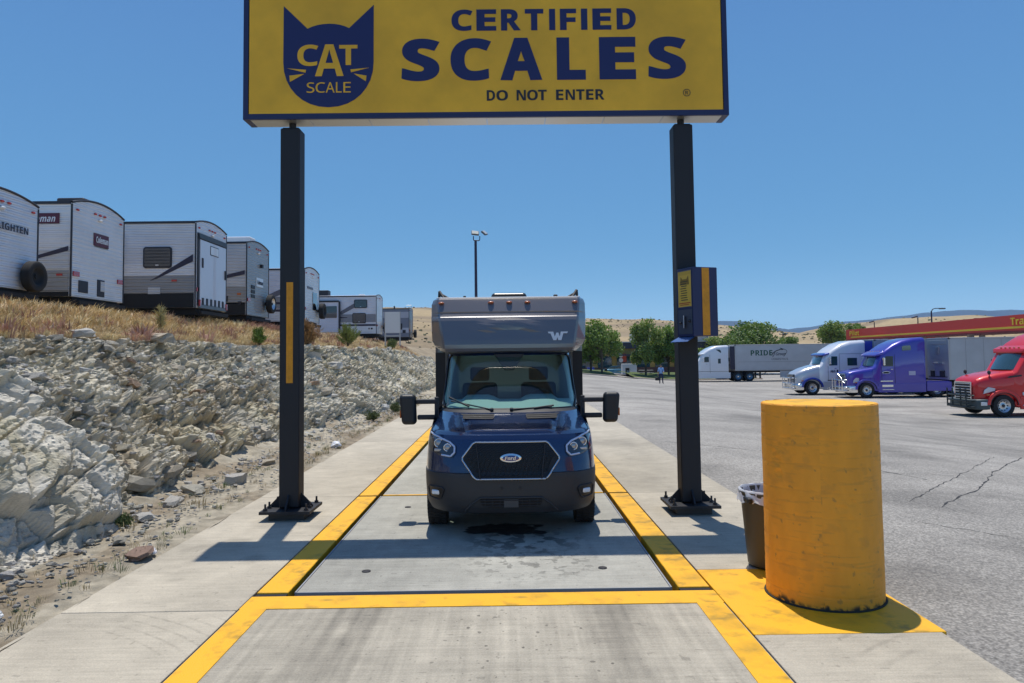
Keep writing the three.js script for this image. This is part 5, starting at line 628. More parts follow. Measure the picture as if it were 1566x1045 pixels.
// ---------------------------------------------------------------- trucks; local x runs back from the bumper, near side is +z
const rsec = (x, yb, yt, hw, r, top = 1) => { const P = [], q = 5; const c = [[hw - r, yt - r, 0], [-(hw - r), yt - r, 1], [-(hw - r * 0.5), yb + r * 0.5, 2], [hw - r * 0.5, yb + r * 0.5, 3]]; for (const [cz, cy, k] of c) { const rr = k < 2 ? r : r * 0.5; for (let i = 0; i <= q; i++) { const a = k * PI / 2 + i / q * PI / 2; P.push([x, cy + Math.sin(a) * rr, cz + Math.cos(a) * rr]); } } return P; };
const loftX = secs => loft(secs.map(s => rsec(...s)));
const sidePoly = (pts, z, th, bevel = 0) => { const g = extr(shape(pts), th, bevel); g.translate(0, 0, z); return g; };
function tractor(o) {
  const t = thing('semi_tractor', o.label, 'truck', [o.x, o.y, o.z - 1.25], 0, 'semi trucks parked in the lot');
  const body = o.paint, wx = o.wx ?? 1.25, L = o.len ?? 5.3;
  const hood = add('hood', loftX(o.hood), o.hoodPaint || body, t);
  const cab = add('cab', loftX(o.cab), body, t);
  if (o.visor) add('sun_visor', loftX(o.visor), o.visorPaint || body, cab);
  // windscreen: follows the slope between two given points
  const [[xa, ya], [xb, yb]] = o.screen; add('windscreen', grid(16, 8, (i, j) => { const u = i / 16 * 2 - 1, v = j / 8; const hw = lerp(o.screenW[0], o.screenW[1], v); return [lerp(xa, xb, v) + 0.16 * u * u - 0.03, lerp(ya, yb, v) + 0.01, u * hw]; }), mTruckGlass, t);
  for (const s of [1, -1]) {
    const zc = s > 0 ? o.hw : -o.hw - 0.014;
    for (const w of o.windows) add('side_window', sidePoly(w, zc, 0.014), mTruckGlass, t);
    for (const q of o.trim || []) add('door_seam', sidePoly(q, zc, 0.010), std(lin(0.02, 0.02, 0.02), 0.6), t);
    // wheel arch
    const A = new THREE.Shape(); A.absarc(0, 0, 0.78, 0.0, PI, false); A.absarc(0, 0, 0.60, PI, 0.0, true); const ar = extr(A, 0.42, 0.03, 16); ar.scale(1.05, 0.92, 1); ar.translate(wx, 0.56, s > 0 ? 0.83 : -1.25); add('fender', ar, o.fenderPaint || body, t);
    add('headlight', sidePoly(o.lamp, s > 0 ? o.lampZ : -o.lampZ - 0.05, 0.05, 0.012), mTruckLens, t);
    add('fender_side_lamp', rbox(0.16, 0.06, 0.03, 0.01, wx - 0.72, 1.04, s * 1.17), mAmber, t);
    wheel(t, wx, 0.52, s * 1.07, 0.52, 0.30, s, { rim: o.rim || mRim, holes: s > 0 ? 10 : 0, hub: mBlackPlastic });
    if (!o.noRear) for (const rx of o.rear || [L + 0.75, L + 2.05]) { wheel(t, rx, 0.52, s * 1.05, 0.52, 0.28, s, { rim: o.rearRim || mRim }); wheel(t, rx, 0.52, s * 0.74, 0.52, 0.26, s); }
    const m = new THREE.Group(); m.name = 'mirror'; t.add(m); const [mx, my] = o.mirror; add('mirror_housing', rbox(0.14, 0.56, 0.20, 0.05, mx, my, s * (o.hw + 0.20)), o.mirrorMat || mChrome, m); add('mirror_arm', [bar([mx + 0.1, my + 0.2, s * (o.hw - 0.05)], [mx, my + 0.18, s * (o.hw + 0.14)], 0.02, 6), bar([mx + 0.1, my - 0.22, s * (o.hw - 0.05)], [mx, my - 0.2, s * (o.hw + 0.14)], 0.02, 6)], mBlackPlastic, m);
    for (const hx of o.handles || [3.0]) add('door_handle', rbox(0.16, 0.05, 0.04, 0.012, hx, 1.92, s * (o.hw + 0.02)), mChrome, t);
    if (o.hoodMirror) add('hood_mirror', [T(sph(1, 0, 0, 0, 12).scale(0.07, 0.11, 0.10), o.hoodMirror[0], o.hoodMirror[1] + 0.14, s * 0.92), bar([o.hoodMirror[0] + 0.05, o.hoodMirror[1] - 0.12, s * 0.86], [o.hoodMirror[0], o.hoodMirror[1] + 0.1, s * 0.92], 0.018, 6)], mBlackPlastic, t);
    add('mud_guard_lip', T(new THREE.TorusGeometry(0.625, 0.022, 6, 28, PI).scale(1.05, 0.92, 1), wx, 0.56, s * 1.24), mBlackPlastic, t);
    add('fuel_tank', cyl(0.30, 0.30, 1.3, L - 0.9, 0.56, s * 0.90, 20, 0, 0, PI / 2), mChrome, t);
    // side skirt, steps and tank behind the wheel
    add('side_skirt', rbox(L - wx - 0.78, 0.62, 0.10, 0.03, (L + wx + 0.78) / 2, 0.66, s * 1.17), o.skirtPaint || body, t);
    for (const st of o.steps || []) add('step', rbox(st[1] - st[0], st[3] - st[2], 0.05, 0.012, (st[0] + st[1]) / 2, (st[2] + st[3]) / 2, s * 1.225), o.stepMat || mChrome, t);
  }
  // grille and bumper
  const gr = add('grille', rbox(0.06, o.grille[1] - o.grille[0], o.grille[2] * 2, 0.02, o.grilleX, (o.grille[0] + o.grille[1]) / 2, 0, 0, 0, o.grilleTilt || 0), mBlackPlastic, t);
  for (let k = 0; k < 6; k++) add('grille_bar', rbox(0.03, 0.035, o.grille[2] * 1.92, 0.01, o.grilleX - 0.045 + (o.grilleTilt ? -(k - 2.5) * (o.grille[1] - o.grille[0]) / 6.4 * Math.tan(o.grilleTilt) : 0), lerp(o.grille[0], o.grille[1], (k + 0.5) / 6), 0), mChrome, gr);
  if (o.grilleFrame) add('grille_frame', [-1, 1].map(s => box(0.05, o.grille[1] - o.grille[0], 0.05, o.grilleX - 0.03, (o.grille[0] + o.grille[1]) / 2, s * o.grille[2])).concat([box(0.05, 0.05, o.grille[2] * 2, o.grilleX - 0.03, o.grille[1], 0), o.diag ? bar([o.grilleX - 0.06, o.grille[0], o.grille[2] * 0.9], [o.grilleX - 0.06, o.grille[1], -o.grille[2] * 0.9], 0.03, 6) : null]), mChrome, gr);
  const bp = add('bumper', loftX([[0.0, 0.38, 0.78, 0.80, 0.12], [0.12, 0.34, 0.82, 1.08, 0.12], [0.40, 0.34, 0.84, 1.22, 0.10], [0.62, 0.36, 0.84, 1.24, 0.08]]), o.bumperMat || mChrome, t);
  for (const s of [-1, 1]) add('bumper_lamp', rbox(0.30, 0.17, 0.04, 0.02, 0.36, 0.62, s * 1.215, 0, 0, 0), mTruckLens, bp);
  if (o.guard) { const gb = []; for (const y of o.guardY || [0.5, 0.85, 1.25]) gb.push(tube([[0.05, y, -1.0], [-0.18, y, -0.75], [-0.22, y, 0], [-0.18, y, 0.75], [0.05, y, 1.0]], 0.035, false, 24, 8)); for (const z of [-0.75, -0.32, 0.32, 0.75]) gb.push(bar([-0.2, 0.42, z], [-0.2, 1.32, z], 0.035, 8)); gb.push(box(0.2, 0.12, 1.6, -0.1, 0.5, 0)); add('bull_bar', gb, o.guard, t); }
  // frame, fifth wheel, roof lamps
  add('frame', [box(L + 2.4, 0.26, 0.86, (L + 3.4) / 2, 0.72, 0), box(1.1, 0.12, 1.0, L + 1.4, 0.98, 0), box(0.14, 0.3, 2.0, L + 0.75, 0.52, 0), box(0.14, 0.3, 2.0, L + 2.05, 0.52, 0), box(0.12, 0.14, 1.9, wx, 0.5, 0), box(L - 0.6, 0.5, 1.9, L / 2 + 0.3, 0.72, 0)], mBlackPlastic, t);
  for (const [n, pts, m] of o.marks || []) add(n, sidePoly(pts, o.hw + 0.002, 0.008), m, t);
  for (const [txt, x0, x1, ya, yb, m] of o.text || []) { const g = textFit(txt, fontBold, x0, x1, ya, yb, 0.008); g.translate(0, 0, o.hw + 0.006); add('lettering', g, m, t); }
  if (o.roofLamps) for (let k = 0; k < 5; k++) add('roof_lamp', T(sph(1, 0, 0, 0, 10).scale(0.05, 0.03, 0.06), o.roofLamps[0], o.roofLamps[1], (k - 2) * 0.32), mAmber, t);
  if (o.gap) add('sleeper_extender', [box(0.55, o.gap[1] - o.gap[0], 0.04, L + 0.25, (o.gap[0] + o.gap[1]) / 2, 1.2), box(0.55, o.gap[1] - o.gap[0], 0.04, L + 0.25, (o.gap[0] + o.gap[1]) / 2, -1.2)], o.gapMat || body, t);
  if (o.rearFairing) add('rear_fender', [rbox(1.7, 0.62, 0.10, 0.03, L + 0.9, 0.72, 1.17), rbox(1.6, 0.05, 2.3, 0.02, L + 0.9, 1.06, 0)], o.paint, t);
  return t;
}
const mTruckGlass = phys(lin(0.02, 0.055, 0.065), 0.05, 0, { clearcoat: 1 }), mTruckLens = phys(lin(0.62, 0.64, 0.66), 0.12, 0.1, { clearcoat: 1 });
function vanTrailer(o) {
  const t = thing('semi_trailer', o.label, 'trailer', [o.x, o.y, o.z - 1.28], 0, 'box trailers behind the trucks');
  const L = o.len ?? 15.8, y0 = 1.15, y1 = 4.02;
  add('box', rbox(L, y1 - y0, 2.56, 0.03, L / 2, (y0 + y1) / 2, 0), o.mat, t);
  add('top_rail', [box(L, 0.09, 0.02, L / 2, y1 - 0.06, 1.29), box(0.02, 0.09, 2.5, -0.01, y1 - 0.06, 0)], o.rail, t); add('bottom_rail', box(L, 0.13, 0.025, L / 2, y0 + 0.08, 1.292), o.rail, t);
  const seamM = std(lin(0.30, 0.30, 0.31), 0.6); for (let x = 1.2; x < Math.min(L, o.seams ?? 9); x += 1.22) add('side_panel_joint', box(0.022, y1 - y0 - 0.24, 0.008, x, (y0 + y1) / 2, 1.283), seamM, t);
  for (const s of [-1, 1]) add('nose_corner_post', box(0.14, y1 - y0 - 0.02, 0.05, 0.07, (y0 + y1) / 2, s * 1.275), o.rail, t);
  for (const f of o.nose || []) add(f[0], rbox(f[5] ?? 0.05, f[4] - f[3], f[2] - f[1], 0.015, -(f[5] ?? 0.05) / 2 - 0.002, (f[3] + f[4]) / 2, -(f[1] + f[2]) / 2 * -1), f[6], t);
  add('undercarriage', [box(L - 1, 0.2, 0.9, L / 2, 1.03, 0), box(3.4, 0.35, 1.0, L - 2.6, 0.85, 0)], mBlackPlastic, t);
  for (const s of [-1, 1]) { add('landing_leg', [box(0.14, 0.75, 0.14, 2.9, 0.70, s * 0.75), box(0.3, 0.04, 0.25, 2.9, 0.31, s * 0.75), bar([2.9, 0.6, s * 0.75], [3.7, 1.0, s * 0.75], 0.03, 6)], mBlackPlastic, t); for (const x of [L - 3.2, L - 1.9]) wheel(t, x, 0.52, s * 1.08, 0.52, 0.3, s); }
  add('leg_brace', box(0.06, 0.06, 1.5, 2.9, 0.6, 0), mBlackPlastic, t);
  if (o.sideSkirt) add('side_skirt', box(6.5, 0.75, 0.03, 8.2, 0.74, 1.2), o.mat, t);
  for (const [txt, x0, x1, ya, yb, m, f, sh] of o.text || []) { const g = textFit(txt, f || fontBold, x0, x1, ya, yb, 0.008, sh || 0); g.translate(0, 0, 1.286); add('lettering', g, m, t); }
  for (const [n, geo, m] of o.extra || []) add(n, geo, m, t);
  return t;
}
{
  const paint = (c, o = {}) => phys(lin(...c), 0.3, 0.15, { clearcoat: 1, clearcoatRoughness: 0.05, ...o });
  const pPurple = paint([0.045, 0.036, 0.36]), pRed = paint([0.60, 0.006, 0.008], { roughness: 0.4, clearcoat: 0.7 }), pWhite = paint([0.68, 0.70, 0.74], { metalness: 0 }), pBlue = paint([0.015, 0.045, 0.34]), pSilver = paint([0.50, 0.53, 0.58], { metalness: 0.3 });
  const gy = -1.205;
  const std1 = { hw: 1.215, screenW: [1.0, 0.98], lampZ: 1.02 };
  // purple tractor
  tractor({ ...std1, label: 'purple sleeper truck with chrome bull bar, in front of a silver trailer', x: 23.08, y: gy, z: -50.0, paint: pPurple, len: 5.3, wx: 1.28,
    hood: [[0.16, 0.72, 1.52, 0.86, 0.16], [0.24, 0.72, 1.72, 0.95, 0.2], [0.5, 0.72, 1.82, 1.02, 0.25], [1.2, 0.75, 1.95, 1.08, 0.3], [1.9, 0.75, 2.06, 1.12, 0.3], [2.1, 0.75, 2.1, 1.14, 0.3]],
    cab: [[1.75, 0.5, 1.98, 1.12, 0.15], [1.95, 0.42, 2.12, 1.19, 0.18], [2.28, 0.40, 2.86, 1.2, 0.2], [2.34, 0.40, 2.98, 1.205, 0.24], [2.7, 0.40, 3.28, 1.21, 0.32], [3.2, 0.40, 3.62, 1.21, 0.36], [3.8, 0.40, 3.88, 1.21, 0.36], [4.5, 0.40, 4.02, 1.21, 0.34], [5.2, 0.40, 4.06, 1.21, 0.30], [5.32, 0.44, 4.04, 1.18, 0.28]],
    visor: [[2.0, 2.80, 2.88, 1.0, 0.03], [2.1, 2.82, 2.96, 1.16, 0.06], [2.5, 2.9, 3.15, 1.18, 0.1]], screen: [[1.90, 2.14], [2.22, 2.83]],
    windows: [[[2.42, 2.12], [3.1, 2.12], [3.1, 2.80], [2.62, 2.80], [2.46, 2.6]], [[3.75, 3.16], [4.35, 3.20], [4.32, 3.52], [3.85, 3.50], [3.73, 3.42]]], trim: [[[3.2, 0.95], [3.215, 0.95], [3.215, 2.9], [3.2, 2.9]], [[2.3, 1.0], [2.315, 1.0], [2.315, 2.1], [2.3, 2.1]]],
    lamp: [[0.42, 1.02], [0.85, 1.08], [0.80, 1.34], [0.62, 1.36], [0.45, 1.2]], mirror: [2.38, 2.45], steps: [[2.3, 3.05, 0.72, 0.88], [2.2, 3.05, 1.08, 1.16], [2.3, 3.1, 0.52, 0.57]], grille: [0.95, 1.62, 0.55], grilleX: 0.14, grilleFrame: true, diag: true, guard: mChrome, guardY: [0.5, 0.72, 1.2], rearFairing: true, roofLamps: [2.5, 3.14],
    marks: [['door_emblem', (() => { const a = []; for (let i = 0; i < 18; i++) { const q = i / 18 * 6.283; a.push([2.62 + 0.27 * Math.cos(q), 1.70 + 0.085 * Math.sin(q)]); } return a; })(), mWhitePaint], ['door_emblem_core', (() => { const a = []; for (let i = 0; i < 18; i++) { const q = i / 18 * 6.283; a.push([2.62 + 0.23 * Math.cos(q), 1.69 + 0.055 * Math.sin(q)]); } return a; })().map(p => p), pPurple], ['permit_sticker', [[4.15, 1.5], [4.6, 1.5], [4.6, 1.78], [4.15, 1.78]], std(lin(0.45, 0.45, 0.6), 0.5)]].map((m, i) => m), text: [] });
  // white tractor with blue fenders
  tractor({ ...std1, label: 'white sleeper truck with blue fenders and visor, left of the purple truck', x: 21.12, y: gy, z: -54.2, paint: pWhite, hoodPaint: pSilver, fenderPaint: pBlue, visorPaint: pBlue, len: 5.25, wx: 1.28,
    hood: [[0.2, 0.72, 1.5, 0.75, 0.2], [0.35, 0.72, 1.66, 0.85, 0.25], [0.9, 0.75, 1.92, 0.95, 0.35], [1.6, 0.75, 2.12, 1.05, 0.35], [2.15, 0.75, 2.22, 1.12, 0.3]],
    cab: [[1.85, 0.5, 2.0, 1.12, 0.15], [2.05, 0.42, 2.22, 1.19, 0.18], [2.36, 0.40, 2.86, 1.2, 0.2], [2.5, 0.40, 3.02, 1.205, 0.3], [2.9, 0.40, 3.36, 1.21, 0.36], [3.5, 0.40, 3.72, 1.21, 0.4], [4.2, 0.40, 3.93, 1.21, 0.4], [5.15, 0.40, 3.98, 1.21, 0.34], [5.25, 0.44, 3.96, 1.18, 0.3]],
    visor: [[2.12, 2.86, 2.93, 1.0, 0.03], [2.25, 2.86, 3.0, 1.17, 0.06], [2.6, 2.95, 3.08, 1.18, 0.06]], screen: [[2.0, 2.24], [2.32, 2.86]],
    windows: [[[2.55, 2.14], [3.15, 2.14], [3.15, 2.80], [2.72, 2.80], [2.56, 2.5]], [[3.9, 2.12], [4.6, 2.12], [4.6, 2.68], [3.9, 2.68]]], trim: [[[3.3, 0.95], [3.315, 0.95], [3.315, 2.95], [3.3, 2.95]], [[2.45, 1.0], [2.465, 1.0], [2.465, 2.1], [2.45, 2.1]], [[3.3, 2.98], [5.2, 2.98], [5.2, 2.995], [3.3, 2.995]]],
    lamp: [[0.5, 1.05], [0.95, 1.1], [0.9, 1.32], [0.7, 1.36], [0.52, 1.2]], mirror: [2.55, 2.5], steps: [[2.4, 3.2, 0.50, 0.56]], skirtPaint: pSilver, grille: [0.9, 1.5, 0.6], grilleX: 0.18, grilleTilt: 0.12, guard: mChrome, text: [['A&G', 2.62, 2.98, 1.62, 1.8, mDecal]], marks: [['door_emblem', [[3.08, 1.62], [3.2, 1.62], [3.2, 1.82], [3.08, 1.82]], mDecal], ['door_sill', [[2.4, 1.02], [3.3, 1.02], [3.3, 1.08], [2.4, 1.08]], mDecal]], gap: [1.4, 3.9], gapMat: pBlue });
  // red tractor
  tractor({ ...std1, label: 'red sleeper truck with dark bull bar and bumper at the right edge', x: 22.1, y: gy + 0.0, z: -34.8, paint: pRed, len: 5.6, wx: 1.32, bumperMat: std(lin(0.05, 0.07, 0.075), 0.5), mirrorMat: mBlackPlastic,
    hood: [[0.2, 0.75, 1.58, 0.80, 0.18], [0.3, 0.75, 1.76, 0.92, 0.24], [0.6, 0.75, 1.90, 1.0, 0.3], [1.2, 0.78, 2.04, 1.06, 0.34], [1.9, 0.78, 2.14, 1.12, 0.3], [2.15, 0.78, 2.18, 1.14, 0.3]],
    cab: [[1.9, 0.5, 2.05, 1.12, 0.15], [2.05, 0.42, 2.18, 1.19, 0.18], [2.55, 0.40, 3.0, 1.2, 0.2], [2.62, 0.40, 3.12, 1.205, 0.24], [3.0, 0.40, 3.5, 1.21, 0.34], [3.5, 0.40, 3.82, 1.21, 0.4], [4.1, 0.40, 4.02, 1.21, 0.4], [5.5, 0.40, 4.1, 1.21, 0.34], [5.6, 0.44, 4.08, 1.18, 0.3]],
    visor: [[2.40, 3.0, 3.08, 1.0, 0.03], [2.46, 3.0, 3.2, 1.16, 0.06], [2.8, 3.05, 3.36, 1.19, 0.1]], screen: [[1.98, 2.2], [2.46, 2.99]],
    windows: [[[2.72, 2.16], [3.4, 2.16], [3.4, 2.84], [2.95, 2.84], [2.75, 2.55]], [[4.2, 2.3], [4.8, 2.3], [4.8, 2.8], [4.2, 2.8]]], trim: [[[2.5, 1.0], [2.515, 1.0], [2.515, 2.2], [2.5, 2.2]]],
    lamp: [[0.45, 1.08], [1.0, 1.22], [1.02, 1.34], [0.70, 1.40], [0.5, 1.26]], mirror: [2.62, 2.42], steps: [[2.2, 3.6, 1.0, 1.16], [2.2, 3.6, 0.5, 0.56]], stepMat: pSilver, grille: [0.82, 1.62, 0.62], grilleX: 0.17, grilleTilt: 0.06, grilleFrame: true, guard: std(lin(0.03, 0.04, 0.04), 0.4, 0.3), guardY: [0.45, 0.75, 1.0], roofLamps: [2.52, 3.26], hoodMirror: [0.85, 1.95], noRear: true,
    marks: [['hood_vent', [[1.5, 1.82], [2.2, 1.9], [2.2, 1.97], [1.6, 1.92]], mBlackPlastic], ['door_badge', (() => { const a = []; for (let i = 0; i < 14; i++) { const q = i / 14 * 6.283; a.push([2.72 + 0.07 * Math.cos(q), 1.45 + 0.07 * Math.sin(q)]); } return a; })(), mWhitePaint]], text: [['PRIME', 2.85, 3.3, 1.88, 1.98, std(lin(0.7, 0.5, 0.1), 0.4)]].slice(0, 0) });
  // small mirrors on the red hood
  // white tractor of the white trailer
  tractor({ ...std1, label: 'white sleeper truck coupled to the white lettered trailer behind the right post', x: 18.9, y: gy, z: -81.0, paint: pWhite, len: 5.6, wx: 1.32,
    hood: [[0.2, 0.75, 1.58, 0.80, 0.18], [0.3, 0.75, 1.76, 0.92, 0.24], [0.6, 0.75, 1.88, 1.0, 0.3], [1.2, 0.78, 2.0, 1.06, 0.34], [1.9, 0.78, 2.12, 1.12, 0.3], [2.15, 0.78, 2.16, 1.14, 0.3]],
    cab: [[1.9, 0.5, 2.05, 1.12, 0.15], [2.05, 0.42, 2.18, 1.19, 0.18], [2.45, 0.40, 2.9, 1.2, 0.2], [2.55, 0.40, 3.02, 1.205, 0.3], [2.9, 0.40, 3.34, 1.21, 0.36], [3.4, 0.40, 3.66, 1.21, 0.4], [4.1, 0.40, 3.92, 1.21, 0.4], [5.3, 0.40, 3.98, 1.21, 0.34], [5.4, 0.44, 3.96, 1.18, 0.3]], visor: [[2.30, 2.9, 2.98, 1.0, 0.03], [2.36, 2.9, 3.06, 1.16, 0.06], [2.7, 2.98, 3.14, 1.19, 0.08]], screen: [[1.98, 2.2], [2.36, 2.88]],
    windows: [[[2.6, 2.14], [3.25, 2.14], [3.25, 2.72], [2.85, 2.72], [2.65, 2.5]], [[4.25, 1.98], [4.55, 1.98], [4.55, 2.5], [4.25, 2.5]], [[4.05, 3.5], [4.6, 3.1], [4.6, 3.35], [4.45, 3.5]]], trim: [[[3.35, 0.95], [3.37, 0.95], [3.37, 2.95], [3.35, 2.95]], [[2.1, 1.1], [5.4, 1.1], [5.4, 1.13], [2.1, 1.13]]], lamp: [[0.45, 1.08], [1.0, 1.22], [1.02, 1.34], [0.70, 1.40], [0.5, 1.26]], mirror: [2.6, 2.4], mirrorMat: mWhitePaint, grille: [0.82, 1.62, 0.62], grilleX: 0.17, steps: [], rear: [6.45, 7.72], rearRim: paint([0.03, 0.12, 0.22]), gap: [1.3, 3.85], gapMat: mDecal, text: [] });
  const mVan = std(lin(0.50, 0.51, 0.53), 0.5, 0, { map: rep(sidingTex, 0.3) }), mVanRail = std(lin(0.42, 0.42, 0.43), 0.45, 0.4), mVanGrey = std(lin(0.42, 0.42, 0.44), 0.5, 0.1, { map: rep(sidingTex, 0.3) });
  const mGreen = std(lin(0.008, 0.08, 0.05), 0.5), mInk = std(lin(0.03, 0.035, 0.045), 0.5), mInkGrey = std(lin(0.25, 0.25, 0.26), 0.5);
  const vP = vanTrailer({ label: 'white box trailer with dark green lettering and a galloping horse outline', x: 25.0, y: gy, z: -81.0, mat: mVan, rail: mVanRail, seams: 1, sideSkirt: true,
    nose: [['cooling_unit', -1.0, 1.0, 1.9, 3.85, 0.42, mWhitePaint], ['cooling_grille', -0.7, 0.7, 2.2, 2.6, 0.45, mTrimBlack]],
    text: [['PRIDE', 1.75, 4.15, 2.80, 3.38, mGreen], ['LOGISTICS', 4.05, 5.85, 2.30, 2.50, mInk, fontReg], ['Group', 4.45, 5.55, 2.68, 3.12, mInk, fontSerif, 0.25]],
    extra: [['horse_outline', [tube([[4.1, 2.95, 1.29], [4.5, 3.25, 1.29], [4.95, 3.42, 1.29], [5.25, 3.52, 1.29]], 0.045, false, 20, 6), tube([[5.0, 3.58, 1.29], [5.25, 3.5, 1.29], [5.32, 3.42, 1.29], [5.1, 3.44, 1.29]], 0.035, false, 20, 6), tube([[5.3, 3.5, 1.29], [5.6, 3.4, 1.29], [5.75, 3.2, 1.29], [5.6, 3.0, 1.29], [5.45, 2.95, 1.29]], 0.02, false, 20, 6), tube([[4.4, 3.1, 1.29], [4.28, 2.8, 1.29], [4.15, 2.62, 1.29]], 0.03, false, 12, 6)], mInk], ['side_seam', [box(15.4, 0.03, 0.012, 8.1, 2.12, 1.284)], mInkGrey]] });
  vanTrailer({ label: 'pale grey box trailer behind the white and blue truck', x: 27.0, y: gy, z: -54.2, mat: mVanGrey, rail: mVanRail, seams: 8, nose: [['nose_vent', -0.4, 0.4, 3.3, 3.6, 0.04, mTrimBlack]], extra: [['side_lettering', textFit('XX', fontBold, 2.0, 2.7, 3.5, 3.9, 0.008).translate(0, 0, 1.287), mInk]].slice(0, 0) });
  vanTrailer({ label: 'silver box trailer with ribbed side, between the purple and red trucks', x: 29.95, y: gy, z: -50.0, mat: std(lin(0.50, 0.52, 0.55), 0.4, 0.35, { map: rep(sidingTex, 0.3) }), rail: mVanRail, seams: 10, nose: [['document_box', -0.15, 0.25, 2.9, 3.4, 0.06, mRim], ['grab_rail', -0.5, 0.7, 2.22, 2.28, 0.08, mChrome], ['nose_panel', -1.1, 1.1, 3.55, 3.85, 0.03, mVanRail], ['gladhand_box', -0.8, -0.4, 1.35, 1.75, 0.08, mBlackPlastic], ['gladhand_box', 0.3, 0.8, 1.35, 1.75, 0.08, mBlackPlastic], ['nose_panel', -1.1, 1.1, 1.3, 1.36, 0.05, mBlackPlastic]] });
}
// ---------------------------------------------------------------- bollard, bin
{
  const b = thing('concrete_bollard', 'thick yellow painted concrete cylinder on the yellow pad', 'bollard', [2.6, 0, -6.2]);
  const r0 = 0.455, H = 1.575, nu = 300, nv = 220;
  const dents = [[-0.55, 1.30, 0.05, 0.016], [-0.62, 1.24, 0.07, 0.02], [-0.50, 1.27, 0.022, 0.02], [-0.45, 1.32, 0.02, 0.015], [-0.70, 1.12, 0.06, 0.022], [-0.68, 1.02, 0.05, 0.02], [-0.74, 1.18, 0.04, 0.02], [-0.30, 1.34, 0.03, 0.014], [0.10, 1.22, 0.015, 0.012], [-0.12, 0.92, 0.014, 0.012], [0.28, 0.78, 0.05, 0.012], [0.33, 0.70, 0.07, 0.010], [0.42, 0.83, 0.04, 0.014], [0.0, 0.42, 0.03, 0.01], [-0.25, 0.13, 0.012, 0.01], [0.52, 0.62, 0.03, 0.012]];
  const ang0 = Math.atan2(-2.6, 6.2); // faces the camera
  const dent = (a, y) => { let d = 0; for (const [da, yy, s, dep] of dents) { let e = a - (ang0 + da * 1.15); const q = Math.hypot(e * r0, (y - yy) * 1.2) / s + 0.7 * (fbm(a * 22, y * 22, 3) - 0.5); if (q < 1) d = Math.max(d, dep * smooth(1, 0.55, q)); } return d; };
  const g = grid(nu, nv, (i, j) => { const a = i / nu * PI * 2 - PI + ang0 + PI, y = j / nv * H; const aw = ((a - ang0 + PI) % (2 * PI)) - PI + ang0; let r = r0 + 0.006 * (fbm(Math.cos(a) * 3 + 9, y * 3 + Math.sin(a) * 3, 4) - 0.5) + 0.0022 * (vn2(a * 30, y * 30) - 0.5); r -= 0.0025 * smooth(0.012, 0.0, Math.abs(((y + 0.012 * Math.sin(a * 2)) % 0.2) - 0.1)); r -= 0.35 * dent(aw, y); if (j === nv) r -= 0.012; return [Math.sin(a) * r, y + (j === nv ? -0.002 + 0.008 * (vn2(a * 9, 3) - 0.5) : 0), Math.cos(a) * r]; });
  const p = g.attributes.position, c = new Float32Array(p.count * 3), uv = new Float32Array(p.count * 2);
  for (let k = 0; k < p.count; k++) { const i = k % (nu + 1), j = Math.floor(k / (nu + 1)), a = i / nu * PI * 2 + ang0, y = j / nv * H, aw = ((a + PI - ang0 + PI) % (2 * PI)) - PI + ang0; const chip = clamp(dent(aw, y) / 0.008) * smooth(0.40, 0.52, fbm(a * 34, y * 34, 3)); const n = 0.94 + 0.20 * (fbm(a * 5, y * 4, 4) - 0.5); const rub = 0.22 * smooth(0.60, 0.72, fbm(a * 3 + 7, y * 11, 5)) + 0.7 * smooth(0.765, 0.79, fbm(a * 12 + 3, y * 14, 4)) + 0.25 * smooth(0.66, 0.72, fbm(a * 2 + 1, y * 60, 4)); let R1 = 0.92 * n, G1 = 0.375 * n, B1 = 0.022 * n; R1 = lerp(R1, 0.40, rub); G1 = lerp(G1, 0.20, rub); B1 = lerp(B1, 0.04, rub); R1 = lerp(R1, 0.16, chip); G1 = lerp(G1, 0.10, chip); B1 = lerp(B1, 0.05, chip); const grime = smooth(0.3, 0.55, fbm(a * 1.3 + 2, 8, 2)) * smooth(0.055, 0.015, y + 0.07 * (fbm(a * 9, 5, 4) - 0.5)) * smooth(0.42, 0.55, fbm(a * 14, y * 30, 3)); c.set([lerp(R1, 0.03, grime), lerp(G1, 0.028, grime), lerp(B1, 0.02, grime)], k * 3); uv[k * 2] = a * r0; uv[k * 2 + 1] = y; }
  g.setAttribute('color', new THREE.BufferAttribute(c, 3)); g.setAttribute('uv', new THREE.BufferAttribute(uv, 2)); g.userData.keep = true;
  const mB = std(0xffffff, 0.6, 0, { vertexColors: true, bumpMap: rep(grainBump, 2), bumpScale: 0.004 });
  add('shaft', g, mB, b);
  add('top', grid(48, 6, (i, j) => { const a = i / 48 * PI * 2, r = (1 - j / 6) * (r0 - 0.008); return [Math.sin(a) * r, H - 0.002 + 0.006 * (fbm(Math.sin(a) * r * 8 + 3, Math.cos(a) * r * 8, 3) - 0.5), Math.cos(a) * r]; }), mYellow, b);
  add('base_seal', new THREE.TorusGeometry(r0 + 0.006, 0.010, 6, 70).rotateX(PI / 2).translate(0, 0.004, 0), std(lin(0.03, 0.028, 0.022), 0.95), b);
}
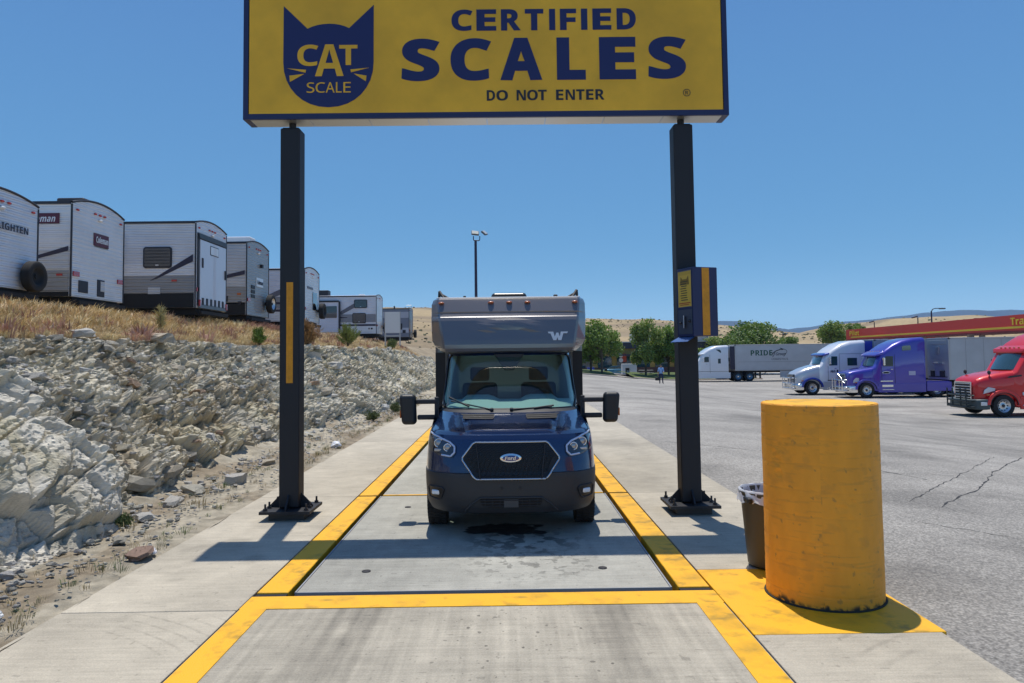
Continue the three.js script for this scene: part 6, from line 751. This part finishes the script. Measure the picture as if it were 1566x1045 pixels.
{
  const b = thing('trash_can', 'brown plastic trash can with white liner behind the yellow cylinder', 'trash can', [2.46, 0, -7.02]);
  add('barrel', new THREE.LatheGeometry([[0, 0.01], [0.205, 0.01], [0.215, 0.03], [0.262, 0.62], [0.268, 0.66], [0.285, 0.665], [0.285, 0.70], [0.265, 0.70], [0.25, 0.62], [0.20, 0.05], [0, 0.05]].map(p => new THREE.Vector2(...p)), 40), std(lin(0.060, 0.045, 0.022), 0.45, 0, { bumpMap: rep(grainBump, 5), bumpScale: 0.001 }), b);
  add('liner', grid(80, 9, (i, j) => { const a = i / 80 * PI * 2, t = j / 9; const w = fbm(Math.cos(a) * 4 + 6, Math.sin(a) * 4 + 6, 3) - 0.5, f = vn2(a * 9, t * 4) - 0.5; const r = t < 0.35 ? lerp(0.24, 0.27, t / 0.35) : lerp(0.275, 0.300 + 0.03 * w, (t - 0.35) / 0.65) + 0.014 * f; const y = t < 0.35 ? lerp(0.58, 0.725, t / 0.35) : lerp(0.735, 0.615 + 0.09 * w, (t - 0.35) / 0.65); return [Math.cos(a) * r, y + 0.012 * f, Math.sin(a) * r]; }), phys(lin(0.78, 0.79, 0.82), 0.4, 0, { side: THREE.DoubleSide, transmission: 0.2 }), b);
  for (const a of [2.6, -0.54]) add('handle', [T(rbox(0.05, 0.05, 0.14, 0.015), Math.cos(a) * 0.30, 0.64, Math.sin(a) * 0.30, 0, 0, 0)], std(lin(0.012, 0.012, 0.012), 0.5), b);
}
// ---------------------------------------------------------------- trees
const barkTex = tex(128, 128, (u, v) => 0.7 + 0.5 * (pfbm(u, v, 8, 4, 88) - 0.5));
const mBark = std(lin(0.20, 0.16, 0.12), 0.95, 0, { map: barkTex }), mLeaf = [[0.20, 0.30, 0.045], [0.16, 0.25, 0.04], [0.23, 0.31, 0.055]].map(c => phys(lin(...c), 0.75, 0, { side: THREE.DoubleSide, transmission: 0.45, thickness: 0 }));
function tree(label, x, z, y0, cy, hw, hh, seed, n = 2600, name = 'shade_tree', trunks = 1) {
  const r = rng(seed), t = thing(name, label, 'tree', [x, y0, z], 0, 'trees by the store and lot edge');
  const C = cy - y0, lobes = []; const nl = 15; for (let k = 0; k < nl; k++) { const a = r() * 6.283, e = (r() - 0.42) * 2.2, q = 0.74 * Math.sqrt(r()) + 0.1; lobes.push([Math.cos(a) * Math.cos(e) * hw * q, C + Math.sin(e) * hh * q * 0.95, Math.sin(a) * Math.cos(e) * hw * q, (0.22 + 0.22 * r())]); } lobes.push([0, C + hh * 0.5, 0, 0.42]);
  const tk = []; for (let q = 0; q < trunks; q++) { const ox = (q - (trunks - 1) / 2) * hw * 0.35; tk.push(tube([[ox, 0, 0], [ox * 1.1 + 0.03, C * 0.4, 0.02], [ox * 0.6, C * 0.85, 0]], 0.10 + hw * 0.012, false, 10, 8)); } for (const l of lobes) tk.push(bar([0, C * 0.5, 0], [l[0], l[1], l[2]], 0.035, 5)); add('trunk', tk, mBark, t);
  const p = [], nn = [], cols = []; const L = 0.10 + hw * 0.022;
  for (let k = 0; k < n; k++) { const l = lobes[Math.floor(r() * lobes.length)]; let a = r() * 6.283, cz = r() * 2 - 1, s = Math.sqrt(1 - cz * cz), rad = Math.pow(r(), 0.4); const cx = l[0] + Math.cos(a) * s * rad * l[3] * hw, cyy = l[1] + cz * rad * l[3] * hh, czz = l[2] + Math.sin(a) * s * rad * l[3] * hw; const tone = 0.72 + 0.56 * r();
    for (let q = 0; q < 3; q++) { const ux = V(r() - 0.5, r() - 0.5, r() - 0.5).normalize(), vx = V(r() - 0.5, r() - 0.5, r() - 0.5).cross(ux).normalize(), sz = L * (0.6 + 0.7 * r()), o = V(cx + (r() - 0.5) * 2 * L, cyy + (r() - 0.5) * 2 * L, czz + (r() - 0.5) * 2 * L); const A = o.clone().addScaledVector(ux, sz), B = o.clone().addScaledVector(vx, sz * 0.55), D = o.clone().addScaledVector(ux, -sz * 0.8), E = o.clone().addScaledVector(vx, -sz * 0.55); p.push(...A, ...B, ...D, ...A, ...D, ...E); for (let w = 0; w < 6; w++) cols.push(tone, tone * (0.97 + 0.06 * r()), tone * 0.9); } }
  const g = new THREE.BufferGeometry(); g.setAttribute('position', new THREE.Float32BufferAttribute(p, 3)); g.setAttribute('color', new THREE.Float32BufferAttribute(cols, 3)); g.computeVertexNormals(); boxUV(g); g.userData.keep = true;
  const m = mLeaf[seed % 3].clone(); m.vertexColors = true; add('crown', g, m, t); return t;
}
const gx = (px, z) => (px - 775) / 1131 * -z, gyy = (py, px, z) => 2 + (543 - (px - 775) * 0.0122 - py) / 1131 * -z;
{
  const at = (label, px, pyc, z, hwp, hhp, seed, n, o = {}) => { const x = gx(px, z), s = -z / 1131; tree(label, x, z, lot(x, z) - 0.05, gyy(pyc, px, z), hwp * 1.2 * s, hhp * 1.12 * s, seed, n, o.name, o.trunks); };
  at('broad green tree just right of the motorhome, before the yellow store', 920, 527, -88, 33, 33, 3, 3200, { trunks: 1 });
  at('narrow green tree with a bare trunk close beside the motorhome roof', 903, 532, -91, 24, 26, 4, 1800);
  at('tall green tree with a pointed top left of the right post', 987, 524, -92, 26, 34, 5, 2800);
  at('rounded green tree half hidden behind the right post', 1022, 530, -94, 30, 30, 6, 2800);
  at('wide green tree rising above the white lettered trailer', 1150, 522, -108, 46, 28, 7, 3600, { name: 'broad_tree' });
  at('low green tree between the right post and the white lettered trailer', 1094, 530, -112, 26, 16, 8, 1500, { name: 'broad_tree' });
  at('low green bush above the cab of the white tractor', 1078, 545, -93, 20, 12, 9, 1000, { name: 'broad_tree' });
  at('small green tree beside the utility pole on the lot edge', 1208, 529, -115, 24, 12, 10, 1200, { name: 'broad_tree' });
  at('green tree left of the red fuel canopy', 1284, 512, -112, 27, 20, 11, 2400, { name: 'broad_tree' });
  at('green treetop showing behind the end of the red fuel canopy', 1312, 508, -118, 16, 14, 12, 1000, { name: 'broad_tree' });
}
// ---------------------------------------------------------------- islands, store, canopies
{
  const mGrass = std(lin(0.11, 0.15, 0.035), 1, 0, { map: rep(grainTex, 0.7) }), mKerb = std(lin(0.42, 0.34, 0.28), 0.9), mWalk = std(lin(0.46, 0.44, 0.41), 0.9);
  const island = (x0, x1, z0, z1, label) => { const k = 40; const ring = (ins, y) => { const o = []; for (let i = 0; i <= k; i++) o.push([lerp(x0 + ins, x1 - ins, i / k), z0 - ins - 0.8 * Math.abs(Math.pow(i / k * 2 - 1, 4)), y]); return o; }; const a = ring(0, 0.13), b = ring(0.25, 0.13); const kb = []; const g = grid(k, 3, (i, j) => { const s = j < 2 ? a[i] : b[i], y = j === 0 ? -0.1 : j === 3 ? 0.05 : 0.13; return [s[0], lot(s[0]) - 0.02 + y, s[1]]; }); const gr = struct('grass_island', grid(k, 6, (i, j) => { const z = lerp(b[i][1] + 0.1, z1, j / 6); return [b[i][0], lot(b[i][0]) + 0.06 + 0.34 * smooth(0, 0.5, j / 6) * (0.6 + fbm(b[i][0] * 0.3, z * 0.3, 2)), z]; }), mGrass, label); add('kerb', g, mKerb, gr); return gr; };
  island(6, gx(948, -86), -84, -103, 'grass island with trees beside the motorhome'); island(gx(968, -87), 30, -86, -103, 'grass island behind the walking person');
  const fc = (x0, x1, z0, z1) => grid(10, 10, (i, j) => { const x = lerp(x0, x1, i / 10), z = lerp(z0, z1, j / 10); return [x + (j / 10) * -3.2, lot(x) + 0.05, z]; });
  struct('store_walk', fc(13.6, 15.6, -84, -103), mWalk, 'pale concrete walk between the grass islands'); struct('store_pavement', grid(20, 4, (i, j) => { const x = lerp(4, 46, i / 20), z = lerp(-103, -112, j / 4); return [x, lot(x) + 0.06, z]; }), mWalk, 'pale pavement before the store');
  // store
  const Y = -1.2, Z = -112;
  const s = thing('store_building', 'long mustard yellow store with dark roof band behind the trees', 'building', [22, Y, Z]);
  const mWall = std(lin(0.50, 0.33, 0.085), 0.8, 0, { map: rep(grainTex, 0.5) }), mFas = std(lin(0.035, 0.035, 0.05), 0.6), mStone = std(lin(0.12, 0.06, 0.045), 0.9);
  add('wall', [box(30, 4.0, 12, 0, 2.0, -6)], mWall, s); add('roof_band', box(30.6, 0.95, 12.6, 0, 4.4, -6), mFas, s); add('parapet_cap', box(30.8, 0.12, 12.8, 0, 4.92, -6), std(lin(0.55, 0.54, 0.52), 0.7), s); add('plinth', box(30.2, 1.1, 0.1, 0, 0.55, 0.06), mStone, s);
  for (let k = 0; k < 9; k++) add('shop_window', box(2.1, 1.7, 0.06, -13 + k * 2.9, 1.95, 0.08), mTruckGlass, s); add('door', box(2.2, 2.4, 0.08, 5.2, 1.2, 0.13), mTruckGlass, s);
  for (let k = 0; k < 3; k++) add('awning', box(4.4, 0.2, 1.8, -11.5 + k * 7.2, 2.95, 0.9), mFas, s);
  for (const [x, w] of [[-1.2, 3.0], [8, 2.4], [-9, 2.2]]) add('roof_unit', rbox(w, 1.3, 2, 0.05, x, 5.6, -3), std(lin(0.36, 0.35, 0.36), 0.6), s);
  add('wall_sign', rbox(0.9, 1.3, 0.1, 0.05, gx(953, Z) - 22, 2.55, 0.2), std(lin(0.45, 0.06, 0.02), 0.5), s); for (const y of [2.9, 2.2]) add('wall_sign_disc', cyl(0.32, 0.32, 0.06, gx(949, Z) - 22, y, 0.3, 16, PI / 2), mWhitePaint, s);
  const P = (px, z) => gx(px, z);
  const ice = thing('ice_freezer', 'white double door ice freezer outside the store', 'freezer', [P(961.5, -105), Y + 0.07, -105]); add('cabinet', rbox(2.1, 1.6, 0.9, 0.04, 0, 0.86, 0), std(lin(0.62, 0.60, 0.58), 0.4), ice); for (const x of [-0.5, 0.5]) { const d = add('door', rbox(0.92, 1.25, 0.05, 0.03, x, 0.86, 0.47), std(lin(0.5, 0.5, 0.52), 0.35), ice); add('door_handle', box(0.04, 0.5, 0.05, x + (x < 0 ? 0.38 : -0.38), 0.9, 0.51), mRim, d); } for (const x of [-0.9, 0.9]) add('foot', box(0.1, 0.08, 0.6, x, 0.04, 0), mBlackPlastic, ice);
  const vm = (px, label, col, w, z = -106) => { const v = thing('vending_bin', label, 'bin', [P(px, z), Y + 0.07, z]); add('casing', rbox(w, 1.15, 0.6, 0.06, 0, 0.58, 0), std(lin(...col), 0.4), v); add('lid', rbox(w * 1.05, 0.1, 0.66, 0.04, 0, 1.2, 0), std(lin(col[0] * 0.5, col[1] * 0.5, col[2] * 0.5), 0.5), v); add('panel', box(w * 0.6, 0.4, 0.02, 0, 0.7, 0.31), std(lin(0.3, 0.35, 0.5), 0.5), v); };
  vm(903, 'deep blue bin outside the store beside the first tree', [0.012, 0.04, 0.30], 1.0); vm(959, 'black litter bin on the walk in front of the ice freezer', [0.012, 0.013, 0.02], 0.45, -97); vm(926, 'small dark bin on the island edge right of the first tree', [0.02, 0.02, 0.025], 0.32, -93.5);
  // a small blue-green car by the store
  const car = thing('parked_car', 'teal blue car parked at the store behind the first tree', 'car', [P(938, -108), Y + 0.03, -108]); const cs = (x, yb, yt, hw, r) => rsec(x, yb, yt, hw, r);
  add('body', loft([cs(-2.1, 0.35, 0.72, 0.7, 0.12), cs(-1.9, 0.28, 0.82, 0.84, 0.15), cs(-0.9, 0.25, 0.95, 0.88, 0.18), cs(1.4, 0.25, 0.98, 0.88, 0.18), cs(2.0, 0.28, 0.92, 0.84, 0.15), cs(2.15, 0.38, 0.8, 0.7, 0.12)]), phys(lin(0.02, 0.14, 0.22), 0.3, 0.2, { clearcoat: 1 }), car); add('cabin', loft([cs(-1.0, 0.9, 0.98, 0.78, 0.04), cs(-0.35, 0.9, 1.38, 0.68, 0.12), cs(0.8, 0.9, 1.42, 0.68, 0.12), cs(1.6, 0.9, 0.99, 0.76, 0.04)]), mTruckGlass, car); for (const x of [-1.3, 1.3]) for (const q of [-1, 1]) wheel(car, x, 0.31, q * 0.78, 0.31, 0.2, q);
  // picnic table and bench between the islands
  const pt = thing('picnic_table', 'grey picnic table on the grass behind the walking person', 'table', [P(985, -96), -0.95, -95]); add('table_top', box(1.8, 0.06, 0.8, 0, 0.76, 0), mWalk, pt); for (const q of [-1, 1]) { add('bench', box(1.8, 0.05, 0.28, 0, 0.46, q * 0.72), mWalk, pt); add('leg', [bar([q * 0.6, 0, -0.6], [q * 0.6, 0.74, -0.2], 0.035, 6), bar([q * 0.6, 0, 0.6], [q * 0.6, 0.74, 0.2], 0.035, 6), bar([q * 0.6, 0.44, -0.75], [q * 0.6, 0.44, 0.75], 0.03, 6)], mBlackPlastic, pt); }
  // red fuel canopies
  const mCanRed = std(lin(0.60, 0.035, 0.018), 0.45), mCanYel = std(lin(0.72, 0.50, 0.03), 0.5), mSof = std(lin(0.22, 0.03, 0.03), 0.7);
  const can = thing('fuel_canopy', 'long red fuel canopy with yellow stripe and lettering at right', 'canopy', [42.5, -1.2, -92]);
  const len = 56, ang = Math.atan2(-3.3 * len / 36, len); const G2 = new THREE.Group(); // run along local z from the far end towards the camera
  const dirx = -0.0917; can.rotation.y = Math.atan2(dirx, 1);
  const b0 = 4.58, b1 = 5.80;
  add('deck', box(12, 0.9, len, 6.1, (b0 + b1) / 2, len / 2), mSof, can); add('fascia', [box(0.12, b1 - b0, len, 0, (b0 + b1) / 2, len / 2), box(12.2, b1 - b0, 0.12, 6.05, (b0 + b1) / 2, -0.06)], mCanRed, can); add('yellow_stripe', box(0.03, 0.16, len - 1.6, -0.075, b0 + 0.26, len / 2 + 0.7), mCanYel, can); add('underside_trim', box(0.10, 0.12, len, -0.02, b0 - 0.05, len / 2), mSof, can);
  const sideTxt = (t, z0, z1, ya, yb) => { const g = textFit(t, fontBold, 0, z1 - z0, 0, yb - ya, 0.03); g.rotateY(-PI / 2); g.translate(-0.09, ya, z0); add('lettering', g, mCanYel, can); };
  sideTxt('Pilot', 1.2, 4.3, b0 + 0.45, b0 + 1.05); sideTxt('Travel Centers', 35.0, 43, b0 + 0.45, b0 + 1.05);
  for (let k = 0; k < 6; k++) for (const x of [3, 9]) add('column', rbox(0.45, 4.7, 0.45, 0.03, x, 2.3, 4 + k * 9.5), std(lin(0.5, 0.48, 0.45), 0.7), can);
  for (let k = 0; k < 5; k++) add('floodlight', [bar([1, b1, 6 + k * 11], [1, b1 + 0.7, 6 + k * 11], 0.05, 6), rbox(0.5, 0.12, 0.4, 0.03, 0.7, b1 + 0.75, 6 + k * 11, 0, 0, 0.3)].slice(0, k === 0 || k === 1 ? 2 : 0).concat(k > 1 ? [box(0.3, 0.1, 0.3, 1, b1 + 0.05, 6 + k * 11)] : []), mFas, can);
  const c2 = thing('car_fuel_canopy', 'smaller red and yellow canopy beyond the store, behind the right post', 'canopy', [gx(1056, -122), -1.2, -122]); add('fascia', [box(13, 0.75, 8, 4, 4.95, -4)], mCanRed, c2); add('yellow_band', box(12.9, 0.4, 8.1, 4.2, 4.45, -4), mCanYel, c2); add('underside', box(12.6, 0.25, 7.6, 4, 4.1, -4), mSof, c2); for (const x of [0, 4, 8]) add('column', box(0.45, 4.0, 0.45, x, 2.0, -2), std(lin(0.3, 0.2, 0.15), 0.8), c2); add('shop_wall', box(12, 2.6, 0.2, 4, 1.6, -7), std(lin(0.35, 0.30, 0.26), 0.9), c2);
}
// ---------------------------------------------------------------- poles
{
  const mPole = std(lin(0.035, 0.03, 0.06), 0.5, 0.3), mHead = std(lin(0.10, 0.10, 0.11), 0.5), mLampGlass = phys(lin(0.62, 0.60, 0.50), 0.2, 0, { clearcoat: 1 });
  const z = -43, x = gx(733, z) - 0.15, p = thing('floodlight_pole', 'tall thin pole with twin floodlights behind the motorhome', 'light pole', [x, -0.03, z]);
  const H = gyy(366, 733, z);
  add('pole', new THREE.CylinderGeometry(0.075, 0.10, H, 12).translate(0, H / 2, 0), mPole, p); add('crossbar', tube([[-0.12, H + 0.25, 0], [-0.12, H + 0.03, 0], [0, H, 0], [0.22, H, 0], [0.25, H + 0.25, 0]], 0.03, false, 24, 6), mPole, p);
  for (const [dx, ry, rx, rz] of [[-0.02, 0.15, -0.75, -0.1], [0.52, 1.2, -0.2, 0.65]]) { const l = add('floodlight', T(rbox(0.44, 0.34, 0.10, 0.03), dx, H + 0.42, 0.05, rx, ry, rz), mHead, p); add('lens', T(rbox(0.38, 0.28, 0.02, 0.008).translate(0, 0, 0.055), dx, H + 0.42, 0.05, rx, ry, rz), mLampGlass, l); }
  const sl = (px, pyt, pyb, z, label, kind) => { const X = gx(px, z), Y0 = lot(X) - 0.1, Ht = gyy(pyt, px, z) - Y0, q = thing(kind ? 'utility_pole' : 'street_lamp', label, kind ? 'pole' : 'street lamp', [X, Y0, z]); add('pole', new THREE.CylinderGeometry(0.09, 0.14, Ht, 10).translate(0, Ht / 2, 0), kind ? std(lin(0.08, 0.055, 0.04), 0.95) : mPole, q); if (!kind) { add('arm', tube([[0, Ht, 0], [0.35, Ht + 0.35, 0], [1.2, Ht + 0.4, 0]], 0.06, false, 16, 6), mPole, q); add('lamp_head', rbox(0.8, 0.18, 0.35, 0.06, 1.5, Ht + 0.36, 0), mHead, q); } else { add('crossarm', box(1.4, 0.12, 0.1, 0, Ht - 0.4, 0.14), std(lin(0.08, 0.055, 0.04), 0.95), q); for (const i of [-0.6, 0, 0.6]) add('insulator', cyl(0.05, 0.06, 0.16, i, Ht - 0.26, 0.14, 8), mRim, q); } };
  sl(1429, 476, 0, -100, 'street lamp rising behind the red fuel canopy'); sl(1302, 499, 0, -125, 'street lamp standing behind the end of the red canopy'); sl(1199, 508, 0, -130, 'dark wooden utility pole beyond the white lettered trailer', 1);
}
// ---------------------------------------------------------------- walking person with a bag
{
  const J = { hip: [0, 0.93, 0], chest: [0, 1.30, 0.0], neck: [0, 1.49, 0.0], head: [0.0, 1.645, 0.02], lsh: [-0.185, 1.42, 0], rsh: [0.185, 1.42, 0], lel: [-0.25, 1.15, -0.03], rel: [0.245, 1.15, 0.06], lwr: [-0.27, 0.90, 0.03], rwr: [0.235, 1.02, 0.26], lhip: [-0.095, 0.90, 0], rhip: [0.095, 0.90, 0], lkn: [-0.11, 0.50, 0.02], rkn: [0.13, 0.50, 0.06], lan: [-0.12, 0.09, -0.02], ran: [0.16, 0.09, 0.02], lto: [-0.13, 0.04, 0.15], rto: [0.19, 0.04, 0.19], lhd: [-0.275, 0.80, 0.05], rhd: [0.22, 1.05, 0.34] };
  const bones = [['hip', 'chest', 0.135, 0.145], ['chest', 'neck', 0.13, 0.06], ['neck', 'head', 0.055, 0.07], ['lsh', 'rsh', 0.075, 0.075], ['lsh', 'lel', 0.062, 0.05], ['lel', 'lwr', 0.048, 0.034], ['rsh', 'rel', 0.062, 0.05], ['rel', 'rwr', 0.048, 0.034], ['lhip', 'lkn', 0.098, 0.068], ['lkn', 'lan', 0.066, 0.05], ['rhip', 'rkn', 0.098, 0.068], ['rkn', 'ran', 0.066, 0.05], ['lan', 'lto', 0.045, 0.036], ['ran', 'rto', 0.045, 0.036], ['lwr', 'lhd', 0.035, 0.034], ['rwr', 'rhd', 0.035, 0.032]];
  for (const [s, w, h] of [['l', 'lhd', -1], ['r', 'rhd', 1]]) for (let k = 0; k < 5; k++) { const a = J[w], n = `${s}f${k}`; J[n] = s === 'l' ? [a[0] + (k === 4 ? 0.03 : -0.01), a[1] - (k === 4 ? 0.03 : 0.07), a[2] + (k - 1.5) * 0.018] : [a[0] + (k - 1.5) * 0.016, a[1] + (k === 4 ? 0.04 : 0), a[2] + 0.06]; bones.push([w, n, 0.013, 0.010]); }
  const N = 92, S = 1.0, mc = new MarchingCubes(N, new THREE.MeshBasicMaterial(), false, false, 200000); mc.isolation = 0;
  const cap = (p, a, b, ra, rb) => { const ba = [b[0] - a[0], b[1] - a[1], b[2] - a[2]], pa = [p[0] - a[0], p[1] - a[1], p[2] - a[2]], d = ba[0] ** 2 + ba[1] ** 2 + ba[2] ** 2, t = clamp((pa[0] * ba[0] + pa[1] * ba[1] + pa[2] * ba[2]) / d); return Math.hypot(pa[0] - ba[0] * t, pa[1] - ba[1] * t, pa[2] - ba[2] * t) - lerp(ra, rb, t); };
  for (let k = 0; k < N; k++) for (let j = 0; j < N; j++) for (let i = 0; i < N; i++) { const w = [(i / (N / 2) - 1) * S, (j / (N / 2) - 1) * S + 0.9, (k / (N / 2) - 1) * S + 0.05]; let d = 9; if (Math.abs(w[0]) < 0.45 && Math.abs(w[2] - 0.05) < 0.55) { for (const [a, b, ra, rb] of bones) { const q = cap([w[0], w[1], w[2]], J[a], J[b], ra, rb); const h = clamp(0.5 + 0.5 * (d - q) / 0.03); d = lerp(d, q, h) - 0.03 * h * (1 - h); } const e = Math.hypot(w[0] / 0.078, (w[1] - 1.645) / 0.115, (w[2] - 0.02) / 0.095) - 1; const nose = Math.hypot(w[0], w[1] - 1.635, w[2] - 0.118) - 0.018; d = Math.min(d, e * 0.085, nose); for (const q of [-1, 1]) d = Math.min(d, Math.hypot((w[0] - q * 0.08), w[1] - 1.64, w[2] - 0.01) - 0.02); } mc.field[i + j * N + k * N * N] = -d; }
  mc.update(); const cnt = mc.count, pp = mc.positionArray.slice(0, cnt * 3), g = new THREE.BufferGeometry(); for (let i = 0; i < cnt; i++) { pp[i * 3] *= S; pp[i * 3 + 1] = pp[i * 3 + 1] * S + 0.9; pp[i * 3 + 2] = pp[i * 3 + 2] * S + 0.05; }
  g.setAttribute('position', new THREE.BufferAttribute(pp, 3)); g.setAttribute('normal', new THREE.BufferAttribute(mc.normalArray.slice(0, cnt * 3), 3));
  const c = new Float32Array(cnt * 3), skin = [0.36, 0.20, 0.13], shirt = [0.24, 0.40, 0.66], jean = [0.018, 0.026, 0.075], shoe = [0.012, 0.012, 0.012]; for (let i = 0; i < cnt; i++) { const x = pp[i * 3], y = pp[i * 3 + 1], z = pp[i * 3 + 2]; let q = jean; if (y > 1.49) q = skin; else if (y > 0.955 && (Math.abs(x) < 0.20 || y > 1.13) && z < 0.24) q = shirt; else if (Math.abs(x) > 0.2 && y > 0.7 || z > 0.24 && y > 0.8) q = skin; else if (y < 0.10) q = shoe; c.set(q, i * 3); }
  g.setAttribute('color', new THREE.BufferAttribute(c, 3)); g.computeVertexNormals(); boxUV(g); g.userData.keep = true;
  const px = 14.35, pz = -69, per = thing('person', 'person in light blue shirt and dark trousers walking across the lot', 'person', [px, lot(px) - 0.03, pz]); per.rotation.y = -0.15;
  add('body', g, std(0xffffff, 0.8, 0, { vertexColors: true }), per);
  const hair = new THREE.SphereGeometry(0.1, 16, 10, 0, 6.283, 0, 1.75); hair.scale(0.88, 1.2, 1.05); hair.rotateX(-0.35); hair.translate(0, 1.665, 0.005); add('hair', hair, std(lin(0.02, 0.015, 0.012), 0.8), per);
  for (const q of [-1, 1]) add('eye', sph(0.011, q * 0.03, 1.655, 0.108, 8), mBlackPlastic, per); add('mouth', rbox(0.04, 0.008, 0.01, 0.003, 0, 1.59, 0.105), std(lin(0.22, 0.08, 0.07), 0.7), per);
  const bag = thing('hand_bag', 'dark bag carried by the walking person', 'bag', [px - 0.34, lot(px) + 0.27, pz + 0.02]); add('bag_body', rbox(0.42, 0.30, 0.18, 0.06, 0, 0.15, 0), std(lin(0.02, 0.018, 0.02), 0.7), bag); add('bag_handle', new THREE.TorusGeometry(0.12, 0.014, 6, 18, PI).scale(0.7, 1.6, 1).translate(0.06, 0.29, 0), mBlackPlastic, bag);
}
// ---------------------------------------------------------------- render
const renderer = new THREE.WebGLRenderer({ antialias: true });
renderer.setSize(1024, 683);
renderer.toneMapping = THREE.LinearToneMapping; renderer.toneMappingExposure = EXPOSURE;
renderer.shadowMap.enabled = true;
renderer.render(scene, camera);
